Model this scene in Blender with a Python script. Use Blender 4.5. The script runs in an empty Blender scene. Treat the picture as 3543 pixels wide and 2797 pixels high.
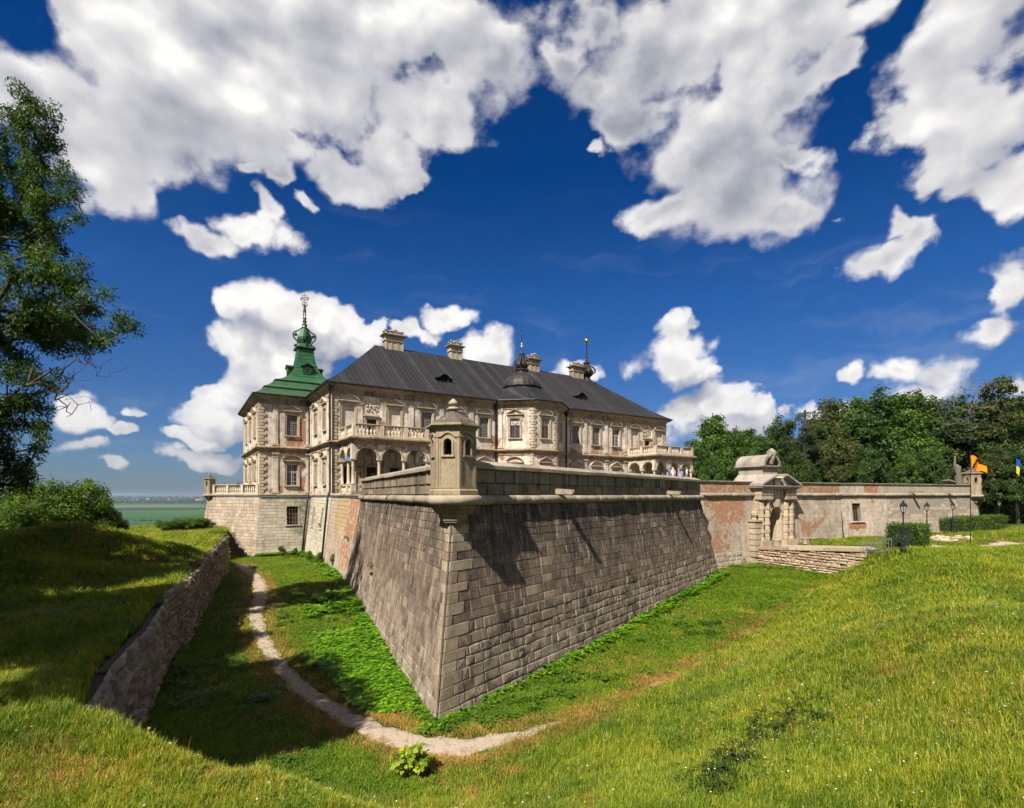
import bpy, math, random
import numpy as np
from mathutils import Vector, Matrix

random.seed(7)
rng = np.random.default_rng(11)
SC = bpy.context.scene
COL = SC.collection

# ------------------------------------------------------------------ camera
FPX, CX, HY = 1801.0, 1771.5, 1713.0          # focal length, centre column and horizon row of the 3543 px wide photograph
cam_data = bpy.data.cameras.new("camera")
cam = bpy.data.objects.new("camera", cam_data)
COL.objects.link(cam)
cam.location = (0, 0, 0)
cam.rotation_euler = (math.radians(90), 0, 0)
cam_data.sensor_width = 36.0
cam_data.lens = 36.0 * FPX / 3543.0
cam_data.shift_y = (HY - 2797 / 2) / 3543.0
cam_data.clip_start = 0.2
cam_data.clip_end = 120000
SC.camera = cam

# ------------------------------------------------------------------ exposure, sampling
vs = SC.view_settings
vs.view_transform = 'Standard'
vs.look = 'None'
vs.gamma = 1.0
vs.use_curve_mapping = False
vs.exposure = 1.25
SC.render.engine = 'CYCLES'
SC.cycles.use_denoising = True
SC.cycles.use_adaptive_sampling = True
SC.cycles.adaptive_threshold = 0.02
SC.cycles.adaptive_min_samples = 8
SC.cycles.max_bounces = 6
SC.cycles.diffuse_bounces = 2
SC.cycles.glossy_bounces = 2
SC.cycles.transmission_bounces = 3
SC.cycles.transparent_max_bounces = 6
SC.cycles.volume_bounces = 0
SC.cycles.caustics_reflective = False
SC.cycles.caustics_refractive = False

# ------------------------------------------------------------------ sun
SUN_EL = math.radians(48.0)
SUN_AZ = math.radians(180 + 31.5)              # clockwise from +Y: behind the camera, to its left
TOSUN = Vector((math.sin(SUN_AZ) * math.cos(SUN_EL), math.cos(SUN_AZ) * math.cos(SUN_EL), math.sin(SUN_EL)))
sun_data = bpy.data.lights.new("sun", 'SUN')
sun_data.energy = 5.0
sun_data.angle = math.radians(0.53)
sun_data.color = (1.0, 0.94, 0.85)
sun = bpy.data.objects.new("sun", sun_data)
COL.objects.link(sun)
sun.location = TOSUN * 200
sun.rotation_euler = (-TOSUN).to_track_quat('-Z', 'Y').to_euler()


# ------------------------------------------------------------------ node helpers
class G:
    """Short-hand for building node trees."""
    def __init__(self, nt):
        self.nt = nt
        nt.nodes.clear()

    def node(self, t, ins=None, **props):
        n = self.nt.nodes.new(t)
        for k, v in props.items():
            setattr(n, k, v)
        for k, v in (ins or {}).items():
            self.put(n.inputs[k], v)
        return n

    def put(self, sock, v):
        if isinstance(v, bpy.types.NodeSocket):
            self.nt.links.new(v, sock)
        elif v is not None:
            if sock.type == 'RGBA' and not isinstance(v, (int, float)) and len(v) == 3:
                v = (*v, 1.0)
            elif sock.type == 'RGBA' and isinstance(v, (int, float)):
                v = (v, v, v, 1.0)
            sock.default_value = v

    def math(self, op, a, b=0.0, c=0.0, clamp=False):
        n = self.node('ShaderNodeMath', {0: a, 1: b, 2: c}, operation=op)
        n.use_clamp = clamp
        return n.outputs[0]

    def vm(self, op, a, b=(0, 0, 0), c=(0, 0, 0), out=0):
        n = self.node('ShaderNodeVectorMath', {0: a, 1: b, 2: c}, operation=op)
        return n.outputs[out]

    def scale(self, v, s):
        n = self.node('ShaderNodeVectorMath', {0: v}, operation='SCALE')
        self.put(n.inputs['Scale'], s)
        return n.outputs[0]

    def dot(self, a, b):
        return self.node('ShaderNodeVectorMath', {0: a, 1: b}, operation='DOT_PRODUCT').outputs['Value']

    def length(self, a):
        return self.node('ShaderNodeVectorMath', {0: a}, operation='LENGTH').outputs['Value']

    def xyz(self, v):
        return self.node('ShaderNodeSeparateXYZ', {0: v}).outputs

    def comb(self, x, y, z):
        return self.node('ShaderNodeCombineXYZ', {0: x, 1: y, 2: z}).outputs[0]

    def noise(self, vec, scale, detail=4.0, rough=0.55, lac=2.0, dist=0.0, color=False):
        n = self.node('ShaderNodeTexNoise', {'Vector': vec, 'Scale': scale, 'Detail': detail, 'Roughness': rough,
                                             'Lacunarity': lac, 'Distortion': dist})
        return n.outputs[1 if color else 0]

    def voro(self, vec, scale, feature='F1', rand=1.0, detail=0.0, rough=0.5, smooth=1.0, out='Distance'):
        n = self.node('ShaderNodeTexVoronoi', feature=feature)
        ins = {'Vector': vec, 'Scale': scale, 'Randomness': rand}
        for k, v in ins.items():
            self.put(n.inputs[k], v)
        for k, v in (('Detail', detail), ('Roughness', rough), ('Smoothness', smooth)):
            if k in n.inputs and n.inputs[k].enabled:
                n.inputs[k].default_value = v
        return n.outputs[out]

    def map(self, v, a, b, c=0.0, d=1.0, smooth=False):
        n = self.node('ShaderNodeMapRange', {0: v, 1: a, 2: b, 3: c, 4: d})
        n.clamp = True
        if smooth:
            n.interpolation_type = 'SMOOTHSTEP'
        return n.outputs[0]

    def mix(self, fac, a, b, blend='MIX'):
        n = self.node('ShaderNodeMix', data_type='RGBA', blend_type=blend)
        self.put(n.inputs[0], fac)
        self.put(n.inputs[6], a)
        self.put(n.inputs[7], b)
        return n.outputs[2]

    def ramp(self, fac, stops, interp='LINEAR'):
        n = self.node('ShaderNodeValToRGB', {0: fac})
        r = n.color_ramp
        r.interpolation = interp
        while len(r.elements) < len(stops):
            r.elements.new(0.5)
        for e, (p, c) in zip(r.elements, stops):
            e.position = p
            e.color = (*c, 1.0) if len(c) == 3 else c
        return n.outputs[0]

    def pos(self):
        return self.node('ShaderNodeNewGeometry').outputs['Position']

    def attr(self, name, out='Fac'):
        return self.node('ShaderNodeAttribute', attribute_name=name).outputs[out]

    def bump(self, h, strength=0.5, dist=0.05, normal=None):
        n = self.node('ShaderNodeBump', {'Height': h, 'Strength': strength, 'Distance': dist})
        if normal is not None:
            self.put(n.inputs['Normal'], normal)
        return n.outputs[0]


# ------------------------------------------------------------------ sky: Nishita air with cumulus clouds
# clouds as (centre column, centre row, half width, half height) seen from the camera's place, turned into directions below
CLOUDS = [
    # great bank, upper left
    (60, 205, 120, 75), (210, 270, 125, 130), (290, 100, 120, 140), (420, 210, 190, 165), (240, 365, 80, 48), (480, 20, 260, 120),
    (690, 90, 190, 150), (900, 40, 230, 95), (1040, 120, 105, 95), (720, 215, 110, 75), (890, 225, 130, 80), (830, 335, 72, 68),
    (765, 388, 78, 40), (868, 388, 26, 36),
    # wisps beneath it
    (590, 298, 38, 20), (525, 362, 40, 16), (605, 368, 32, 20), (645, 425, 26, 24),
    # low bar
    (440, 515, 76, 28), (525, 492, 80, 40), (568, 440, 38, 40),
    # bank, upper middle
    (1195, 140, 50, 62), (1265, 195, 62, 52), (1260, 60, 46, 60), (1370, 130, 130, 130), (1340, 255, 90, 42), (1500, 50, 180, 100), (1700, 40, 150, 85),
    (1770, 125, 58, 48), (1570, 170, 80, 100), (1665, 200, 62, 66), (1520, 320, 160, 105), (1560, 430, 135, 78), (1655, 455, 75, 38),
    (1395, 447, 75, 38), (1690, 330, 66, 30), (1275, 315, 30, 14),
    # bank, upper right
    (2080, 10, 150, 95), (2010, 130, 130, 100), (1930, 240, 90, 75), (2050, 270, 145, 110), (2120, 390, 120, 52), (2010, 385, 62, 45),
    # middle right
    (1885, 470, 46, 44), (1870, 542, 72, 36), (1928, 500, 44, 40), (1778, 448, 20, 10),
    (2152, 625, 50, 85), (2100, 695, 76, 36),
    # behind the green tower
    (515, 650, 40, 52), (605, 665, 75, 62), (700, 695, 78, 60), (590, 755, 120, 60), (770, 715, 42, 42), (600, 812, 130, 42), (470, 838, 80, 36),
    (470, 880, 90, 36), (400, 925, 50, 16),
    # behind the chimneys
    (880, 695, 46, 18), (945, 675, 48, 24), (1035, 745, 60, 34), (1210, 780, 50, 22),
    # right of the palace
    (1425, 715, 36, 42), (1420, 775, 70, 46), (1485, 790, 34, 18),
    (1520, 850, 72, 42), (1588, 855, 42, 42), (1450, 882, 80, 34), (1550, 905, 80, 30),
    (1740, 868, 62, 28), (1812, 792, 32, 24), (1890, 778, 48, 32), (1978, 790, 60, 50), (1950, 835, 95, 38), (2140, 832, 50, 26),
    # left, low over the plain
    (150, 868, 40, 36), (185, 892, 58, 26), (296, 868, 24, 16), (268, 918, 34, 16), (160, 948, 60, 15),
    (235, 988, 50, 12), (430, 962, 54, 20),
]

world = bpy.data.worlds.new("World")
SC.world = world
world.use_nodes = True
g = G(world.node_tree)
SKY_K = 0.05
D = g.vm('NORMALIZE', g.node('ShaderNodeTexCoord').outputs['Generated'])
dx, dy, dz = g.xyz(D)
rad = g.math('MAXIMUM', g.math('SQRT', g.math('MULTIPLY_ADD', dx, dx, g.math('MULTIPLY', dy, dy))), 0.35)
P = g.vm('DIVIDE', D, g.comb(rad, rad, rad))            # the direction on a cylinder round the place: azimuth and tan(elevation)
px_, py_, pz_ = g.xyz(P)
warp = g.vm('SUBTRACT', g.noise(P, 5.0, 5.0, 0.60, color=True), (0.5, 0.5, 0.5))
calm = g.map(pz_, 0.02, 0.16, 0.80, 1.0)          # distant clouds are smaller and flatter
warp = g.scale(warp, calm)
warp2 = g.vm('SUBTRACT', g.noise(P, 13.0, 5.0, 0.50, color=True), (0.5, 0.5, 0.5))
warp2 = g.scale(warp2, calm)
PW0 = g.vm('MULTIPLY_ADD', warp, (0.10, 0.10, 0.10), P)
PW = g.vm('MULTIPLY_ADD', warp, (0.075, 0.075, 0.06), g.vm('MULTIPLY_ADD', warp2, (0.12, 0.12, 0.10), P))
PU = g.vm('ADD', PW, (-0.025, 0.0, 0.060))
n1 = g.noise(P, 7.0, 9.0, 0.61)
bil = g.voro(PW0, 15.0, feature='F1')
nb = g.noise(P, 7.0, 3.0, 0.45)
n2 = g.noise(g.vm('ADD', P, (-0.018, -0.003, 0.028)), 7.0, 3.0, 0.45)
rel = g.math('SUBTRACT', nb, n2)
nc = g.noise(P, 2.8, 2.0, 0.45)
# elsewhere in the sky, out of the picture: the same scattered cumulus
gen = g.map(g.noise(P, 1.7, 3.0, 0.5), 0.36, 0.66, 1.9, 0.2)
aside = g.map(py_, 0.715, 0.66, 0.0, 1.0, smooth=True)
above = g.map(pz_, 0.95, 1.05, 0.0, 1.0, smooth=True)
off = g.math('MAXIMUM', aside, above)
up = g.map(pz_, 0.10, 0.70, 0.18, 0.50, smooth=True)
sky = g.node('ShaderNodeTexSky', sky_type='NISHITA')
sky.sun_disc = False
sky.sun_elevation = SUN_EL
sky.sun_rotation = SUN_AZ
sky.altitude = 400
sky.air_density = 1.0
sky.dust_density = 0.6
sky.ozone_density = 4.0
skyc = g.mix(1.0, sky.outputs[0], g.scale(g.ramp(pz_, [(0.0, (0.46, 0.58, 0.78)), (0.12, (0.37, 0.58, 0.90)), (0.36, (0.18, 0.57, 1.06)), (0.60, (0.03, 0.40, 0.90))]), 0.71), 'MULTIPLY')
cir = g.noise(g.vm('MULTIPLY', PW, (3.0, 3.0, 16.0)), 1.0, 4.0, 0.6)
cir = g.math('MULTIPLY', g.map(cir, 0.52, 0.80, 0.0, 0.16, smooth=True), g.map(pz_, 0.62, 0.30, 0.0, 1.0))
skyc = g.mix(cir, skyc, tuple(0.43 * c / SKY_K for c in (0.55, 0.60, 0.68)))
far = g.map(pz_, 0.0, 0.20, 0.62, 0.0, smooth=True)


def cone(x, y, a, b):
    X, Z = (x - 1082) / 1100, (1046 - y) / 1100
    q = math.sqrt(1 + X * X)
    return (X / q, 1 / q, Z / q), 1.15 * a / 1100 / (q * q), 1.15 * b / 1100 / q


def clouds(p, lst):
    m = None
    for c, ra, rb in lst:
        s = (1 / ra, 1 / ra, 1 / rb)
        L = g.length(g.vm('MULTIPLY_ADD', p, s, tuple(-c[i] * s[i] for i in range(3))))
        m = L if m is None else g.math('SMOOTH_MIN', m, L, 0.22)
    return m


BLOBS = [cone(*c) for c in CLOUDS]
big = sorted(BLOBS, key=lambda b: -b[1] * b[2])[:52]
m1 = clouds(PW, BLOBS)
m2 = clouds(PU, big)
m2 = g.math('MINIMUM', m2, 1.8)
mm = g.node('ShaderNodeMix', {0: off}, data_type='FLOAT')
g.put(mm.inputs[2], m1)
g.put(mm.inputs[3], gen)
dens = g.math('SUBTRACT', g.math('MULTIPLY_ADD', n1, 1.7, 0.50), mm.outputs[0])
dens = g.math('MULTIPLY_ADD', bil, -0.46, dens)
soft = g.map(nc, 0.36, 0.62, 0.60, 0.20)
body = g.map(g.math('DIVIDE', dens, soft), -0.05, 1.0, 0.0, 1.0, smooth=True)
alpha = g.math('MULTIPLY', body, g.map(dens, -0.1, 0.7, 0.72, 1.0))
thick = g.map(dens, 0.20, 1.10, 0.0, 1.0, smooth=True)
low = g.map(pz_, 0.45, 0.25, 0.0, 1.0, smooth=True)
topa = g.map(g.math('SUBTRACT', m2, m1), -0.55, 0.55, -1.0, 0.30)
topa = g.math('MULTIPLY', topa, g.math('MULTIPLY', g.math('SUBTRACT', 1.0, off), g.math('MULTIPLY_ADD', low, 0.30, 0.20)))
lum = g.math('ADD', g.math('MULTIPLY_ADD', rel, 1.7, 0.93), topa)
lum = g.math('MULTIPLY_ADD', g.math('SUBTRACT', bil, 0.35), -0.16, lum)
lum = g.math('SUBTRACT', lum, g.math('MULTIPLY', thick, g.math('MULTIPLY', up, g.map(nc, 0.34, 0.62, 1.25, 0.15, smooth=True))))
lum = g.math('MULTIPLY_ADD', g.math('SUBTRACT', 1.0, body), -0.10, lum, clamp=True)
cc = g.ramp(lum, [(0.0, (0.22, 0.25, 0.31)), (0.40, (0.40, 0.42, 0.47)), (0.70, (0.63, 0.63, 0.66)), (0.90, (0.84, 0.825, 0.815)), (1.0, (1.0, 0.98, 0.955))])
cc = g.mix(far, cc, (0.38, 0.40, 0.46))
col = g.mix(alpha, skyc, g.scale(cc, 0.43 / SKY_K))
bg = g.node('ShaderNodeBackground', {'Color': col, 'Strength': SKY_K})
g.node('ShaderNodeOutputWorld', {'Surface': bg.outputs[0]})
world.cycles.sampling_method = 'MANUAL'
world.cycles.sample_map_resolution = 256


# ------------------------------------------------------------------ mesh helpers
def R(a):
    return math.radians(a)


def at(px, py, Y):
    """Point at depth Y on the sight line through a pixel of the photograph."""
    return Vector(((px - CX) / FPX * Y, Y, (HY - py) / FPX * Y))


def link(o, parent=None):
    COL.objects.link(o)
    if parent is not None:
        o.parent = parent
        if parent.parent is None:                       # meshes are written in world coordinates
            o.matrix_parent_inverse = Matrix.Translation(-parent.location)
    return o


def tag(o, label=None, cat=None, group=None, kind=None):
    if label: o["label"] = label
    if cat: o["category"] = cat
    if group: o["group"] = group
    if kind: o["kind"] = kind
    return o


def thing(name, loc, label, cat, group=None):
    """Empty at the base of a thing; its parts are children."""
    o = bpy.data.objects.new(name, None)
    o.empty_display_size = 0.2
    o.location = loc
    COL.objects.link(o)
    o["kind"] = "thing"
    return tag(o, label, cat, group)


def make(name, mesh, parent=None):
    return link(bpy.data.objects.new(name, mesh), parent)


class MB:
    """Collects geometry for ONE mesh object."""
    def __init__(s):
        s.v, s.f, s.m, s.r, s.sm = [], [], [], [], []
        s.cur_r = 0.5
        s.cur_m = 0
        s.smooth = False

    def vert(s, p):
        s.v.append((p[0], p[1], p[2]))
        s.r.append(s.cur_r)
        return len(s.v) - 1

    def face(s, ids):
        s.f.append(tuple(ids))
        s.m.append(s.cur_m)
        s.sm.append(s.smooth)

    def poly(s, pts):
        s.face([s.vert(p) for p in pts])

    def grid(s, rows, close=False):
        """rows: list of equal-length point lists."""
        ids = [[s.vert(p) for p in r] for r in rows]
        n = len(ids[0])
        for a, b in zip(ids[:-1], ids[1:]):
            for j in range(n if close else n - 1):
                k = (j + 1) % n
                s.face((a[j], a[k], b[k], b[j]))
        return ids

    def hexa(s, c):
        """8 corners: bottom 0-3 counter-clockwise from above, top 4-7."""
        i = [s.vert(p) for p in c]
        for q in ((3, 2, 1, 0), (4, 5, 6, 7), (0, 1, 5, 4), (1, 2, 6, 5), (2, 3, 7, 6), (3, 0, 4, 7)):
            s.face([i[k] for k in q])

    def box(s, x0, x1, y0, y1, z0, z1):
        s.hexa([(x0, y0, z0), (x1, y0, z0), (x1, y1, z0), (x0, y1, z0), (x0, y0, z1), (x1, y0, z1), (x1, y1, z1), (x0, y1, z1)])

    def fbox(s, F, a0, a1, z0, z1, o0, o1):
        """Box in a wall frame: along a0..a1, height z0..z1, outward o0..o1."""
        s.hexa([F(a0, z0, o1), F(a1, z0, o1), F(a1, z0, o0), F(a0, z0, o0), F(a0, z1, o1), F(a1, z1, o1), F(a1, z1, o0), F(a0, z1, o0)])

    def lathe(s, prof, c=(0, 0, 0), seg=12, phase=0.0, cap=True, sx=1.0, sy=1.0):
        rows = []
        for r, z in prof:
            rows.append([(c[0] + sx * r * math.cos(phase + 2 * math.pi * j / seg), c[1] + sy * r * math.sin(phase + 2 * math.pi * j / seg), c[2] + z) for j in range(seg)])
        ids = s.grid(rows, close=True)
        if cap:
            s.face(ids[0][::-1])
            s.face(ids[-1])

    def tube(s, pts, rad, seg=6, cap=True):
        pts = [Vector(p) for p in pts]
        rows = []
        u = None
        for i, p in enumerate(pts):
            d = (pts[min(i + 1, len(pts) - 1)] - pts[max(i - 1, 0)])
            d = d.normalized() if d.length > 1e-9 else Vector((0, 0, 1))
            if u is None:
                u = d.orthogonal().normalized()
            else:
                u = (u - d * u.dot(d))
                u = u.normalized() if u.length > 1e-6 else d.orthogonal().normalized()
            w = d.cross(u)
            r = rad[i] if isinstance(rad, (list, tuple)) else rad
            rows.append([p + (u * math.cos(2 * math.pi * j / seg) + w * math.sin(2 * math.pi * j / seg)) * r for j in range(seg)])
        ids = s.grid(rows, close=True)
        if cap:
            s.face(ids[0][::-1])
            s.face(ids[-1])

    def prism(s, outline, F, o0, o1):
        """Outline of (along, height) points in frame F pushed from o0 to o1 outward."""
        a = [s.vert(F(x, z, o1)) for x, z in outline]
        b = [s.vert(F(x, z, o0)) for x, z in outline]
        s.face(a)
        s.face(b[::-1])
        n = len(outline)
        for i in range(n):
            k = (i + 1) % n
            s.face((a[i], b[i], b[k], a[k]))

    def mesh(s, name, mats):
        me = bpy.data.meshes.new(name)
        me.from_pydata(s.v, [], s.f)
        for m in (mats if isinstance(mats, (list, tuple)) else [mats]):
            me.materials.append(m)
        if any(s.m):
            me.polygons.foreach_set("material_index", s.m)
        if any(s.sm):
            me.polygons.foreach_set("use_smooth", s.sm)
        at_ = me.attributes.new("rnd", 'FLOAT', 'POINT')
        at_.data.foreach_set("value", s.r)
        me.update()
        return me

    def build(s, name, mats, parent=None):
        return make(name, s.mesh(name, mats), parent)


def np_mesh(name, V, F, mat, rnd=None, smooth=False):
    """Mesh from numpy arrays, all faces with the same number of corners."""
    me = bpy.data.meshes.new(name)
    V = np.ascontiguousarray(V, dtype=np.float32)
    F = np.ascontiguousarray(F, dtype=np.int32)
    n, k = F.shape
    me.vertices.add(len(V))
    me.vertices.foreach_set("co", V.ravel())
    me.loops.add(n * k)
    me.loops.foreach_set("vertex_index", F.ravel())
    me.polygons.add(n)
    me.polygons.foreach_set("loop_start", np.arange(0, n * k, k, dtype=np.int32))
    if smooth:
        me.polygons.foreach_set("use_smooth", np.ones(n, dtype=bool))
    me.update(calc_edges=True)
    if rnd is not None:
        a = me.attributes.new("rnd", 'FLOAT', 'POINT')
        a.data.foreach_set("value", np.ascontiguousarray(rnd, dtype=np.float32))
    for m in (mat if isinstance(mat, (list, tuple)) else [mat]):
        me.materials.append(m)
    return me


class Fr:
    """Wall frame: origin, direction along the wall, outward normal to its right-hand side; batter pushes lower points outward."""
    def __init__(s, O, d, batter=0.0):
        s.O = Vector((O[0], O[1], O[2] if len(O) > 2 else 0.0))
        d = Vector((d[0], d[1], 0)).normalized()
        s.a = d
        s.n = Vector((d.y, -d.x, 0))
        s.k = batter

    def __call__(s, a, z, o=0.0):
        return s.O + s.a * a + s.n * (o - s.k * z) + Vector((0, 0, z))


# ------------------------------------------------------------------ materials
MATS = {}


def material(name):
    m = bpy.data.materials.new(name)
    m.use_nodes = True
    MATS[name] = m
    return m, G(m.node_tree)


ALB = 0.74          # all base colours sit this much lower: balances the raised exposure, deepening shade


def finish(g, color, rough=0.85, normal=None, spec=0.25, metal=0.0, **extra):
    color = g.mix(1.0, color, (ALB, ALB, ALB), 'MULTIPLY')
    ins = {'Base Color': color, 'Roughness': rough, 'Specular IOR Level': spec, 'Metallic': metal}
    if normal is not None:
        ins['Normal'] = normal
    ins.update(extra)
    b = g.node('ShaderNodeBsdfPrincipled', ins)
    g.node('ShaderNodeOutputMaterial', {'Surface': b.outputs[0]})


def flat(name, col, rough=0.7, metal=0.0, spec=0.3, var=0.15, scale=6.0):
    m, g = material(name)
    n = g.noise(g.pos(), scale, 5.0, 0.6)
    c = g.mix(g.map(n, 0.3, 0.7), tuple(x * (1 - var) for x in col), tuple(min(1, x * (1 + var)) for x in col))
    finish(g, c, rough, g.bump(n, 0.25, 0.02), spec, metal)
    return m


def stone(name, tones, grime=(0.03, 0.028, 0.025), grime_amt=0.6, streak=0.6, pale=(0.42, 0.38, 0.31), pale_amt=0.4, bump=0.7, fine=26.0, lichen=0.0, crust=None, wash=0.0, low=None, stains=()):
    """Weathered ashlar: each block has its own tone, black crust in runs, pale scuffs, pits."""
    m, g = material(name)
    p = g.pos()
    r = g.attr("rnd")
    base = g.ramp(r, [(i / max(1, len(tones) - 1), t) for i, t in enumerate(tones)])
    n_big = g.noise(p, 0.35, 5.0, 0.6)
    n_mid = g.noise(p, 2.6, 6.0, 0.65)
    n_fine = g.noise(p, fine, 5.0, 0.7)
    c = g.mix(g.map(n_mid, 0.35, 0.70, 0.0, 0.55), base, g.mix(1.0, base, (0.62, 0.58, 0.54), 'MULTIPLY'))
    st = g.noise(g.vm('MULTIPLY', p, (2.4, 2.4, 0.16)), 1.0, 5.0, 0.62)
    sm = g.math('MULTIPLY', g.map(st, 0.46, 0.66, 0.0, 1.0, smooth=True), g.map(n_big, 0.34, 0.60, 0.25, 1.0))
    c = g.mix(g.math('MULTIPLY', sm, streak * grime_amt), c, grime)
    c = g.mix(g.math('MULTIPLY', g.map(n_big, 0.50, 0.68, 0.0, 1.0), grime_amt * 0.6), c, grime)
    if crust:                                   # black crust washed down from under the cordon
        run = g.math('MULTIPLY', g.map(g.xyz(p)[2], crust[0], crust[1]), g.map(g.noise(g.vm('MULTIPLY', p, (1.5, 1.5, 0.10)), 1.0, 5.0, 0.6), 0.36, 0.60, 0.0, 0.85, smooth=True))
        c = g.mix(run, c, (0.030, 0.026, 0.023))
    pl = g.map(g.noise(p, 5.5, 7.0, 0.72), 0.56, 0.72, 0.0, 1.0, smooth=True)
    c = g.mix(g.math('MULTIPLY', pl, pale_amt), c, pale)
    for (sc_, sr_, scol, samt) in stains:
        sm_ = g.math('MULTIPLY', g.map(g.length(g.vm('SUBTRACT', p, sc_)), sr_ * 0.2, sr_, samt, 0.0), g.map(n_mid, 0.35, 0.62, 0.3, 1.0))
        c = g.mix(sm_, c, scol)
    if low:                                     # rain-washed, paler foot of the wall
        lm = g.math('MULTIPLY', g.map(g.xyz(p)[2], low[1], low[0]), g.map(g.noise(p, 1.1, 6.0, 0.7), 0.42, 0.60, 0.0, 0.65, smooth=True))
        c = g.mix(lm, c, pale)
    if wash:                                    # pale runs of lime down the face
        wm = g.map(g.noise(g.vm('MULTIPLY', p, (4.2, 4.2, 0.22)), 1.0, 5.0, 0.65), 0.54, 0.70, 0.0, wash, smooth=True)
        c = g.mix(wm, c, pale)
    if lichen:
        li = g.map(g.noise(p, 3.2, 6.0, 0.7), 0.60, 0.70, 0.0, lichen, smooth=True)
        c = g.mix(li, c, (0.36, 0.25, 0.06))
    c = g.mix(g.map(n_fine, 0.30, 0.72, 0.0, 0.55), g.mix(1.0, c, (1.22, 1.2, 1.16), 'MULTIPLY'), g.mix(1.0, c, (0.55, 0.54, 0.52), 'MULTIPLY'))
    n_pit = g.noise(p, fine * 0.35, 4.0, 0.7)
    c = g.mix(g.map(n_pit, 0.50, 0.72, 0.0, 0.5), c, g.mix(1.0, c, (0.48, 0.46, 0.44), 'MULTIPLY'))
    h = g.math('ADD', g.math('MULTIPLY_ADD', n_fine, 0.5, g.math('MULTIPLY', n_pit, -0.5)), n_mid)
    finish(g, c, 0.92, g.bump(h, bump, 0.05), 0.15)
    return m


M_BAST = stone("bastion_stone", [(0.145, 0.108, 0.079), (0.195, 0.148, 0.108), (0.25, 0.193, 0.143), (0.165, 0.119, 0.084), (0.36, 0.27, 0.18)], grime_amt=0.80, streak=1.0, pale=(0.42, 0.36, 0.285), pale_amt=0.65, wash=0.75, low=(-8.6, -4.8), crust=(-5.2, -0.5))
M_QUOIN = stone("pale_quoin_stone", [(0.30, 0.235, 0.165), (0.40, 0.325, 0.235), (0.24, 0.185, 0.135), (0.35, 0.285, 0.20)], grime_amt=0.45, streak=0.8, pale=(0.46, 0.39, 0.30), pale_amt=0.55, lichen=0.25)
M_PARA = stone("parapet_stone", [(0.24, 0.20, 0.14), (0.32, 0.27, 0.19), (0.19, 0.16, 0.115)], grime_amt=0.75, streak=1.0, pale_amt=0.2)
M_CORD = stone("cordon_stone", [(0.32, 0.27, 0.20), (0.40, 0.34, 0.26), (0.27, 0.23, 0.17)], grime_amt=0.5, pale_amt=0.45, lichen=0.35, fine=18)
M_WHITE = stone("pale_ashlar", [(0.46, 0.40, 0.305), (0.56, 0.50, 0.395), (0.50, 0.455, 0.37), (0.42, 0.355, 0.265)], grime_amt=0.35, streak=0.7, stains=[((-28.3, 70.2, -1.8), 2.6, (0.075, 0.10, 0.055), 0.9), ((-28.6, 70.0, -4.6), 1.8, (0.10, 0.13, 0.08), 0.7)], pale=(0.62, 0.58, 0.50), pale_amt=0.25, bump=0.5)
M_LBAST = stone("grey_ashlar", [(0.34, 0.265, 0.19), (0.43, 0.35, 0.255), (0.39, 0.31, 0.225), (0.49, 0.42, 0.33)], grime_amt=0.40, streak=0.7, wash=0.55, pale=(0.62, 0.57, 0.49), pale_amt=0.35, bump=0.6)
M_RBAST = stone("far_ashlar", [(0.40, 0.34, 0.25), (0.50, 0.43, 0.32), (0.33, 0.29, 0.23), (0.45, 0.38, 0.27)], grime_amt=0.35, streak=0.7, pale_amt=0.3, bump=0.6)
M_RUBBLE = stone("field_stone", [(0.32, 0.275, 0.22), (0.24, 0.205, 0.165), (0.42, 0.365, 0.295), (0.29, 0.245, 0.19), (0.19, 0.165, 0.135)], grime_amt=0.3, pale_amt=0.35, bump=0.9, fine=14)
M_YELLOW = stone("yellow_rubble", [(0.46, 0.36, 0.24), (0.40, 0.31, 0.205), (0.52, 0.42, 0.29), (0.36, 0.265, 0.18), (0.34, 0.215, 0.145)], grime_amt=0.15, pale_amt=0.35, bump=0.9, fine=14)
M_GATE = stone("gate_limestone", [(0.46, 0.37, 0.25), (0.52, 0.43, 0.30), (0.40, 0.32, 0.225)], grime_amt=0.45, streak=0.8, pale_amt=0.35, bump=0.6)
M_GATETOP = stone("weathered_capstone", [(0.34, 0.30, 0.25), (0.42, 0.37, 0.31)], grime_amt=0.5, pale=(0.55, 0.52, 0.47), pale_amt=0.5)
M_TRIM = stone("carved_limestone", [(0.49, 0.40, 0.29), (0.56, 0.47, 0.355), (0.43, 0.345, 0.25)], grime_amt=0.50, streak=0.7, pale=(0.56, 0.49, 0.39), pale_amt=0.3, bump=0.5)
M_CORNICE = stone("dirty_cornice", [(0.33, 0.255, 0.17), (0.40, 0.315, 0.215)], grime=(0.045, 0.032, 0.022), grime_amt=0.85, streak=0.9, pale=(0.50, 0.42, 0.32), pale_amt=0.35, bump=0.5)
M_RAIL = stone("pale_balustrade", [(0.56, 0.47, 0.34), (0.62, 0.53, 0.40)], grime_amt=0.40, streak=0.6, pale_amt=0.2, bump=0.4)
M_TURRET = stone("turret_render", [(0.33, 0.265, 0.175), (0.38, 0.31, 0.21)], grime=(0.09, 0.065, 0.04), grime_amt=0.70, streak=0.9, pale_amt=0.40, lichen=0.45, bump=0.6)
M_LICHEN = stone("lichened_roof_stone", [(0.10, 0.078, 0.062), (0.14, 0.11, 0.09)], grime_amt=0.5, pale=(0.60, 0.56, 0.50), pale_amt=0.95, bump=0.9, fine=14)
M_MORTAR = flat("dark_mortar", (0.20, 0.155, 0.115), 0.95, var=0.4)
M_MORTAR_P = flat("pale_mortar", (0.26, 0.215, 0.16), 0.95, var=0.3)
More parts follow.
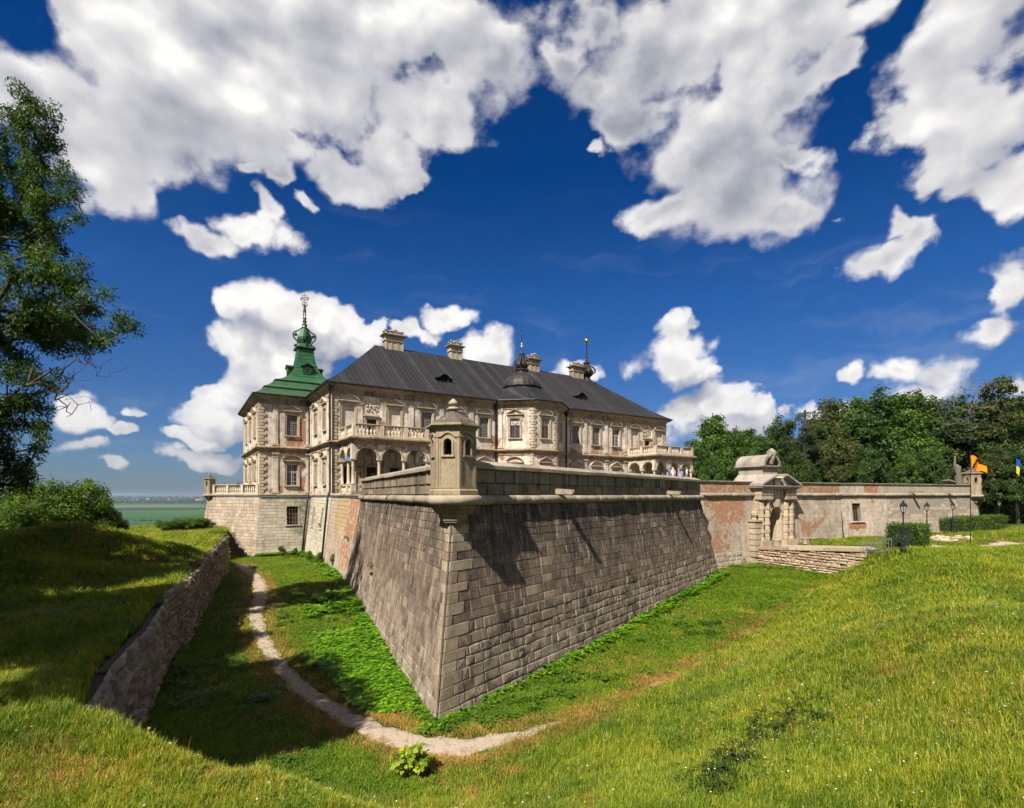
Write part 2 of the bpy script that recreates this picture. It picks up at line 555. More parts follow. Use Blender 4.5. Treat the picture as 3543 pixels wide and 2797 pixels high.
M_CRACK = flat("earthy_mortar", (0.085, 0.065, 0.048), 0.95, var=0.4)
M_GLASS, _g = material("old_window_glass")
_n = _g.noise(_g.pos(), 1.3, 3.0, 0.5)
finish(_g, _g.mix(_g.map(_n, 0.35, 0.65), (0.012, 0.016, 0.022), (0.04, 0.055, 0.07)), 0.12, _g.bump(_n, 0.15, 0.05), 0.6)
M_DARK = flat("dark_interior", (0.03, 0.022, 0.016), 0.9)
M_SASH = flat("white_window_bars", (0.55, 0.50, 0.44), 0.6)
M_BARS = flat("brown_window_bars", (0.20, 0.105, 0.06), 0.7)
M_LEAD = flat("grey_window_lattice", (0.34, 0.33, 0.32), 0.6)
M_ROOF, _g = material("dark_sheet_roof")
_p = _g.pos()
_s = _g.dot(_p, (0.845, 0.535, 0.0))
_n = _g.noise(_p, 0.5, 6.0, 0.65)
_sheet = _g.node('ShaderNodeTexWhiteNoise', {'W': _g.math('FLOOR', _g.math('MULTIPLY', _s, 1.55))}, noise_dimensions='1D').outputs[0]
_c = _g.ramp(_g.math('MULTIPLY_ADD', _sheet, 0.45, _g.math('MULTIPLY', _n, 0.6)), [(0.1, (0.008, 0.008, 0.009)), (0.45, (0.016, 0.0158, 0.017)), (0.7, (0.030, 0.029, 0.030)), (0.95, (0.055, 0.050, 0.048))])
_rust = _g.map(_g.noise(_g.vm('MULTIPLY', _p, (3.0, 3.0, 0.5)), 1.0, 6.0, 0.7), 0.58, 0.72, 0.0, 0.35)
_c = _g.mix(_rust, _c, (0.075, 0.052, 0.036))
_scr = _g.map(_g.noise(_g.vm('MULTIPLY', _p, (0.6, 0.6, 9.0)), 1.0, 5.0, 0.7), 0.63, 0.70, 0.0, 0.5)
_c = _g.mix(_scr, _c, (0.12, 0.105, 0.09))
finish(_g, _c, 0.72, _g.bump(_n, 0.3, 0.08), 0.18)
M_SEAM = flat("roof_seam_metal", (0.050, 0.046, 0.046), 0.6, 0.0, 0.25)
M_GUTTER = flat("black_gutter", (0.018, 0.017, 0.017), 0.5)
M_DOME = flat("bronze_dome_sheet", (0.034, 0.029, 0.023), 0.55, 0.2, 0.3, var=0.45, scale=2.0)
M_IRON = flat("black_iron", (0.016, 0.016, 0.018), 0.5, 0.3, 0.4)
M_GREY = flat("galvanised_steel", (0.30, 0.31, 0.32), 0.4, 0.7)
M_GOLD = flat("gilding", (0.85, 0.55, 0.09), 0.22, 1.0, 0.5, var=0.1)
M_BRONZE = flat("brown_bronze", (0.14, 0.085, 0.065), 0.4, 0.5)
M_BRONZE_D = flat("dark_bronze", (0.03, 0.027, 0.026), 0.4, 0.5)
M_GREEN, _g = material("green_copper_sheet")
_p = _g.pos()
_n = _g.noise(_p, 0.9, 7.0, 0.7)
_c = _g.ramp(_n, [(0.30, (0.009, 0.040, 0.013)), (0.48, (0.018, 0.092, 0.028)), (0.60, (0.028, 0.118, 0.036)), (0.75, (0.046, 0.092, 0.040))])
_c = _g.mix(_g.map(_g.noise(_g.vm('MULTIPLY', _p, (2.2, 2.2, 0.5)), 1.0, 6.0, 0.7), 0.52, 0.68, 0.0, 0.7), _c, (0.036, 0.055, 0.030))
_low = _g.map(_g.xyz(_p)[2], 17.6, 14.0, 0.0, 1.0)
_c = _g.mix(_g.math('MULTIPLY', _low, _g.map(_g.noise(_p, 3.0, 6.0, 0.7), 0.42, 0.62)), _c, (0.055, 0.058, 0.036))
finish(_g, _c, 0.45, _g.bump(_n, 0.25, 0.05), 0.4)
M_GREEN_D = flat("green_painted_sheet", (0.009, 0.046, 0.017), 0.45, var=0.3)

# plaster over brick: s runs along both wall directions of the palace
PE1 = Vector((0.845, 0.535, 0)).normalized()
PE2 = Vector((-PE1.y, PE1.x, 0))


def brick_nodes(g, s, z, size=1.0):
    v = g.comb(g.math('MULTIPLY', s, 1.0), z, 0.0)
    b = g.node('ShaderNodeTexBrick', {'Vector': v, 'Color1': (0.52, 0.155, 0.040, 1), 'Color2': (0.36, 0.095, 0.030, 1), 'Mortar': (0.40, 0.30, 0.20, 1), 'Scale': 1.0 / size,
                                      'Mortar Size': 0.012, 'Mortar Smooth': 0.3, 'Bias': -0.2, 'Brick Width': 0.27, 'Row Height': 0.085})
    return b.outputs['Color'], b.outputs['Fac']


def plaster(name, tone, along, patches=(), bare=0.60, grime_amt=0.5, bare_z=None, pocks=0.2, wash=None, joints=None):
    """Old lime plaster fallen off in patches over brick. patches: (centre, radius) where more of it is gone."""
    m, g = material(name)
    p = g.pos()
    s = g.dot(p, tuple(along))
    z = g.xyz(p)[2]
    n_big = g.noise(p, 0.45, 5.0, 0.6)
    n_mid = g.noise(p, 1.7, 7.0, 0.68)
    n_f = g.noise(p, 14.0, 5.0, 0.7)
    t = Vector(tone)
    c = g.mix(g.map(n_mid, 0.32, 0.68), tuple(t * 0.66), tuple(t * 1.14))
    st = g.noise(g.vm('MULTIPLY', p, (1.9, 1.9, 0.14)), 1.0, 6.0, 0.65)
    c = g.mix(g.math('MULTIPLY', g.map(st, 0.50, 0.70, 0.0, 1.0, smooth=True), grime_amt), c, (0.15, 0.115, 0.075))
    c = g.mix(g.math('MULTIPLY', g.map(n_big, 0.46, 0.66), grime_amt * 0.65), c, (0.21, 0.17, 0.12))
    c = g.mix(g.math('MULTIPLY', g.map(g.noise(p, 0.9, 7.0, 0.72), 0.52, 0.66, 0.0, 1.0, smooth=True), grime_amt * 0.8), c, (0.26, 0.225, 0.175))
    c = g.mix(g.map(n_f, 0.62, 0.78, 0.0, pocks), c, (0.18, 0.14, 0.10))
    if wash:
        wz0, wz1, wcol, wamt = wash
        wm = g.math('MULTIPLY', g.map(z, wz0, wz1, 0.0, wamt), g.map(n_mid, 0.42, 0.58, 0.2, 1.0))
        c = g.mix(wm, c, wcol)
    if joints:                                   # faint scored ashlar joints in the render
        jb_ = g.node('ShaderNodeTexBrick', {'Vector': g.comb(s, z, 0.0), 'Color1': (1, 1, 1, 1), 'Color2': (0.86, 0.86, 0.86, 1), 'Mortar': (0.45, 0.43, 0.40, 1), 'Scale': 1.0, 'Mortar Size': 0.014, 'Mortar Smooth': 0.2, 'Brick Width': joints[0], 'Row Height': joints[1]})
        c = g.mix(g.map(g.noise(p, 0.8, 4.0, 0.6), 0.36, 0.56, 0.15, 0.85), c, g.mix(1.0, c, jb_.outputs['Color'], 'MULTIPLY'))
    hole = n_mid
    for (pc, pr, amt) in patches:
        d = g.length(g.vm('SUBTRACT', p, tuple(pc)))
        hole = g.math('ADD', hole, g.map(d, 0.0, pr, amt, 0.0, smooth=True))
    if bare_z:
        for (za, zb, amt) in bare_z:
            mid, half = (za + zb) / 2, (zb - za) / 2
            hole = g.math('ADD', hole, g.map(g.math('ABSOLUTE', g.math('SUBTRACT', z, mid)), half * 0.4, half, amt, 0.0))
    mask = g.map(hole, bare, bare + 0.018)
    rim = g.math('MULTIPLY', g.map(hole, bare - 0.02, bare), g.math('SUBTRACT', 1.0, mask))
    bc, bf = brick_nodes(g, s, z)
    bc = g.mix(g.map(g.noise(p, 3.0, 5.0, 0.7), 0.44, 0.66, 0.0, 0.80), bc, (0.42, 0.31, 0.20))
    bc = g.mix(g.map(n_f, 0.35, 0.7, 0.0, 0.4), bc, (0.11, 0.05, 0.03))
    c = g.mix(g.math('MULTIPLY', rim, 0.5), c, (0.52, 0.45, 0.35))
    c = g.mix(mask, c, bc)
    h = g.math('ADD', g.math('MULTIPLY', mask, -1.0), g.math('MULTIPLY', g.math('MULTIPLY', mask, bf), -0.5))
    h = g.math('ADD', h, g.math('MULTIPLY', n_f, 0.12))
    finish(g, c, 0.92, g.bump(h, 0.8, 0.04), 0.12)
    return m


# ------------------------------------------------------------------ ashlar blocks
PXM = 0.0


def screen_area(c, size):
    d = max(1.0, c.y)
    return size / (d * d)


def block_mesh(F, a0, a1, z0, z1, d, g_, rough, mat, rnd, split=None):
    """One dressed stone set in a wall frame: joint g_ wide, face d proud of the mortar."""
    m = MB()
    m.cur_r = rnd
    i = 0.010 + g_ * 0.5
    a0, a1, z0, z1 = a0 + g_ / 2, a1 - g_ / 2, z0 + g_ / 2, z1 - g_ / 2
    if a1 - a0 < 0.05 or z1 - z0 < 0.04:
        return None
    back = [F(a0, z0, -0.02), F(a1, z0, -0.02), F(a1, z1, -0.02), F(a0, z1, -0.02)]
    j = lambda s: random.uniform(-s, s)
    e = min(i, (a1 - a0) * 0.2, (z1 - z0) * 0.2)
    q = rough
    fr = [F(a0 + e + abs(j(q)), z0 + e + abs(j(q)), d + j(q * .5)), F(a1 - e - abs(j(q)), z0 + e + abs(j(q)), d + j(q * .5)),
          F(a1 - e - abs(j(q)), z1 - e - abs(j(q)), d + j(q * .5)), F(a0 + e + abs(j(q)), z1 - e - abs(j(q)), d + j(q * .5))]
    ids = [m.vert(p) for p in back + fr]
    for k in range(4):
        n = (k + 1) % 4
        m.face((ids[k], ids[n], ids[4 + n], ids[4 + k]))
    if rough > 0.012:
        am, zm = (a0 + a1) / 2 + j((a1 - a0) * .15), (z0 + z1) / 2 + j((z1 - z0) * .15)
        c = m.vert(F(am, zm, d + rough * random.uniform(0.3, 1.6)))
        for k in range(4):
            m.face((ids[4 + k], ids[4 + (k + 1) % 4], c))
    else:
        m.face(ids[4:8])
    return m


def lay(parent, name, blocks, mat, limit, stuff_name):
    """blocks: list of MB. The largest in view become parts of their own, the others one part of real geometry."""
    blocks = [b for b in blocks if b is not None]

    def size(b):
        p = [Vector(q) for q in b.v[4:8]]
        c = (p[0] + p[2]) / 2
        n = (p[1] - p[0]).cross(p[3] - p[0])
        view = c.normalized()
        return abs(n.dot(view)) / max(1.0, c.length_squared)
    order = sorted(blocks, key=size, reverse=True)
    for b in order[:limit]:
        b.build(name, mat, parent)
    rest = order[limit:]
    if rest:
        t = MB()
        for b in rest:
            o = len(t.v)
            t.v += b.v
            t.r += b.r
            t.f += [tuple(i + o for i in f) for f in b.f]
            t.m += b.m
            t.sm += b.sm
        tag(t.build(stuff_name, mat, parent), kind="stuff")


def courses(F, s0, s1, ztop, zbot, ch, lmin, lmax, gap=0.02, proud=0.03, rough=0.006, ds0=0.0, ds1=0.0, rough_below=None, holes=(), jit=0.012, skip0=None):
    """Courses of blocks between along s0..s1 (ends shifting by ds per metre of depth), heights ztop down to zbot."""
    out = []
    z = ztop
    row = 0
    while z > zbot + 0.08:
        h = min(ch * random.uniform(0.88, 1.12), z - zbot)
        zl = z - h
        zm = (z + zl) / 2
        a = s0 + ds0 * (-zm) + (skip0(row) if skip0 else 0.0)
        end = s1 + ds1 * (-zm)
        first = True
        while a < end - 0.05:
            w = random.uniform(lmin, lmax) * (random.uniform(0.4, 0.8) if first else 1.0)
            first = False
            if end - (a + w) < lmin * 0.5:
                w = end - a
            q, pr, gp = rough, proud + random.uniform(-jit, jit), gap
            if rough_below is not None and zm < rough_below + random.uniform(-0.5, 0.5):
                q, pr, gp = rough * 3.2 + 0.012, proud + random.uniform(-0.02, 0.05), gap * 1.7
            parts = [(a, min(a + w, end), zl, z)]
            for (ha, hb, hz0, hz1) in holes:
                nxt = []
                for (x0, x1, y0, y1) in parts:
                    if x1 <= ha or x0 >= hb or y1 <= hz0 + 0.05 or y0 >= hz1 - 0.05:
                        nxt.append((x0, x1, y0, y1))
                        continue
                    if ha - x0 > 0.08: nxt.append((x0, ha, y0, y1))
                    if x1 - hb > 0.08: nxt.append((hb, x1, y0, y1))
                parts = nxt
            for (x0, x1, y0, y1) in parts:
                if q > 0.02 and (x1 - x0) > 0.8 and random.random() < 0.35:
                    c = x0 + (x1 - x0) * random.uniform(0.35, 0.65)
                    zc = y0 + (y1 - y0) * random.uniform(0.4, 0.6)
                    for (u0, u1, w0, w1) in ((x0, c, y0, y1), (c, x1, y0, zc), (c, x1, zc, y1)):
                        out.append(block_mesh(F, u0, u1, w0, w1, pr + random.uniform(-0.02, 0.02), gp, q, None, random.random()))
                else:
                    out.append(block_mesh(F, x0, x1, y0, y1, pr, gp, q, None, random.random()))
            a += w
        z = zl
        row += 1
    return out


# ------------------------------------------------------------------ terrain
# outer foot of the dry moat: x, y, width of the slope up to the bank, height of the bank, height of the moat floor
FOOT = np.array([
    (-34.0, 62.0, 3.0, -4.6, -7.9), (-30.0, 54.5, 0.6, -4.4, -7.9), (-26.6, 47.0, 0.35, -4.3, -7.9), (-18.9, 30.1, 0.35, -4.95, -8.3), (-17.0, 25.0, 0.35, -5.2, -8.5),
    (-14.7, 20.7, 0.35, -5.2, -8.6), (-12.5, 15.9, 0.45, -5.25, -8.6), (-9.6, 13.6, 1.6, -5.2, -8.6), (-6.0, 13.8, 4.0, -5.3, -8.6),
    (-2.0, 15.0, 10.0, -4.9, -8.6), (1.5, 17.2, 11.0, -4.6, -8.6), (6.8, 23.0, 10.0, -4.4, -8.5), (14.7, 31.0, 9.0, -4.4, -8.1),
    (25.0, 42.0, 6.5, -4.4, -7.4), (30.2, 47.6, 2.6, -4.5, -6.9), (30.5, 51.0, 1.0, -5.0, -6.9), (29.5, 60.0, 1.0, -5.0, -7.0)])
_poly = np.vstack([FOOT[:, :2], [(29.5, 200), (-150, 200), (-60, 110)]])


def _vnoise(x, y, s, seed):
    """Smooth value noise."""
    x, y = x / s, y / s
    xi, yi = np.floor(x).astype(np.int64), np.floor(y).astype(np.int64)
    fx, fy = x - xi, y - yi
    fx, fy = fx * fx * (3 - 2 * fx), fy * fy * (3 - 2 * fy)

    def hsh(a, b):
        h = (a * 374761393 + b * 668265263 + seed * 974711) & 0xFFFFFFFF
        h = ((h ^ (h >> 13)) * 1274126177) & 0xFFFFFFFF
        return ((h ^ (h >> 16)) & 0xFFFF) / 65535.0
    return (hsh(xi, yi) * (1 - fx) + hsh(xi + 1, yi) * fx) * (1 - fy) + (hsh(xi, yi + 1) * (1 - fx) + hsh(xi + 1, yi + 1) * fx) * fy - 0.5


def _sst(t):
    t = np.clip(t, 0, 1)
    return t * t * (3 - 2 * t)


def height(x, y):
    x = np.asarray(x, dtype=np.float64)
    y = np.asarray(y, dtype=np.float64)
    shp = x.shape
    x, y = x.ravel(), y.ravel()
    best = np.full(x.shape, 1e18)
    w, top, flo = np.ones_like(x), np.zeros_like(x), np.zeros_like(x)
    for a, b in zip(FOOT[:-1], FOOT[1:]):
        ax, ay, bx, by = a[0], a[1], b[0], b[1]
        L2 = (bx - ax) ** 2 + (by - ay) ** 2
        t = np.clip(((x - ax) * (bx - ax) + (y - ay) * (by - ay)) / L2, 0, 1)
        d = (x - ax - t * (bx - ax)) ** 2 + (y - ay - t * (by - ay)) ** 2
        k = d < best
        best[k] = d[k]
        w[k] = (a[2] + t * (b[2] - a[2]))[k]
        top[k] = (a[3] + t * (b[3] - a[3]))[k]
        flo[k] = (a[4] + t * (b[4] - a[4]))[k]
    dist = np.sqrt(best)
    ins = np.zeros(x.shape, dtype=bool)
    n = len(_poly)
    for i in range(n):
        x1, y1 = _poly[i]
        x2, y2 = _poly[(i + 1) % n]
        c = ((y1 > y) != (y2 > y))
        with np.errstate(divide='ignore', invalid='ignore'):
            xi = (x2 - x1) * (y - y1) / (y2 - y1 + 1e-12) + x1
        ins ^= c & (x < xi)
    d = np.where(ins, -dist, dist)
    t = np.clip(d / w, 0, 1)
    h = flo + (top - flo) * (0.45 * t + 0.55 * t * t * (3 - 2 * t))
    out = _sst(d / np.maximum(w, 1.0) - 0.3)
    # the moat floor lifts a little at the wall foot to the right
    # earth ridge on the left bank
    ax, ay, bx, by = -28.0, 10.0, -31.0, 36.0
    L2 = (bx - ax) ** 2 + (by - ay) ** 2
    tt = np.clip(((x - ax) * (bx - ax) + (y - ay) * (by - ay)) / L2, 0, 1)
    rx, ry = x - ax - tt * (bx - ax), y - ay - tt * (by - ay)
    side = np.where(x < ax + tt * (bx - ax), 14.0, 6.0)
    rd = np.sqrt((rx / side) ** 2 + (ry / 5.0) ** 2)
    h = h + out * (1.8 * np.exp(-rd ** 2 * 1.5) + 0.8 * np.exp(-(((x + 30.0) / 5.5) ** 2 + ((y - 37.5) / 3.6) ** 2)) + .5 * _vnoise(x, y, 4.2, 33))
    # gentle relief
    h = h + _vnoise(x, y, 9.0, 3) * 0.5 * out + _vnoise(x, y, 3.1, 5) * 0.16 + _vnoise(x, y, 1.3, 8) * 0.05
    # the hill falls to the plain
    e1 = _sst((-x * 0.75 + y * 0.66 - 76) / 420.0) * (x < 40)
    e2 = _sst((np.sqrt(x * x + y * y) - 330) / 500.0)
    e = np.maximum(np.where(ins & (y < 110), 0, e1), e2)
    far = _vnoise(x, y, 2400, 21) * 10 + _vnoise(x, y, 7000, 22) * 16
    h = h * (1 - e) + (-60 + far * _sst((np.sqrt(x * x + y * y) - 1500) / 3000)) * e
    return h.reshape(shp)


def hz(x, y):
    return float(height(np.array([x]), np.array([y]))[0])


def hit(px, py, y0=5.0, y1=120.0):
    """Where the sight line through a pixel (photograph) meets the terrain."""
    Y = np.arange(y0, y1, 0.05)
    X = (px - CX) / FPX * Y
    Z = (HY - py) / FPX * Y
    d = Z - height(X, Y)
    k = np.argmax(d < 0)
    return Vector((X[k], Y[k], height(X[k:k + 1], Y[k:k + 1])[0]))


def axis(lo, hi, step, reach, grow=1.16):
    a = list(np.arange(lo, hi + 1e-6, step))
    s = step
    while a[-1] < reach:
        s *= grow
        a.append(a[-1] + s)
    s = step
    b = [a[0]]
    while b[-1] > -reach:
        s *= grow
        b.append(b[-1] - s)
    return np.array(b[:0:-1] + a)


_xs, _ys = axis(-48, 60, 0.4, 55000), axis(-6, 72, 0.4, 55000)
_gx, _gy = np.meshgrid(_xs, _ys)
_gz = height(_gx, _gy)
_V = np.stack([_gx, _gy, _gz], -1).reshape(-1, 3)
_nx, _ny = len(_xs), len(_ys)
_i = (np.arange(_ny - 1)[:, None] * _nx + np.arange(_nx - 1)[None, :]).ravel()
_F = np.stack([_i, _i + 1, _i + 1 + _nx, _i + _nx], -1)

mt, g = material("meadow_soil")
p = g.pos()
n1 = g.noise(p, 0.22, 6.0, 0.62)
n2 = g.noise(p, 2.4, 6.0, 0.68)
n3 = g.noise(p, 16.0, 5.0, 0.7)
c = g.ramp(n2, [(0.30, (0.020, 0.042, 0.007)), (0.50, (0.042, 0.078, 0.012)), (0.68, (0.085, 0.105, 0.020))])
c = g.mix(g.map(n1, 0.52, 0.68, 0.0, 0.65), c, (0.115, 0.100, 0.030))
c = g.mix(g.map(n3, 0.52, 0.75, 0.0, 0.5), c, (0.020, 0.026, 0.006))
# the far plain: strips of fields
fx, fy, _fz = g.xyz(p)
dist = g.length(g.comb(fx, fy, 0.0))
fq = g.node('ShaderNodeTexVoronoi', {'Vector': g.comb(g.math('MULTIPLY', fx, 0.0011), g.math('MULTIPLY', fy, 0.0032), 0.0), 'Scale': 1.0}, feature='F1')
fr = g.xyz(fq.outputs['Color'])[0]
fc = g.ramp(fr, [(0.0, (0.030, 0.085, 0.030)), (0.30, (0.040, 0.105, 0.035)), (0.55, (0.070, 0.120, 0.040)), (0.75, (0.022, 0.055, 0.025)), (0.92, (0.16, 0.15, 0.075))], 'CONSTANT')
fc = g.mix(g.map(g.noise(p, 0.006, 5.0, 0.6), 0.35, 0.65, 0.0, 0.4), fc, (0.028, 0.066, 0.024))
c = g.mix(g.map(dist, 420.0, 700.0), c, fc)
finish(g, c, 0.95, g.bump(g.math('ADD', n3, n2), 0.7, 0.06), 0.1)
ground = make("ground", np_mesh("ground", _V, _F, mt, smooth=True))
tag(ground, "grassy hill and moat floor running out into the far green plain", kind="structure")

# ------------------------------------------------------------------ trodden paths
M_PATH, g = material("pale_trodden_earth")
p = g.pos()
n = g.noise(p, 3.0, 6.0, 0.65)
n2 = g.noise(p, 40.0, 4.0, 0.7)
c = g.ramp(n, [(0.3, (0.27, 0.205, 0.145)), (0.5, (0.42, 0.335, 0.25)), (0.65, (0.36, 0.28, 0.20)), (0.8, (0.26, 0.195, 0.12))])
c = g.mix(g.map(n2, 0.55, 0.75, 0.0, 0.6), c, (0.14, 0.11, 0.08))
c = g.mix(g.map(g.noise(p, 1.1, 6.0, 0.7), 0.58, 0.66, 0.0, 0.8), c, (0.11, 0.10, 0.04))
finish(g, c, 0.95, g.bump(g.math('ADD', n, n2), 0.5, 0.03), 0.1)


def strip(name, pts, widths, label, step=0.25, lift=0.03):
    """Ribbon of bare earth lying on the terrain, with ragged edges."""
    pts = [Vector(q) for q in pts]
    # resample with Catmull-Rom
    sm, ws = [], []
    for i in range(len(pts) - 1):
        p0, p1, p2, p3 = pts[max(i - 1, 0)], pts[i], pts[i + 1], pts[min(i + 2, len(pts) - 1)]
        k = max(2, int((p2 - p1).length / step))
        for j in range(k):
            t = j / k
            sm.append(0.5 * ((2 * p1) + (p2 - p0) * t + (2 * p0 - 5 * p1 + 4 * p2 - p3) * t * t + (3 * p1 - p0 - 3 * p2 + p3) * t ** 3))
            ws.append(widths[i] * (1 - t) + widths[i + 1] * t)
    rows = []
    W = 7
    for i in range(len(sm)):
        d = sm[min(i + 1, len(sm) - 1)] - sm[max(i - 1, 0)]
        nrm = Vector((d.y, -d.x, 0)).normalized()
        wl = ws[i] * (0.5 + 0.16 * math.sin(i * .9) * random.random() + random.uniform(-0.07, 0.07))
        wr = ws[i] * (0.5 + 0.16 * math.sin(i * .7 + 1) * random.random() + random.uniform(-0.07, 0.07))
        rows.append([sm[i] + nrm * (-wl + (wl + wr) * j / (W - 1)) for j in range(W)])
    A = np.array([[(q.x, q.y) for q in r] for r in rows])
    Z = height(A[..., 0], A[..., 1]) + lift
    Z[:, 0] -= lift * 1.6
    Z[:, -1] -= lift * 1.6
    m = MB()
    m.smooth = True
    m.grid([[(A[i, j, 0], A[i, j, 1], Z[i, j]) for j in range(W)] for i in range(len(rows))])
    o = m.build(name, M_PATH)
    tag(o, label, kind="structure")
    return np.array([(q.x, q.y) for q in sm]), np.array(ws)


_pp = [(505, 1193), (530, 1210), (548, 1235), (550, 1262), (541, 1290), (545, 1325), (560, 1360), (582, 1395), (612, 1430), (645, 1462), (690, 1492), (745, 1524),
       (805, 1549), (870, 1570), (940, 1580), (1005, 1576), (1065, 1562), (1130, 1545), (1190, 1526)]
_pw = [1.3, 1.3, 1.3, 1.2, 1.1, 1.0, .95, .9, .95, 1.0, 1.05, 1.15, 1.25, 1.4, 1.45, 1.25, 0.95, 0.55, 0.2]
PATHS = [strip("footpath", [hit(x * 1.6373, y * 1.6373) for x, y in _pp], _pw, "narrow trodden path of pale earth along the moat floor")]
for _k, (_a, _b, _w) in enumerate((((1215, 1516), (1262, 1500), .55), ((1290, 1488), (1330, 1470), .45), ((1240, 1528), (1300, 1500), .30), ((1375, 1452), (1420, 1432), .5), ((1470, 1405), (1500, 1388), .35))):
    PATHS.append(strip("worn_path", [hit(x * 1.6373, y * 1.6373) for x, y in (_a, ((_a[0] + _b[0]) / 2 + 3, (_a[1] + _b[1]) / 2 - 3), _b)], [.12, _w, .12], "worn bare patch of earth where the path fades along the right moat", lift=.022))
PATHS.append(strip("path", [(34.2, 43.5, 0), (38, 46.5, 0), (45, 50, 0), (54, 54.5, 0), (66, 60, 0), (90, 70, 0)], [2.6, 2.6, 2.6, 2.6, 2.6, 2.6], "gravel path on the right leading from the gate bridge"))


# ------------------------------------------------------------------ main bastion
H_B = 8.9
C_T = Vector((-2.55, 22.2))           # salient at cordon height
A_R = Vector((0.614, 0.789)).normalized()
A_L = Vector((0.408, -0.913)).normalized()   # from the shoulder towards the salient
K_B = 0.166
L_R, L_L = 32.2, 27.0
Z_C = -0.45                            # the sloping face begins under the cordon
SH_L = C_T - A_L * L_L
SH_R = C_T + A_R * L_R
FR = Fr((C_T.x, C_T.y, 0), A_R, 0.0)
FL = Fr((SH_L.x, SH_L.y, 0), A_L, 0.0)


class Batter(Fr):
    """Frame whose face leans out below Z_C."""
    def __call__(s, a, z, o=0.0):
        return s.O + s.a * a + s.n * (o + s.k * max(0.0, Z_C - z)) + Vector((0, 0, z))


BR = Batter((C_T.x, C_T.y, 0), A_R, K_B)
BL = Batter((SH_L.x, SH_L.y, 0), A_L, K_B)
COTH = 1.0 / math.tan(math.acos(max(-1, min(1, (-A_L).dot(A_R)))) / 2)
bast = thing("bastion", (C_T.x, C_T.y, -8.6), "great angular bastion of brown weathered ashlar rising at the centre of the moat", "bastion")
# core behind the stones
m = MB()
zb = -H_B
d = K_B * (Z_C - zb)
e = -0.03
for (F, s0, s1, b0, b1) in ((BR, 0.0, L_R, -COTH * d, 1.58 * d), (BL, 0.0, L_L, -1.0 * d, COTH * d)):
    m.poly([F(s0 + b0, zb, e), F(s1 + b1, zb, e), F(s1, Z_C, e), F(s0, Z_C, e)])
back_r = Vector((15.5, 56.0))
back_l = Vector((-21.2, 61.4))
flank = Fr((SH_R.x, SH_R.y, 0), back_r - SH_R, 0.0)
d2 = d
m.poly([BR(L_R + 1.58 * d, zb, e), Vector((back_r.x + 1.2, back_r.y, zb)), Vector((back_r.x, back_r.y, Z_C)), BR(L_R, Z_C, e)])
m.build("core", M_MORTAR, bast)
# corner quoins wrap the salient
CH = 0.42
levels = []
z = Z_C
while z > -H_B + 0.1:
    h = CH * random.uniform(0.78, 1.2)
    levels.append((z, max(z - h, -H_B)))
    z -= h
lens = [(random.uniform(0.45, 0.95), random.uniform(0.25, 0.55)) if i % 2 else (random.uniform(0.8, 1.5), random.uniform(0.4, 0.75)) for i in range(len(levels))]
for i, (z1, z0) in enumerate(levels):
    q = MB()
    q.cur_r = random.random()
    lr, ll = lens[i]
    pr = 0.030 + random.uniform(-0.006, 0.008)
    rows = []
    for z in (z0 + 0.006, z0 + 0.026, z1 - 0.026, z1 - 0.006):
        o = pr if z0 + 0.02 < z < z1 - 0.02 else pr - 0.014
        dd = K_B * max(0.0, Z_C - z) + o
        cx = COTH * dd
        r = 0.16
        row = [BL(L_L + COTH * K_B * max(0, Z_C - z) - ll, z, -0.02), BL(L_L + COTH * K_B * max(0, Z_C - z) - ll, z, o), BL(L_L + cx - COTH * r * 1.2, z, o)]
        tip = Vector((C_T.x, C_T.y, z)) - Vector(((A_R - A_L).x, (A_R - A_L).y, 0)).normalized() * (dd / math.sin(math.atan(1 / COTH)))
        a = row[-1]
        b = BR(-cx + COTH * r * 1.2, z, o)
        for t in (0.14, 0.28, 0.42, 0.58, 0.72, 0.86):
            row.append((a * (1 - t) ** 2 + tip * 2 * t * (1 - t) + b * t * t))
        row = [q_ + Vector((random.uniform(-.012, .012), random.uniform(-.012, .012), 0)) for q_ in row]
        row += [b, BR(-COTH * K_B * max(0, Z_C - z) + lr, z, o), BR(-COTH * K_B * max(0, Z_C - z) + lr, z, -0.02)]
        rows.append(row)
    q.grid(rows)
    q.build("quoin_stone", M_QUOIN, bast)


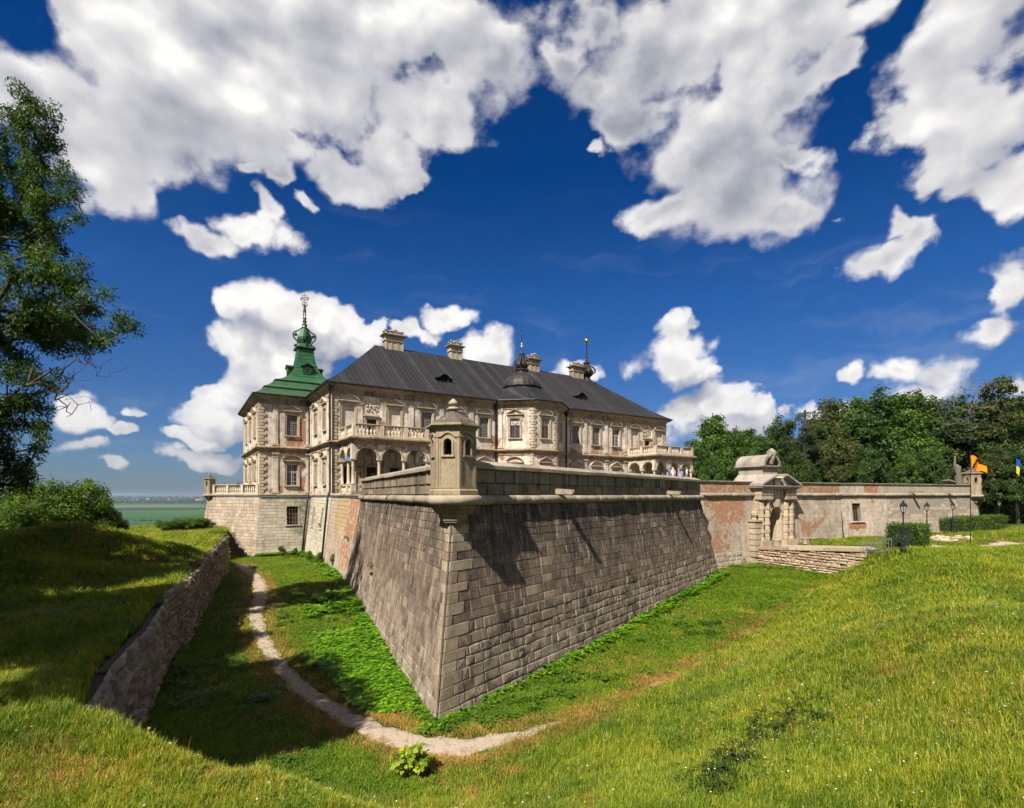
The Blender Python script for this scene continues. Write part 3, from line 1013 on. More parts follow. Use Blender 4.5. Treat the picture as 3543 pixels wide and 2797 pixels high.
def face_blocks(F, right):
    out = []
    for i, (z1, z0) in enumerate(levels):
        zm = (z0 + z1) / 2
        dz = K_B * max(0, Z_C - zm)
        lr, ll = lens[i]
        if right:
            a, end = -COTH * dz + lr + 0.015, L_R + 1.58 * dz
        else:
            a, end = -1.0 * dz, L_L + COTH * dz - ll - 0.015
        rough_here = zm < (-5.2 if right else -7.0)
        first = True
        while a < end - 0.02:
            w = random.uniform(0.45, 1.1) if right else random.uniform(0.38, 0.95)
            if first:
                w *= random.uniform(0.5, 0.9)
                first = False
            if end - a - w < 0.3:
                w = end - a
            rough = rough_here and random.random() < 0.9
            pr = 0.010 + random.uniform(-0.008, 0.010)
            gp = 0.014
            q = 0.006
            if rough:
                pr, gp, q = 0.016 + random.uniform(-0.018, 0.024), random.uniform(0.015, 0.04), 0.018
            rn = random.random() ** 1.3 * 0.85
            if random.random() < 0.07: rn = 1.0
            if rough and random.random() < 0.05 and w > 0.7:
                c = a + w * random.uniform(0.35, 0.65)
                zc = z0 + (z1 - z0) * random.uniform(0.4, 0.6)
                for (u0, u1, w0, w1) in ((a, c, z0, z1), (c, a + w, z0, zc), (c, a + w, zc, z1)):
                    out.append(block_mesh(F, u0, u1, w0, w1, pr + random.uniform(-0.015, 0.015), gp, q, None, random.random()))
            else:
                dzr = random.uniform(-0.012, 0.012)
                out.append(block_mesh(F, a, a + w, z0 + dzr, z1 + dzr, pr, gp, q, None, rn))
            a += w
    return out


SLIT_S = 11.2                           # loophole in the left face
_bl = [b for b in face_blocks(BL, False)]
keep = []
for b in _bl:
    if b is None: continue
    c = (Vector(b.v[4]) + Vector(b.v[6])) / 2
    s = (c - BL.O).dot(BL.a)
    if abs(s - SLIT_S) < 0.42 and -5.3 < c.z < -1.95:
        continue
    keep.append(b)
lay(bast, "ashlar_block", keep + face_blocks(BR, True), M_BAST, 300, "ashlar_blocks_small")
# the loophole: reveal, sill, brick back
m = MB()
m.cur_r = 0.5
a0, a1 = SLIT_S - 0.16, SLIT_S + 0.16
for (x0, x1, z0, z1) in ((a0 - 0.25, a0, -5.2, -2.0), (a1, a1 + 0.25, -5.2, -2.0), (a0, a1, -2.12, -2.0)):
    m.fbox(BL, x0, x1, z0, z1, -0.4, 0.03)
w_ = m.build("loophole", M_QUOIN, bast)
m = MB()
m.fbox(BL, a0, a1, -5.2, -2.12, -0.42, -0.24)
m.build("brick_infill", flat("loophole_brick", (0.22, 0.085, 0.045), 0.9, var=0.5, scale=14), w_)
m = MB()
m.cur_r = 0.8
m.fbox(BL, a0 - 0.35, a1 + 0.35, -5.34, -5.2, -0.1, 0.26)
m.build("sill", M_QUOIN, w_)


def cordon(parent, F, s0, s1, zc, r, mat, lmin=0.9, lmax=1.9, proud=0.06, name="cordon_stone"):
    """Rounded string of stones, each its own piece."""
    a = s0
    while a < s1 - 0.02:
        w = min(random.uniform(lmin, lmax), s1 - a)
        if s1 - a - w < 0.3:
            w = s1 - a
        m = MB()
        m.cur_r = random.random()
        m.smooth = True
        rr = r * random.uniform(0.94, 1.05)
        oz, oo = zc + random.uniform(-0.012, 0.012), proud + random.uniform(-0.015, 0.015)
        rows = []
        for x in (a + 0.008, a + 0.05, (a + a + w) / 2, a + w - 0.05, a + w - 0.008):
            sc = 0.93 if x in (a + 0.008, a + w - 0.008) else random.uniform(0.98, 1.02)
            rows.append([F(x, oz + rr * sc * math.sin(t), oo + rr * sc * math.cos(t)) for t in np.linspace(-math.pi / 2, math.pi / 2, 9)] + [F(x, oz + rr, -0.15), F(x, oz - rr, -0.15)])
        ids = m.grid(rows, close=True)
        m.face(ids[0][::-1])
        m.face(ids[-1])
        m.build(name, mat, parent)
        a += w


Z_CB = -0.24
cordon(bast, FR, 0.9, L_R + 0.2, Z_CB, 0.215, M_CORD)
cordon(bast, FL, -0.2, L_L - 0.9, Z_CB, 0.215, M_CORD)
# parapet: big slabs in two courses under a sloped coping
P_TOP = 1.18
for F, s0, s1 in ((FR, 0.75, L_R), (FL, 0.0, L_L - 0.75)):
    core = MB()
    core.fbox(F, s0, s1, -0.45, P_TOP, -1.15, -0.12)
    core.build("parapet_core", M_MORTAR, bast)
    for (z0, z1, off) in ((-0.04, 0.56, 0.0), (0.56, P_TOP, 0.7)):
        a = s0
        first = True
        while a < s1 - 0.02:
            w = random.uniform(1.15, 1.7)
            if first: w -= off; first = False
            if s1 - a - w < 0.5: w = s1 - a
            b = block_mesh(F, a, a + w, z0, z1, -0.085 + random.uniform(-.006, .006), 0.016, 0.003, None, random.random())
            b.build("parapet_slab", M_PARA, bast)
            a += w
    a = s0
    while a < s1 - 0.02:
        w = random.uniform(1.4, 2.2)
        if s1 - a - w < 0.7: w = s1 - a
        m = MB()
        m.cur_r = random.random()
        oz = random.uniform(-0.012, 0.012)
        x0, x1 = a + 0.006, a + w - 0.006
        prof = [(0.06, P_TOP), (0.08, P_TOP + 0.03), (0.08, P_TOP + 0.19), (0.05, P_TOP + 0.215), (-0.55, P_TOP + 0.42), (-1.2, P_TOP + 0.42), (-1.2, P_TOP)]
        rows = [[F(x, z + oz, o) for o, z in prof] for x in (x0, x1)]
        ids = m.grid(rows)
        m.face((ids[0][-1], ids[0][0], ids[1][0], ids[1][-1]))
        m.face(ids[0][::-1])
        m.face(ids[1])
        m.build("coping_stone", M_CORD, bast)
        a += w


def spout(parent, F, s, z, L, mat, name="water_spout"):
    m = MB()
    m.cur_r = random.random()
    w, h = 0.17, 0.30
    sec = [(-w, 0.0), (-w * .8, -h), (w * .8, -h), (w, 0.0), (w * .45, 0.0), (w * .35, -0.12), (-w * .35, -0.12), (-w * .45, 0.0)]
    rows = []
    for o, k, dz in ((-0.3, 1.0, 0.0), (0.0, 1.0, 0.0), (L * 0.55, 0.92, -0.03), (L * 0.95, 0.86, -0.06), (L, 0.7, -0.07)):
        rows.append([F(s + x * k, z + dz + y * k, o) for x, y in sec])
    ids = m.grid(rows, close=True)
    m.face(ids[-1])
    m.build(name, mat, parent)


for s in (8.2, 24.3):
    spout(bast, FR, s, 0.34, 1.05, M_CORD)
for s in (3.0, 13.5):
    spout(bast, FL, s, 0.36, 1.25, M_CORD)


# ------------------------------------------------------------------ sentry turrets
def turret(loc, label, zc, scale=1.0, rot=0.0, corbel=True, low=0):
    """Hexagonal stone sentry box on a corner, with corbel, cornice, roof and finial."""
    t = thing("sentry_turret", (loc[0], loc[1], zc - 1.6 * scale), label, "turret", "stone sentry turrets on the bastion corners")
    S = scale
    c = (loc[0], loc[1], zc)
    Rb = 0.99 * S

    def hexp(r, z, n=6):
        return [Vector((c[0] + r * S * math.cos(rot + math.pi / 3 * k), c[1] + r * S * math.sin(rot + math.pi / 3 * k), c[2] + z * S)) for k in range(n)]
    # shaft with window openings: each face a wall of its own built round the opening
    m = MB()
    m.cur_r = 0.3
    panes = []
    H = 2.80
    for k in range(6):
        p0, p1 = hexp(0.99, 0)[k], hexp(0.99, 0)[(k + 1) % 6]
        L = (p1 - p0).length
        d = (p1 - p0).normalized()
        # outward frame: along must run so that outward is to the right
        F = Fr((p0.x, p0.y, c[2]), (d.x, d.y))
        if F.n.dot(Vector((p0.x + p1.x - 2 * c[0], p0.y + p1.y - 2 * c[1], 0))) < 0:
            F = Fr((p1.x, p1.y, c[2]), (-d.x, -d.y))
        mid = L / 2
        w, zs, zt = 0.17 * S, 1.68 * S, 2.18 * S
        zS, zH = 0.0, H * S
        arc = [(mid + w * math.cos(a), zt + w * math.sin(a)) for a in np.linspace(0, math.pi, 7)]
        # left, right, below, above
        m.poly([F(0, zS), F(mid - w, zS), F(mid - w, zH), F(0, zH)])
        m.poly([F(mid + w, zS), F(L, zS), F(L, zH), F(mid + w, zH)])
        m.poly([F(mid - w, zS), F(mid + w, zS), F(mid + w, zs), F(mid - w, zs)])
        for (x0, y0), (x1, y1) in zip(arc[:-1], arc[1:]):
            m.poly([F(x1, y1), F(x0, y0), F(x0, zH), F(x1, zH)])
        op = [(mid + w, zs), (mid + w, zt)] + arc[1:-1] + [(mid - w, zt), (mid - w, zs)]
        n = len(op)
        for i in range(n):
            (x0, y0), (x1, y1) = op[i], op[(i + 1) % n]
            m.poly([F(x0, y0), F(x1, y1), F(x1, y1, -0.22 * S), F(x0, y0, -0.22 * S)])
        panes.append((F, mid, w, zs, zt, L))
    body = m.build("shaft", M_TURRET, t)
    for (F, mid, w, zs, zt, L) in panes:
        m = MB()
        m.cur_r = 0.6
        # window surround
        a = [(mid + (w + .005) * math.cos(t_), zt + (w + .005) * math.sin(t_)) for t_ in np.linspace(0, math.pi, 9)]
        b = [(mid + (w + .085 * S) * math.cos(t_), zt + (w + .085 * S) * math.sin(t_)) for t_ in np.linspace(0, math.pi, 9)]
        inn = [(mid + w + .005, zs)] + a + [(mid - w - .005, zs)]
        out_ = [(mid + w + .085 * S, zs)] + b + [(mid - w - .085 * S, zs)]
        for i in range(len(inn) - 1):
            for o in (0.045 * S,):
                m.poly([F(*inn[i], o), F(*out_[i], o), F(*out_[i + 1], o), F(*inn[i + 1], o)])
                m.poly([F(*out_[i], 0), F(*out_[i], o), F(*out_[i + 1], o), F(*out_[i + 1], 0)])
                m.poly([F(*inn[i], o), F(*inn[i], 0), F(*inn[i + 1], 0), F(*inn[i + 1], o)])
        m.fbox(F, mid - w - .12 * S, mid + w + .12 * S, zs - .085 * S, zs + 0.002, -.01, .07 * S)
        # moulding that arches over the window
        wv = [(x, (2.46 + (0.17 * max(0, math.cos((x - mid) / (L * .30) * math.pi / 2)) if abs(x - mid) < L * .30 else 0)) * S) for x in np.linspace(0.0, L, 19)]
        for (x0, y0), (x1, y1) in zip(wv[:-1], wv[1:]):
            m.hexa([F(x0, y0 - .045 * S, .06 * S), F(x1, y1 - .045 * S, .06 * S), F(x1, y1 - .045 * S, -.01), F(x0, y0 - .045 * S, -.01), F(x0, y0 + .03 * S, .06 * S), F(x1, y1 + .03 * S, .06 * S), F(x1, y1 + .03 * S, -.01), F(x0, y0 + .03 * S, -.01)])
        # raised border of the sunk panel, with pilaster strips at the edges
        for (x0, x1, z0, z1, o) in ((0.0, 0.10 * S, 0.30 * S, 2.38 * S, 0.030), (L - 0.10 * S, L, 0.30 * S, 2.38 * S, 0.030), (0.10 * S, L - 0.10 * S, 0.30 * S, 0.38 * S, 0.026),
                                    (0.145 * S, 0.175 * S, 0.42 * S, 2.16 * S, 0.022), (L - 0.175 * S, L - 0.145 * S, 0.42 * S, 2.16 * S, 0.022),
                                    (0.145 * S, mid - w - .12 * S, 2.16 * S, 2.19 * S, 0.022), (mid + w + .12 * S, L - 0.145 * S, 2.16 * S, 2.19 * S, 0.022)):
            m.fbox(F, x0, x1, z0, z1, -0.01, o * S)
        m.build("window_surround", M_TURRET, t)
    m = MB()
    m.cur_r = 0.2
    hx = lambda prof: m.lathe([(r * S, z * S) for r, z in prof], c, 6, rot)
    hx([(1.08, 0.02), (1.09, 0.04), (1.09, 0.20), (1.03, 0.27), (0.97, 0.29)])
    m.build("plinth", M_TURRET, t)
    m = MB()
    m.cur_r = 0.1
    hx([(0.97, 2.72), (1.05, 2.76), (1.05, 2.81), (1.12, 2.85), (1.20, 2.89), (1.24, 2.90), (1.24, 2.97), (1.0, 3.02)])
    m.build("cornice", M_TURRET, t)
    m = MB()
    rows = [(1.05, 3.0), (1.0, 3.06), (0.90, 3.15), (0.76, 3.24), (0.58, 3.34), (0.40, 3.44), (0.27, 3.52), (0.20, 3.60), (0.17, 3.66)]
    hx(rows)
    m.build("roof", M_LICHEN, t)
    m = MB()
    m.smooth = True
    m.lathe([(r * S, z * S) for r, z in [(0.12, 3.62), (0.25, 3.66), (0.28, 3.71), (0.22, 3.77), (0.11, 3.80), (0.10, 3.83), (0.18, 3.87), (0.22, 3.94), (0.18, 4.02), (0.11, 4.08), (0.04, 4.14), (0.0, 4.16)]], c, 10)
    m.build("finial", M_CORD, t)
    # round cordon under the box and the tapering corbel
    m = MB()
    m.smooth = True
    m.cur_r = 0.6
    m.lathe([((1.10 + 0.20 * math.cos(a)) * S, (-0.20 + 0.21 * math.sin(a)) * S) for a in np.linspace(-math.pi / 2, math.pi / 2, 9)], c, 6, rot)
    m.build("cordon", M_CORD, t)
    if corbel:
        m = MB()
        m.cur_r = 0.7
        prof = [(1.06, -0.38), (1.02, -0.48), (0.98, -0.55), (0.80, -0.72), (0.66, -0.82), (0.64, -0.96), (0.60, -0.98), (0.60, -1.06), (0.54, -1.08), (0.54, -1.15), (0.42, -1.19), (0.30, -1.40), (0.10, -1.62), (0.05, -1.68)]
        m.lathe([(r * S, z * S) for r, z in prof[::-1]], c, 6, rot)
        m.build("corbel", M_QUOIN, t)
    return t


# the edge between the lit and the shaded face looks a little right of the camera
turret((-2.52, 22.35), "large stone sentry turret with lichened roof on the nearest bastion corner", -0.02, 1.0, R(-90 + 21))

# ------------------------------------------------------------------ palace plan (shared by the terrace walls)
PA = Vector((-21.26, 61.4, 0))
T1 = PA + PE2 * 12.0
T0 = T1 - PE1 * 6.4
S3 = Vector((-42.9, 73.6, 0))


# terrace walls: left bastion face, tower base, end wall base, wall to the great bastion
K_T = 0.13


class Bat0(Fr):
    def __call__(s, a, z, o=0.0):
        return s.O + s.a * a + s.n * (o + s.k * max(0.0, -0.25 - z)) + Vector((0, 0, z))


def base_wall(name, label, P0, P1, mat, mortar, zbot, ch, lmin, lmax, limit, ds0=0.0, ds1=0.0, holes=(), cord=0.2, brick=None):
    d = (P1 - P0)
    L = math.hypot(d.x, d.y)
    F = Bat0((P0.x, P0.y, 0), (d.x, d.y), K_T)
    t = thing(name, ((P0.x + P1.x) / 2, (P0.y + P1.y) / 2, zbot), label, "wall")
    m = MB()
    dz = K_T * (-0.25 - zbot)
    zs = sorted({zbot, -0.25} | {h for q in holes for h in q[2:]})
    xs_ = sorted({0.0, L} | {h for q in holes for h in q[:2]})
    for z0, z1 in zip(zs[:-1], zs[1:]):
        for x0, x1 in zip(xs_[:-1], xs_[1:]):
            if any(q[0] <= x0 and x1 <= q[1] and q[2] <= z0 and z1 <= q[3] for q in holes):
                continue
            b = [[x0, z0], [x1, z0], [x1, z1], [x0, z1]]
            for q in b:
                if q[0] == 0.0: q[0] = ds0 * K_T * (-0.25 - q[1])
                elif q[0] == L: q[0] = L + ds1 * K_T * (-0.25 - q[1])
            m.poly([F(q[0], q[1], -0.035) for q in b])
    m.build("core", mortar, t)
    bl = courses(F, 0.0, L, -0.25, zbot, ch, lmin, lmax, 0.02, 0.02, 0.003, ds0 * K_T, ds1 * K_T, holes=[(q[0] - .02, q[1] + .02, q[2], q[3]) for q in holes])
    if brick:
        bl = [b for b in bl if b is not None and not brick((Vector(b.v[4]) + Vector(b.v[6])) / 2 - F.O, F)]
    lay(t, "ashlar_block", bl, mat, limit, "ashlar_blocks_small")
    cordon(t, Fr((P0.x, P0.y, 0), (d.x, d.y)), -0.05, L + 0.05, 0.0, cord, M_CORD, 1.4, 2.6)
    return t, F, L


def barred_window(parent, F, x0, x1, z0, z1, bars, surround=0.22, bx=3, bz=4):
    """Deep opening in a thick wall: dressed surround, dark room behind, iron grille."""
    m = MB()
    m.cur_r = 0.8
    for (a0, a1, y0, y1) in ((x0 - surround, x0, z0, z1), (x1, x1 + surround, z0, z1), (x0 - surround, x1 + surround, z1, z1 + surround)):
        m.fbox(F, a0, a1, y0, y1, -0.4, 0.055)
    w = m.build("window", M_WHITE, parent)
    m = MB()
    m.fbox(F, x0 - surround - .08, x1 + surround + .08, z0 - 0.14, z0, -0.2, 0.16)
    m.build("sill", M_WHITE, w)
    m = MB()
    m.fbox(F, x0 - .01, x1 + .01, z0 - .01, z1 + .01, -0.62, -0.42)
    m.build("pane", M_DARK, w)
    m = MB()
    for i in range(bx):
        x = x0 + (x1 - x0) * (i + 1) / (bx + 1)
        m.tube([F(x, z0, -0.16), F(x, z1, -0.16)], 0.022, 5)
    for i in range(bz):
        z = z0 + (z1 - z0) * (i + 0.7) / (bz + .4)
        m.tube([F(x0, z, -0.16), F(x1, z, -0.16)], 0.022, 5)
    m.build("grille", bars, w)
    return w


def mitre(A, B, C):
    """How far the two walls meeting at B shift along themselves per metre of outward lean."""
    d0, d1 = (B - A).normalized(), (C - B).normalized()
    n0, n1 = Vector((d0.y, -d0.x, 0)), Vector((d1.y, -d1.x, 0))
    v = (n0 + n1) / (1 + n0.dot(n1))
    return v.dot(d0), v.dot(d1)


JL = Vector((SH_L.x, SH_L.y, 0))
_j = (JL - PA).normalized()
M_OCHRE = stone("ochre_stained_ashlar", [(0.36, 0.285, 0.205), (0.45, 0.37, 0.275), (0.41, 0.33, 0.24)], grime_amt=0.40, streak=0.8, pale=(0.55, 0.50, 0.42), pale_amt=0.30, bump=0.6, wash=0.5, stains=[(tuple(PA + _j * 6.5 + Vector((0, 0, -2.2))), 4.2, (0.40, 0.25, 0.09), 0.75), (tuple(PA + _j * 10.0 + Vector((0, 0, -1.5))), 3.0, (0.40, 0.23, 0.08), 0.7)])
MI0, MI1, MI2 = mitre(S3, T0, T1), mitre(T0, T1, PA), mitre(T1, PA, JL)
# left bastion: from its salient to the tower corner
lb, F_LB, L_LB = base_wall("terrace_bastion", "pale streaked stone bastion wall below the terrace with the balustrade", S3, T0, M_LBAST, M_MORTAR_P, -8.6, 0.42, 0.7, 1.6, 200, ds0=-1.0, ds1=MI0[0])
lb["category"] = "bastion"
tb, F_TB, L_TB = base_wall("tower_base_wall", "pale ashlar base under the green-roofed tower with one barred window", T0, T1, M_WHITE, M_MORTAR_P, -8.4, 0.40, 0.7, 1.9, 260, ds0=MI0[1], ds1=MI1[0],
                           holes=[(3.3, 4.75, -4.0, -1.55)])
barred_window(tb, F_TB, 3.3, 4.75, -4.0, -1.55, M_BARS)
F_EB0 = Fr((T1.x, T1.y, 0), -PE2)
eb, F_EB, L_EB = base_wall("palace_base_wall", "pale ashlar base below the palace end wall with two narrow windows", T1, PA, M_WHITE, M_MORTAR_P, -8.5, 0.42, 0.6, 1.7, 220, ds0=MI1[1], ds1=MI2[0],
                           holes=[(3.0, 3.9, -4.1, -1.6), (8.0, 8.9, -4.1, -1.6)])
for x in (3.0, 8.0):
    barred_window(eb, F_EB, x, x + .9, -4.1, -1.6, M_BARS, 0.2, 2, 4)
def _brick_here(v, F):
    s, z = v.dot(F.a), v.z
    return 12.2 + 0.42 * z + 0.5 * math.sin(z * 1.7) < s and z > -6.6 + 0.6 * math.sin(s * 2.1)


jb, F_JB, L_JB = base_wall("moat_wall", "stained wall with a bared brick patch between palace base and great bastion", PA, JL, M_OCHRE, M_MORTAR_P, -8.7, 0.42, 0.6, 1.5, 200, ds0=MI2[1], ds1=0.3, brick=_brick_here)
M_BRICKW = plaster("brick_with_plaster_scraps", (0.50, 0.42, 0.31), (F_JB.a.x, F_JB.a.y, 0), bare=0.47, grime_amt=0.5)
m = MB()
m.poly([F_JB(8.4, -7.6, -0.012), F_JB(L_JB + 1, -7.6, -0.012), F_JB(L_JB, -0.25, -0.012), F_JB(8.4, -0.25, -0.012)])
m.build("bared_brick", M_BRICKW, jb)
# terrace floor behind all these walls
m = MB()
m.poly([(S3.x, S3.y, 0.04), (T0.x, T0.y, 0.04), (T1.x, T1.y, 0.04), (PA.x, PA.y, 0.04), (JL.x, JL.y, 0.04), (C_T.x, C_T.y, 0.04), (SH_R.x, SH_R.y, 0.04), (15.5, 56.0, 0.04), (28.6, 58.2, 0.04), (40.0, 63.5, 0.04), (62.5, 71, 0.04), (75, 120, 0.04), (-20, 150, 0.04)])
tag(m.build("terrace_floor", flat("terrace_gravel", (0.20, 0.17, 0.12), 0.95, var=0.3)), "gravel terrace round the palace behind the parapets", kind="structure")

turret((S3.x + .25, S3.y - .1), "small stone sentry turret at the far end of the balustraded terrace", 0.10, .74, R(-90 + 25))


# ------------------------------------------------------------------ palace
def W(a, b, z):
    """Palace coordinates: along the front, back from the front, height."""
    return PA + PE1 * a + PE2 * b + Vector((0, 0, z))


LF, DEPTH, Z_E = 57.4, 22.0, 13.2
SW = tuple(PE1 + PE2)
P0_ = lambda s, z: tuple(W(s, 0, z))
TWF = Fr((T0.x, T0.y, 0), PE1)
_tp = lambda s, z: tuple(TWF(s, z))
EWF = Fr((T1.x, T1.y, 0), -PE2)
M_PLASTER = plaster("cream_plaster", (0.70, 0.61, 0.49), SW, patches=[
    (P0_(40.9, 7.1), 1.7, 0.22), (P0_(45.3, 7.0), 1.5, 0.30), (P0_(14.2, 9.6), 1.1, 0.25), (P0_(18.6, 9.0), 1.1, 0.25), (P0_(22.2, 7.6), 1.5, 0.26),
    (P0_(36.5, 6.8), 1.4, 0.2), (P0_(6.3, 8.4), 1.2, 0.28), (P0_(0.9, 8.0), 0.8, 0.25), (P0_(25.5, 7.2), 1.6, 0.24), (P0_(24, 4.8), 2.0, 0.24), (P0_(50.8, 8.6), 1.3, 0.26),
    (P0_(54.2, 8.4), 1.3, 0.26), (P0_(47.4, 6.9), 1.0, 0.24), (P0_(18, 5.2), 2.0, 0.18), (P0_(33, 5.4), 1.8, 0.18), (P0_(4.5, 3.0), 4.5, 0.16)],
    bare=0.64, grime_amt=0.72, bare_z=[(5.0, 6.9, 0.12), (11.6, 12.7, 0.06)])
M_TPLASTER = plaster("tower_plaster", (0.68, 0.585, 0.465), SW, patches=[
    (_tp(5.6, 9.2), 1.9, 0.32), (_tp(5.9, 7.6), 1.6, 0.34), (_tp(4.0, 7.1), 1.4, 0.30), (_tp(2.3, 7.3), 0.8, 0.25), (_tp(5.8, 4.2), 1.5, 0.22), (_tp(5.6, 2.0), 1.1, 0.26),
    (_tp(2.6, 0.9), 0.9, 0.28), (_tp(5.2, 0.8), 0.9, 0.30), (_tp(1.6, 0.5), 0.7, 0.3), (tuple(EWF(2.4, 0.8)), 1.4, 0.3), (tuple(EWF(11.0, 1.8)), 0.9, 0.3)],
    bare=0.64, grime_amt=0.72, bare_z=[(5.0, 6.9, 0.10)])


def sweep(m, pts, prof, caps=True):
    """Sweep (outward, height) along plan points; outward is to the right of travel; corners mitred."""
    pts = [Vector((p[0], p[1])) for p in pts]
    rows = []
    for i, p in enumerate(pts):
        d0 = (p - pts[i - 1]).normalized() if i > 0 else None
        d1 = (pts[i + 1] - p).normalized() if i < len(pts) - 1 else None
        n0 = Vector((d0.y, -d0.x)) if d0 else None
        n1 = Vector((d1.y, -d1.x)) if d1 else None
        if n0 is None: n = n1
        elif n1 is None: n = n0
        else:
            n = (n0 + n1)
            n = n / max(0.2, (1 + n0.dot(n1)))
        rows.append([(p.x + n.x * o, p.y + n.y * o, z) for o, z in prof])
    ids = m.grid(rows)
    if caps:
        m.face(ids[0][::-1])
        m.face(ids[-1])


def wall_open(m, F, L, z0, z1, holes, reveal=0.34, s0=0.0):
    """Wall plane from s0 to L with rectangular openings and their reveals."""
    xs_ = sorted({s0, L} | {v for h in holes for v in h[:2]})
    zs = sorted({z0, z1} | {v for h in holes for v in h[2:4]})
    for za, zb in zip(zs[:-1], zs[1:]):
        for xa, xb in zip(xs_[:-1], xs_[1:]):
            if any(h[0] <= xa and xb <= h[1] and h[2] <= za and zb <= h[3] for h in holes):
                continue
            m.poly([F(xa, za), F(xb, za), F(xb, zb), F(xa, zb)])
    for h in holes:
        a, b, c, d = h[:4]
        r = -reveal
        m.poly([F(a, c), F(a, c, r), F(a, d, r), F(a, d)])
        m.poly([F(b, c, r), F(b, c), F(b, d), F(b, d, r)])
        m.poly([F(a, d), F(a, d, r), F(b, d, r), F(b, d)])
        m.poly([F(a, c, r), F(a, c), F(b, c), F(b, c, r)])


def hood(m, F, s, z, w, kind):
    """Pediment over an opening: base moulding, raking or curved top, sunk tympanum."""
    hw = w / 2
    m.fbox(F, s - hw + .06, s + hw - .06, z - 0.10, z, 0.0, 0.22)
    m.fbox(F, s - hw, s + hw, z, z + 0.11, 0.0, 0.34)
    if kind == 'tri':
        line = [(-hw - .03, z + 0.11), (0.0, z + 0.74), (hw + .03, z + 0.11)]
    else:
        line = [(hw * 1.03 * math.sin(t), z + 0.11 + 0.62 * (math.cos(t) - math.cos(1.12)) / (1 - math.cos(1.12))) for t in np.linspace(-1.12, 1.12, 9)]
        k = (hw + .03) / abs(line[0][0])
        line = [(x * k, y) for x, y in line]
    for (x0, y0), (x1, y1) in zip(line[:-1], line[1:]):
        t = 0.13
        m.hexa([F(s + x0, y0, .36), F(s + x1, y1, .36), F(s + x1, y1, 0), F(s + x0, y0, 0), F(s + x0, y0 + t, .40), F(s + x1, y1 + t, .40), F(s + x1, y1 + t, 0), F(s + x0, y0 + t, 0)])
    tym = [(s + x, y + .02) for x, y in line]
    m.prism(tym, F, 0.0, 0.10)


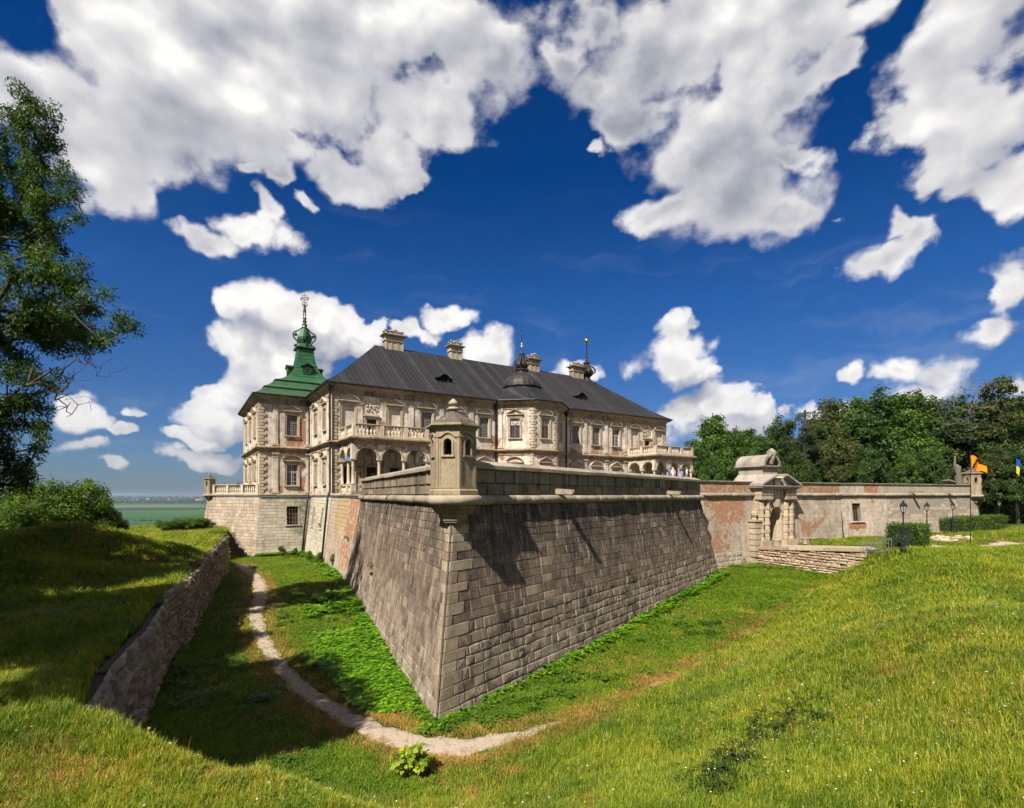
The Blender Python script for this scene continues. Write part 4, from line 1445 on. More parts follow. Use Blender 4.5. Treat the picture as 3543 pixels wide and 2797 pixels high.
def window(root, F, s, z0, z1, w, kind='tri', style='lattice', pediment=True, crest=False, sill=True, glass_o=-0.24, star=False):
    """Palace window: stone architrave with hood and sill; sub-parts pane and bars. style: lattice, white, brown, blind, door."""
    hw = w / 2
    t = 0.20
    m = MB()
    m.cur_r = random.random()
    zb = z0 if style != 'door' else z0
    for (a0, a1, y0, y1) in ((s - hw - t, s - hw, zb, z1 + t), (s + hw, s + hw + t, zb, z1 + t), (s - hw, s + hw, z1, z1 + t)):
        m.fbox(F, a0, a1, y0, y1, -0.05, 0.10)
    for (a0, a1, y0, y1) in ((s - hw - t - .07, s - hw - t, zb, z1 + t + .07), (s + hw + t, s + hw + t + .07, zb, z1 + t + .07), (s - hw - t, s + hw + t, z1 + t, z1 + t + .07)):
        m.fbox(F, a0, a1, y0, y1, -0.02, 0.15)
    wn = m.build("window" if style not in ('door', 'blind') else ("balcony_door" if style == 'door' else "blind_window"), M_TRIM, root)
    if pediment:
        m = MB()
        m.cur_r = random.random()
        hood(m, F, s, z1 + t + 0.30, w + 2 * t + 0.62, kind)
        m.fbox(F, s - hw - t, s + hw + t, z1 + t + .07, z1 + t + .21, 0, 0.06)
        for sg in (-1, 1):
            m.fbox(F, s + sg * (hw + t + .10) - .09, s + sg * (hw + t + .10) + .09, z1 - 0.25, z1 + t + .20, 0.0, 0.12)
        m.build("pediment", M_TRIM, wn)
    if sill and style not in ('door', 'blind'):
        m = MB()
        m.cur_r = random.random()
        m.fbox(F, s - hw - t - .12, s + hw + t + .12, z0 - 0.16, z0, -0.3, 0.24)
        m.build("sill", M_TRIM, wn)
    m = MB()
    if style == 'blind':
        m.fbox(F, s - hw, s + hw, z0, z1, -0.36, -0.12)
        m.build("infill", M_PLASTER, wn)
        return wn
    m.fbox(F, s - hw - .01, s + hw + .01, z0, z1 + .01, glass_o - .06, glass_o)
    m.build("pane", M_GLASS if style != 'door' else M_DARK, wn)
    if style == 'door':
        m = MB()
        m.fbox(F, s + .02, s + hw, z0, z1 - .7, glass_o + .01, glass_o + .06)
        m.build("door_leaf", M_BARS, wn)
        return wn
    o = glass_o + .01
    mat = {'lattice': M_LEAD, 'white': M_SASH, 'brown': M_BARS}[style]
    m = MB()
    fw = 0.055
    for (a0, a1, y0, y1) in ((s - hw, s - hw + fw, z0, z1), (s + hw - fw, s + hw, z0, z1), (s - hw, s + hw, z0, z0 + fw), (s - hw, s + hw, z1 - fw, z1), (s - .035, s + .035, z0, z1), (s - hw, s + hw, z0 + (z1 - z0) * .66 - .04, z0 + (z1 - z0) * .66 + .04)):
        m.fbox(F, a0, a1, y0, y1, o, o + .06)
    m.build("sash", M_SASH if style == 'white' else (M_BARS if style == 'brown' else M_BARS), wn)
    m = MB()
    nx, nz = (3, 5) if style == 'white' else (5, 8)
    for i in range(1, nx):
        x = s - hw + w * i / nx
        if abs(x - s) > .05: m.fbox(F, x - .014, x + .014, z0, z1, o + .061, o + .08)
    for i in range(1, nz):
        z = z0 + (z1 - z0) * i / nz
        m.fbox(F, s - hw, s + hw, z - .014, z + .014, o + .0615, o + .0805)
    m.build("lattice", mat, wn)
    if star:
        m = MB()
        zc, r = z0 + (z1 - z0) * .83, w * .33
        ring = [(s + r * math.cos(t_), zc + r * math.sin(t_)) for t_ in np.linspace(0, 2 * math.pi, 17)]
        m.fbox(F, s - hw + fw, s + hw - fw, z0 + (z1 - z0) * .66 + .04, z1 - fw, o + .062, o + .066)
        m.build("fanlight", M_SASH, wn)
        m = MB()
        for (x0, y0), (x1, y1) in zip(ring[:-1], ring[1:]):
            m.tube([F(x0, y0, o + .09), F(x1, y1, o + .09)], 0.022, 4)
        for k in range(6):
            a, b = math.pi / 3 * k + math.pi / 6, math.pi / 3 * (k + 2) + math.pi / 6
            m.tube([F(s + r * math.cos(a), zc + r * math.sin(a), o + .09), F(s + r * math.cos(b), zc + r * math.sin(b), o + .09)], 0.018, 4)
        m.build("star_tracery", M_BARS, wn)
    return wn


def pilaster(root, F, s, z0, z1, order, w=0.62):
    """Flat column: base, shaft, capital."""
    m = MB()
    m.cur_r = random.random()
    m.fbox(F, s - w / 2, s + w / 2, z0 + .32, z1 - .5, -0.02, 0.13)
    p = m.build("pilaster", M_PLASTER, root)
    m = MB()
    m.cur_r = random.random()
    m.fbox(F, s - w / 2 - .14, s + w / 2 + .14, z0, z0 + .18, -.02, .24)
    m.fbox(F, s - w / 2 - .07, s + w / 2 + .07, z0 + .18, z0 + .32, -.02, .19)
    m.build("base", M_TRIM, p)
    m = MB()
    m.cur_r = random.random()
    if order == 'tuscan':
        m.fbox(F, s - w / 2 - .03, s + w / 2 + .03, z1 - .62, z1 - .55, -.02, .17)
        m.fbox(F, s - w / 2 - .06, s + w / 2 + .06, z1 - .30, z1 - .16, -.02, .20)
        m.fbox(F, s - w / 2, s + w / 2, z1 - .5, z1 - .30, -.02, .132)
        m.fbox(F, s - w / 2 - .13, s + w / 2 + .13, z1 - .16, z1, -.02, .26)
    else:
        hc = 0.78
        m.fbox(F, s - w / 2 + .02, s + w / 2 - .02, z1 - hc, z1 - .12, -.02, .16)
        m.fbox(F, s - w / 2 - .12, s + w / 2 + .12, z1 - .12, z1, -.02, .25)
        for r, zz, o in ((0, z1 - hc + .02, .17), (1, z1 - hc + .24, .19)):
            for k in range(3 + r):
                x = s - w / 2 + w * (k + .5) / (3 + r)
                q = [F(x + .10 * math.cos(t) * (1 if math.sin(t) > 0 else .8), zz + .13 + .13 * math.sin(t), o + .05 * math.sin(t)) for t in np.linspace(0, 2 * math.pi, 8)[:-1]]
                b = [F(x + .10 * math.cos(t), zz + .13 + .13 * math.sin(t), .05) for t in np.linspace(0, 2 * math.pi, 8)[:-1]]
                m.grid([b, q], close=True)
                m.poly(q)
        for sg in (-1, 1):
            x, zz = s + sg * (w / 2 + .02), z1 - .22
            q = [F(x + .11 * math.cos(t), zz + .11 * math.sin(t), .24) for t in np.linspace(0, 2 * math.pi, 9)[:-1]]
            b = [F(x + .11 * math.cos(t), zz + .11 * math.sin(t), 0) for t in np.linspace(0, 2 * math.pi, 9)[:-1]]
            m.grid([b, q], close=True)
            m.poly(q)
    m.build("capital", M_TRIM, p)
    return p


def quoins(root, F, s0, sgn, z0, z1, h=0.40, wa=0.62, wb=0.98):
    """Rusticated corner blocks, each its own piece, running from a corner along the wall."""
    z, i = z0, 0
    while z < z1 - .1:
        w = wb if i % 2 else wa
        m = MB()
        m.cur_r = random.random()
        a, b = (s0, s0 + w) if sgn > 0 else (s0 - w, s0)
        zz = min(z + h - .03, z1)
        e = .03
        bk = [F(a, z, -.01), F(b, z, -.01), F(b, zz, -.01), F(a, zz, -.01)]
        fo = .12 + random.uniform(-.01, .01)
        fc = [F(a + (e if sgn < 0 else 0), z + e, fo), F(b - (e if sgn > 0 else 0), z + e, fo), F(b - (e if sgn > 0 else 0), zz - e, fo), F(a + (e if sgn < 0 else 0), zz - e, fo)]
        m.hexa([bk[0], bk[1], fc[1], fc[0], bk[3], bk[2], fc[2], fc[3]])
        m.build("quoin", M_TRIM, root)
        z += h
        i += 1


def downpipe(root, pts, r=0.12):
    m = MB()
    m.smooth = True
    m.tube(pts, r, 7)
    p = m.build("downpipe", M_GUTTER, root)
    a, b = Vector(pts[-2]), Vector(pts[-1])
    m = MB()
    m.lathe([(r * 1.2, 0), (r * 3.0, 0.35), (r * 3.0, 0.5)], Vector(pts[1]) - Vector((0, 0, .1)), 7)
    m.build("hopper", M_GUTTER, p)
    return p


palace = thing("palace", PA, "long two-storey palace in peeling cream plaster with a steep dark metal roof", "palace")
tower = thing("corner_tower", (T0.x, T0.y, 0), "square corner tower of the palace with a tall green copper spire", "tower")
Z0 = 0.18
ZU, ZL = (8.0, 10.72), (1.3, 4.05)
# bays of the front: position, hood above, upper style, lower hood, lower style
bays = [(1.9, 'arch', 'blind', None, 'none'), (4.72, None, 'door', None, 'none'), (7.65, 'tri', 'blind', None, 'none'), (11.95, 'arch', 'lattice', 'tri', 'brown'), (16.3, 'tri', 'lattice', 'arch', 'brown'),
        (20.5, 'arch', 'lattice', 'tri', 'brown'), (36.9, 'arch', 'lattice', 'tri', 'brown'), (41.1, 'tri', 'lattice', 'arch', 'brown'), (45.35, 'arch', 'white', 'tri', 'brown'),
        (49.7, 'tri', 'blind', None, 'none'), (52.65, None, 'door', None, 'none'), (55.5, 'arch', 'blind', None, 'none')]
FF = Fr((PA.x, PA.y, 0), PE1)
BAYP = [(22.6, 0.0), (26.5, -3.5), (30.5, -3.5), (34.7, 0.0)]
WN = 1.5
for (sa, sb) in ((0.0, 22.6), (34.7, LF)):
    holes = []
    m = MB()
    for (s, k, st, lk, ls) in bays:
        if not sa < s < sb: continue
        if st == 'door':
            holes.append((s - .6, s + .6, 6.62, 9.3))
        else:
            holes.append((s - WN / 2, s + WN / 2, ZU[0] if st != 'blind' else 6.9, ZU[1]))
        if ls != 'none':
            holes.append((s - WN / 2, s + WN / 2, ZL[0], ZL[1]))
        else:
            holes.append((s - .62, s + .62, 0.2, 3.4))
    wall_open(m, FF, sb, Z0, Z_E - .3, holes, 0.34, sa)
    m.build("front_wall", M_PLASTER, palace)
for (s, k, st, lk, ls) in bays:
    if st == 'door':
        window(palace, FF, s, 6.62, 9.3, 1.2, style='door', pediment=False)
        m = MB()
        m.fbox(FF, s - 1.0, s + 1.0, 9.62, 9.80, 0, .30)
        # stucco coat of arms over the door
        for i in range(26):
            t, rr = random.uniform(0, 2 * math.pi), random.uniform(.1, 1.0)
            x, z = s + 1.05 * rr * math.cos(t), 10.75 + .78 * rr * math.sin(t)
            q = random.uniform(.12, .26)
            a0 = random.uniform(0, 6.28)
            ring = [FF(x + q * math.cos(a0 + u) * random.uniform(.6, 1.1), z + q * math.sin(a0 + u) * random.uniform(.6, 1.1), .03) for u in np.linspace(0, 6.28, 7)[:-1]]
            mid = FF(x, z, random.uniform(.12, .24))
            for j in range(6):
                m.poly([ring[j], ring[(j + 1) % 6], mid])
        m.cur_r = .9
        m.build("coat_of_arms", M_TRIM, palace)
    elif st == 'blind':
        window(palace, FF, s, 6.9, ZU[1], WN, k, 'blind')
    else:
        window(palace, FF, s, ZU[0], ZU[1], WN, k, st)
    if ls != 'none':
        window(palace, FF, s, ZL[0], ZL[1], WN, lk, ls)
    else:
        window(palace, FF, s, 0.2, 3.4, 1.24, style='door', pediment=False)
for s in (3.3, 6.2, 9.85, 14.15, 18.55, 38.85, 43.25, 47.5, 51.2, 54.05):
    pilaster(palace, FF, s, 6.55, 12.0, 'corinthian')
    if 9.8 < s < 47.8:
        pilaster(palace, FF, s, .2, 5.6, 'tuscan', .66)
quoins(palace, FF, 0.0, 1, 6.6, 12.3)
quoins(palace, FF, 0.0, 1, .25, 5.6)
quoins(palace, FF, LF, -1, 6.6, 12.3)
# canted bay
for i in range(3):
    a, b = W(*BAYP[i], 0), W(*BAYP[i + 1], 0)
    F = Fr((a.x, a.y, 0), (b - a))
    L = (b - a).length
    mid = L / 2
    w = 1.35
    m = MB()
    wall_open(m, F, L, Z0, Z_E - .3, [(mid - w / 2, mid + w / 2, *ZU), (mid - w / 2, mid + w / 2, *ZL)], 0.3)
    m.build("bay_wall", M_PLASTER, palace)
    window(palace, F, mid, *ZU, w, 'arch' if i == 1 else 'tri', 'brown', star=True)
    window(palace, F, mid, *ZL, w, 'tri' if i == 1 else 'arch', 'brown')
    if i == 0:
        pilaster(palace, F, .55, 6.55, 12.0, 'corinthian', .5)
        quoins(palace, F, L, -1, 6.6, 12.2, .4, .45, .62)
        quoins(palace, F, L, -1, .25, 5.6, .4, .45, .62)
    if i == 1:
        quoins(palace, F, 0, 1, 6.6, 12.2, .4, .30, .46)
        quoins(palace, F, L, -1, 6.6, 12.2, .4, .42, .55)
        quoins(palace, F, L, -1, .25, 5.6, .4, .42, .55)
# end walls
LE = 12.0
m = MB()
hl = [(x - .6, x + .6, *zz) for x in (3.4, 8.4) for zz in (ZU, ZL)]
wall_open(m, EWF, LE, Z0, Z_E - .3, hl, .32)
m.build("end_wall", M_TPLASTER, palace)
for i, x in enumerate((3.4, 8.4)):
    window(palace, EWF, x, *ZU, 1.2, 'arch' if i == 0 else 'tri', 'brown')
    window(palace, EWF, x, *ZL, 1.2, 'tri' if i == 0 else 'arch', 'white' if i else 'brown')
for x in (0.5, 5.9, 10.6):
    pilaster(palace, EWF, x, 6.55, 12.0, 'corinthian', .6)
    pilaster(palace, EWF, x, .2, 5.6, 'tuscan', .6)
m = MB()
PB = W(LF, 0, 0)
m.poly([W(LF, 0, Z0), W(LF, DEPTH, Z0), W(LF, DEPTH, Z_E - .3), W(LF, 0, Z_E - .3)])
m.poly([W(LF, DEPTH, Z0), W(0, DEPTH, Z0), W(0, DEPTH, Z_E - .3), W(LF, DEPTH, Z_E - .3)])
m.build("rear_wall", M_PLASTER, palace)
outline = [T1, PA] + [W(a, b, 0) for a, b in BAYP] + [PB, W(LF, DEPTH, 0)]
MID = [(-.02, 5.62), (.10, 5.62), (.10, 5.74), (.05, 5.76), (.05, 6.02), (.20, 6.06), (.42, 6.20), (.46, 6.22), (.46, 6.34), (.30, 6.40), (-.02, 6.52)]
TOPC = [(-.02, 12.05), (.10, 12.05), (.10, 12.16), (.04, 12.18), (.04, 12.62), (.14, 12.66), (.30, 12.80), (.62, 12.94), (.68, 12.97), (.68, 13.12), (-.02, 13.14)]
m = MB()
m.cur_r = .35
sweep(m, outline, MID)
m.build("string_course", M_CORNICE, palace)
m = MB()
m.cur_r = .6
sweep(m, outline, TOPC)
m.build("cornice", M_CORNICE, palace)
m = MB()
sweep(m, outline[:], [(.66, 13.13), (.86, 13.13), (.90, 13.20), (.88, 13.28), (.66, 13.30)])
m.build("gutter", M_GUTTER, palace)
# roof
RINGS = [(-0.85, 13.22), (0.5, 13.95), (2.2, 15.05), (4.2, 16.55), (7.2, 18.75), (10.6, 21.35)]


def ring(v, z, q=11.0):
    k = (8.7 + .85) / (q + .85)
    ia = -0.85 + (v + .85) * k
    return [W(ia, v, z), W(LF - ia, v, z), W(LF - ia, DEPTH - v, z), W(ia, DEPTH - v, z)]


m = MB()
rows = [ring(v, z) for v, z in RINGS]
ids = m.grid(rows, close=True)
r0, r1 = W(8.7, 11, 21.62), W(LF - 8.7, 11, 21.62)
a, b = m.vert(r0), m.vert(r1)
t = ids[-1]
m.face((t[0], t[1], b, a))
m.face((t[1], t[2], b))
m.face((t[2], t[3], a, b))
m.face((t[3], t[0], a))
roof = m.build("roof", M_ROOF, palace)
# standing seams
m = MB()


def roof_z(v):
    for (v0, z0), (v1, z1) in zip(RINGS[:-1], RINGS[1:]):
        if v0 <= v <= v1:
            return z0 + (z1 - z0) * (v - v0) / (v1 - v0)
    return 21.62


def seam(p):
    for q0, q1 in zip(p[:-1], p[1:]):
        d = (q1 - q0).normalized()
        sd = Vector((0, 0, 1)).cross(d).normalized() * .018
        up = Vector((0, 0, .055))
        m.hexa([q0 - sd, q0 + sd, q1 + sd, q1 - sd, q0 - sd + up, q0 + sd + up, q1 + sd + up, q1 - sd + up])


kk = (8.7 + .85) / (11 + .85)
a = 0.0
while a < LF:
    lim = min((a + .85), (LF - a + .85)) / kk - .85
    top = min(lim, 11.0)
    vs_ = [-0.85] + [v for v, z in RINGS[1:] if v < top] + [top]
    seam([W(a, v, roof_z(v)) for v in vs_])
    a += 0.66
b = 0.3
while b < DEPTH:
    top = min(b + .85, DEPTH - b + .85) - .85
    vs_ = [-0.85] + [v for v, z in RINGS[1:] if v < top] + [top]
    if b < 13:
        seam([W(-0.85 + (v + .85) * kk, b, roof_z(v)) for v in vs_])
    b += 0.66
for c0 in (0, 1):
    seam([ring(v, z)[c0] for v, z in RINGS] + [r0 if c0 == 0 else r1])
seam([r0, r1])
o = m.build("standing_seam", M_SEAM, roof)
tag(o, kind="stuff")


def chimney(s, w, d, label_r):
    c = Fr(tuple(W(s - w / 2, 11 - d / 2, 0)), PE1)
    z0, z1 = 20.6, 23.35
    m = MB()
    m.cur_r = label_r
    m.fbox(c, 0, w, z0, z1, -d, 0)
    n = 4 if w > 2.5 else 3
    for i in range(n):
        x = w * i / (n - 1)
        m.fbox(c, min(max(x - .13, 0), w - .26), min(max(x - .13, 0), w - .26) + .26, z0, z1, -d - .05, .06)
    ch = m.build("chimney", M_TRIM, palace)
    m = MB()
    m.cur_r = label_r
    P = [c(0, 0, 0), c(0, 0, -d), c(w, 0, -d), c(w, 0, 0)]
    loop = [c(0, 0, -d / 2), c(0, 0, -0), c(w, 0, 0), c(w, 0, -d), c(0, 0, -d), c(0, 0, -d / 2 - .001)]
    sweep(m, loop, [(-.02, 22.45), (.14, 22.50), (.14, 22.58), (.07, 22.62), (.07, 23.12), (.20, 23.2), (.42, 23.34), (.44, 23.42), (-.02, 23.46)], caps=False)
    m.fbox(c, .0, w, 23.3, 23.45, -d, 0)
    m.build("cornice", M_TRIM, ch)
    # battered stone crown: urn-like merlons and scrolls round the rim
    m = MB()
    m.cur_r = random.random()
    k = max(5, int(w / .34))
    for row in (-.08, -d + .08):
        for i in range(k):
            x = .12 + (w - .24) * i / (k - 1)
            h = random.uniform(.55, .85) + (.35 if i == k // 2 else 0)
            r = random.uniform(.18, .26)
            m.lathe([(r, 0), (r * 1.15, .08), (r * .6, .16), (r * .55, h * .55), (r * 1.05, h * .72), (r * .8, h * .86), (r * .2, h)], c(x, 23.44, row), 6)
        m.fbox(c, .02, w - .02, 23.44, 23.82, row - .12, row + .08)
    for x in (.08, w - .08):
        m.fbox(c, x - .07, x + .07, 23.44, 23.72, -d + .05, -.05)
    m.build("crown", M_RUBBLE, ch)
    return ch


chimney(11.4, 2.75, 1.05, .8)
chimney(21.5, 2.0, 1.0, .3)
chimney(36.5, 1.9, 1.0, 1.0)
chimney(46.1, 2.45, 1.05, 1.0)


def eyebrow(s, v, name="roof_dormer"):
    """Bat-winged roof dormer with a dark opening."""
    z = roof_z(v)
    F = Fr(tuple(W(s, v - .9, 0)), PE1)
    z0 = roof_z(v - .9) + .02
    m = MB()
    top = [(-1.35, .42), (-.95, .50), (-.62, .72), (-.3, .98), (0.0, 1.05), (.3, .98), (.62, .72), (.95, .50), (1.35, .42)]
    rows = [[F(x, z0 + y, .18) for x, y in top], [F(x, z0 + y + .07, .18) for x, y in top], [F(x, z0 + y + .08, -1.9) for x, y in top]]
    m.grid(rows)
    m.fbox(F, -.62, -.52, z0 - .2, z0 + .72, -.3, .02)
    m.fbox(F, .52, .62, z0 - .2, z0 + .72, -.3, .02)
    m.fbox(F, -.75, .75, z0 - .08, z0 + .06, -.3, .14)
    for sg in (-1, 1):
        m.poly([F(sg * .6, z0 - .4, -.5), F(sg * 1.35, z0 + .42, -.2), F(sg * .6, z0 + .70, -.2)])
    m.fbox(F, -.6, .6, z0 + .55, z0 + .72, -.4, -.2)
    d = m.build("dormer", M_ROOF, palace)
    m = MB()
    m.fbox(F, -.52, .52, z0 - .2, z0 + .92, -1.0, -.4)
    m.build("opening", M_DARK, d)


eyebrow(16.0, 4.0)
eyebrow(40.7, 4.0)
ANG = math.atan2(PE1.y, PE1.x)
# bay cupola: eight-sided skirt, ribbed dome, onion lantern, gilt knob and cross
cc = W(28.5, 2.5, 0)
m = MB()
prof = [(7.05, 13.22), (6.0, 13.72), (4.6, 14.60), (3.4, 15.55), (2.7, 16.05)]
m.lathe(prof, cc, 8, ANG + R(22.5), cap=False)
cup = m.build("cupola", M_ROOF, palace)
m = MB()
m.lathe([(2.7, 16.0), (3.1, 16.03), (3.12, 16.12), (2.95, 16.18)], cc, 8, ANG + R(22.5))
dome_p = [(2.95, 16.15), (2.88, 16.55), (2.68, 17.0), (2.35, 17.45), (1.9, 17.85), (1.4, 18.15), (.95, 18.35), (.85, 18.5), (.85, 18.8)]
m.smooth = False
m.lathe(dome_p, cc, 24, ANG)
m.build("dome", M_DOME, cup)
m = MB()
for k in range(24):
    a = ANG + 2 * math.pi * k / 24
    m.tube([cc + Vector((r * math.cos(a) * 1.004, r * math.sin(a) * 1.004, z)) for r, z in dome_p[:-2]], .03, 4)
m.build("rib", M_DOME, cup)
m = MB()
m.lathe([(.9, 18.7), (1.05, 18.78), (1.05, 18.92), (.8, 19.0), (.62, 19.05)], cc, 8, ANG + R(22.5))
m.lathe([(.60, 19.0), (.86, 19.3), (.95, 19.65), (.84, 20.0), (.58, 20.4), (.40, 20.8), (.34, 21.15)], cc, 8, ANG + R(22.5))
m.lathe([(.30, 21.1), (.46, 21.2), (.46, 21.32), (.30, 21.42), (.16, 21.6), (.07, 21.75), (.05, 22.2)], cc, 8, ANG + R(22.5))
for k in range(4):
    a = ANG + R(45 + 90 * k)
    u = Vector((math.cos(a), math.sin(a), 0))
    pts = [cc + u * r + Vector((0, 0, z)) for r, z in ((.40, 21.0), (.62, 20.75), (.90, 20.55), (1.12, 20.2), (1.13, 19.8), (.95, 19.55), (.80, 19.7), (.84, 19.95))]
    m.tube(pts, [.08, .11, .14, .16, .16, .14, .11, .07], 6)
    m.tube([cc + u * r + Vector((0, 0, z)) for r, z in ((.95, 19.5), (.82, 19.2), (1.0, 18.95))], .06, 5)
m.build("lantern", M_DOME, cup)
m = MB()
m.smooth = True
m.lathe([(.03, 22.0), (.12, 22.1), (.20, 22.3), (.18, 22.5), (.09, 22.68), (.12, 22.8), (.10, 22.95), (.03, 23.05)], cc, 10)
m.build("gilt_knob", M_GOLD, cup)
m = MB()
m.tube([cc + Vector((0, 0, z)) for z in (23.0, 24.85)], .035, 5)
F = Fr((cc.x, cc.y, 0), PE1)
m.tube([F(-.42, 24.28), F(.42, 24.28)], .03, 5)
for (x, z) in ((-.42, 24.28), (.42, 24.28), (0, 24.85)):
    for k in range(4):
        t = R(45 + 90 * k)
        m.tube([F(x, z), F(x + .11 * math.cos(t), z + .11 * math.sin(t))], .022, 4)
for k in range(8):
    t = R(22.5 + 45 * k)
    m.tube([F(.06 * math.cos(t), 24.28 + .06 * math.sin(t)), F(.27 * math.cos(t), 24.28 + .27 * math.sin(t))], .014, 4)
for sg in (-1, 1):
    m.tube([F(sg * .0, 23.2), F(sg * .16, 23.5), F(sg * .09, 23.8), F(sg * .0, 24.05)], .018, 4)
m.build("cross", M_IRON, cup)
m = MB()
m.lathe([(.0, 24.18), (.09, 24.21), (.12, 24.28), (.09, 24.35), (0.0, 24.38)], cc, 8)
m.build("gilt_boss", M_GOLD, cup)
# ridge-end onion with baluster neck
oc = W(LF - 8.9, 11, 0)
m = MB()
m.smooth = False
m.lathe([(1.15, 20.9), (.75, 21.5), (.62, 21.75), (.9, 22.0), (1.25, 22.4), (1.33, 22.75), (1.18, 23.15), (.8, 23.6), (.48, 24.0), (.40, 24.25)], oc, 10, ANG)
m.lathe([(.40, 24.2), (.60, 24.3), (.64, 24.45), (.45, 24.6), (.30, 24.75)], oc, 10, ANG)
m.lathe([(.30, 24.7), (.33, 24.95), (.24, 25.05), (.22, 25.45), (.28, 25.5), (.28, 25.6), (.18, 25.68), (.17, 26.05), (.24, 26.1), (.24, 26.2), (.12, 26.3)], oc, 8)
for k in range(4):
    a = ANG + R(45 + 90 * k)
    u = Vector((math.cos(a), math.sin(a), 0))
    m.tube([oc + u * r + Vector((0, 0, z)) for r, z in ((.45, 24.0), (.85, 23.75), (1.25, 23.55), (1.55, 23.15), (1.55, 22.7), (1.35, 22.4))], [.08, .12, .16, .18, .16, .08], 6)
m.build("ridge_onion", M_DOME, palace)
# downpipes
downpipe(palace, [PA + Vector((0, 0, 13.15)) - PE1 * .75 - PE2 * .7, PA - PE1 * .28 - PE2 * .28 + Vector((0, 0, 12.3)), PA - PE1 * .28 - PE2 * .28 + Vector((0, 0, .4)), PA - PE1 * .55 - PE2 * .4 + Vector((0, 0, -.2)), PA - PE1 * 1.25 - PE2 * 0.35 + Vector((0, 0, -8.0))])
downpipe(palace, [W(22.2, -.7, 13.15), W(22.35, -.2, 12.2), W(22.35, -.2, .3)])
downpipe(palace, [W(35.0, -.7, 13.15), W(34.95, -.2, 12.2), W(34.95, -.2, .3)])
downpipe(tower, [T1 - PE1 * .5 - PE2 * .7 + Vector((0, 0, 13.1)), T1 - PE1 * .2 - PE2 * .2 + Vector((0, 0, 12.2)), T1 - PE1 * .2 - PE2 * .2 + Vector((0, 0, .4)), T1 - PE1 * .45 - PE2 * .45 + Vector((0, 0, -.3)), T1 - PE1 * 1.35 - PE2 * 1.2 + Vector((0, 0, -8.0))])

# ------------------------------------------------------------------ corner tower
LT, DT = 6.4, 20.0
m = MB()
wall_open(m, TWF, LT, Z0, Z_E - .3, [(4.0 - .68, 4.0 + .68, *ZU), (4.0 - .68, 4.0 + .68, *ZL)], .34)
m.build("front_wall", M_TPLASTER, tower)
window(tower, TWF, 4.0, *ZU, 1.36, 'tri', 'lattice')
window(tower, TWF, 4.0, *ZL, 1.36, 'arch', 'white')
for x, w in ((1.95, .6), (6.05, .5)):
    pilaster(tower, TWF, x, 6.55, 12.0, 'corinthian', w)
    pilaster(tower, TWF, x, .2, 5.6, 'tuscan', w + .05)
quoins(tower, TWF, 0, 1, 6.6, 12.0, .42, .55, .85)
quoins(tower, TWF, 0, 1, .25, 5.5, .42, .55, .85)
TP = T0 + PE2 * DT
TLF = Fr((TP.x, TP.y, 0), -PE2)
m = MB()
hl = [(x - .7, x + .7, *zz) for x in (4.5, 10.0, 15.5) for zz in (ZU, ZL)]
wall_open(m, TLF, DT, Z0, Z_E - .3, hl, .34)
m.build("side_wall", M_TPLASTER, tower)
for i, x in enumerate((4.5, 10.0, 15.5)):
    window(tower, TLF, x, *ZU, 1.4, 'arch' if i != 1 else 'tri', 'brown')
    window(tower, TLF, x, *ZL, 1.4, 'tri' if i != 1 else 'arch', 'white' if i == 1 else 'brown')
for x in (1.6, 7.2, 12.8, 18.2):
    pilaster(tower, TLF, x, 6.55, 12.0, 'corinthian', .6)
    pilaster(tower, TLF, x, .2, 5.6, 'tuscan', .6)
quoins(tower, TLF, DT, -1, 6.6, 12.0, .42, .6, .9)
quoins(tower, TLF, 0, 1, 6.6, 12.0, .42, .6, .9)
quoins(tower, TLF, 0, 1, .25, 5.5, .42, .6, .9)
m = MB()
m.poly([TP + Vector((0, 0, Z0)), TP + PE1 * 15 + Vector((0, 0, Z0)), TP + PE1 * 15 + Vector((0, 0, 13)), TP + Vector((0, 0, 13))])
m.build("rear_wall", M_TPLASTER, tower)
tout = [TP + PE1 * 3, TP, T0, T1]
for nm, pr, mt_ in (("string_course", MID, M_CORNICE), ("cornice", TOPC, M_CORNICE), ("gutter", [(.66, 13.13), (.86, 13.13), (.90, 13.20), (.88, 13.28), (.66, 13.30)], M_GREEN_D)):
    m = MB()
    m.cur_r = .4
    sweep(m, tout, pr)
    m.build(nm, mt_, tower)
TC = (1.1, 22.0)
TR = [(13.22, 8.25, 10.8), (13.65, 7.6, 10.0), (14.45, 6.65, 8.7)]
TR2 = [(14.62, 6.72, 8.75), (15.2, 5.9, 7.5), (16.0, 4.95, 6.2)]
TR3 = [(16.18, 5.02, 6.25), (16.7, 4.0, 4.7), (17.4, 3.0, 3.4), (18.2, 2.25, 2.4), (19.0, 1.78, 1.84), (20.0, 1.45, 1.47), (21.2, 1.22, 1.22), (22.35, 1.10, 1.10)]
m = MB()


def trow(z, hx, hy):
    return [W(TC[0] - hx, TC[1] - hy, z), W(TC[0] + hx, TC[1] - hy, z), W(TC[0] + hx, TC[1] + hy, z), W(TC[0] - hx, TC[1] + hy, z)]


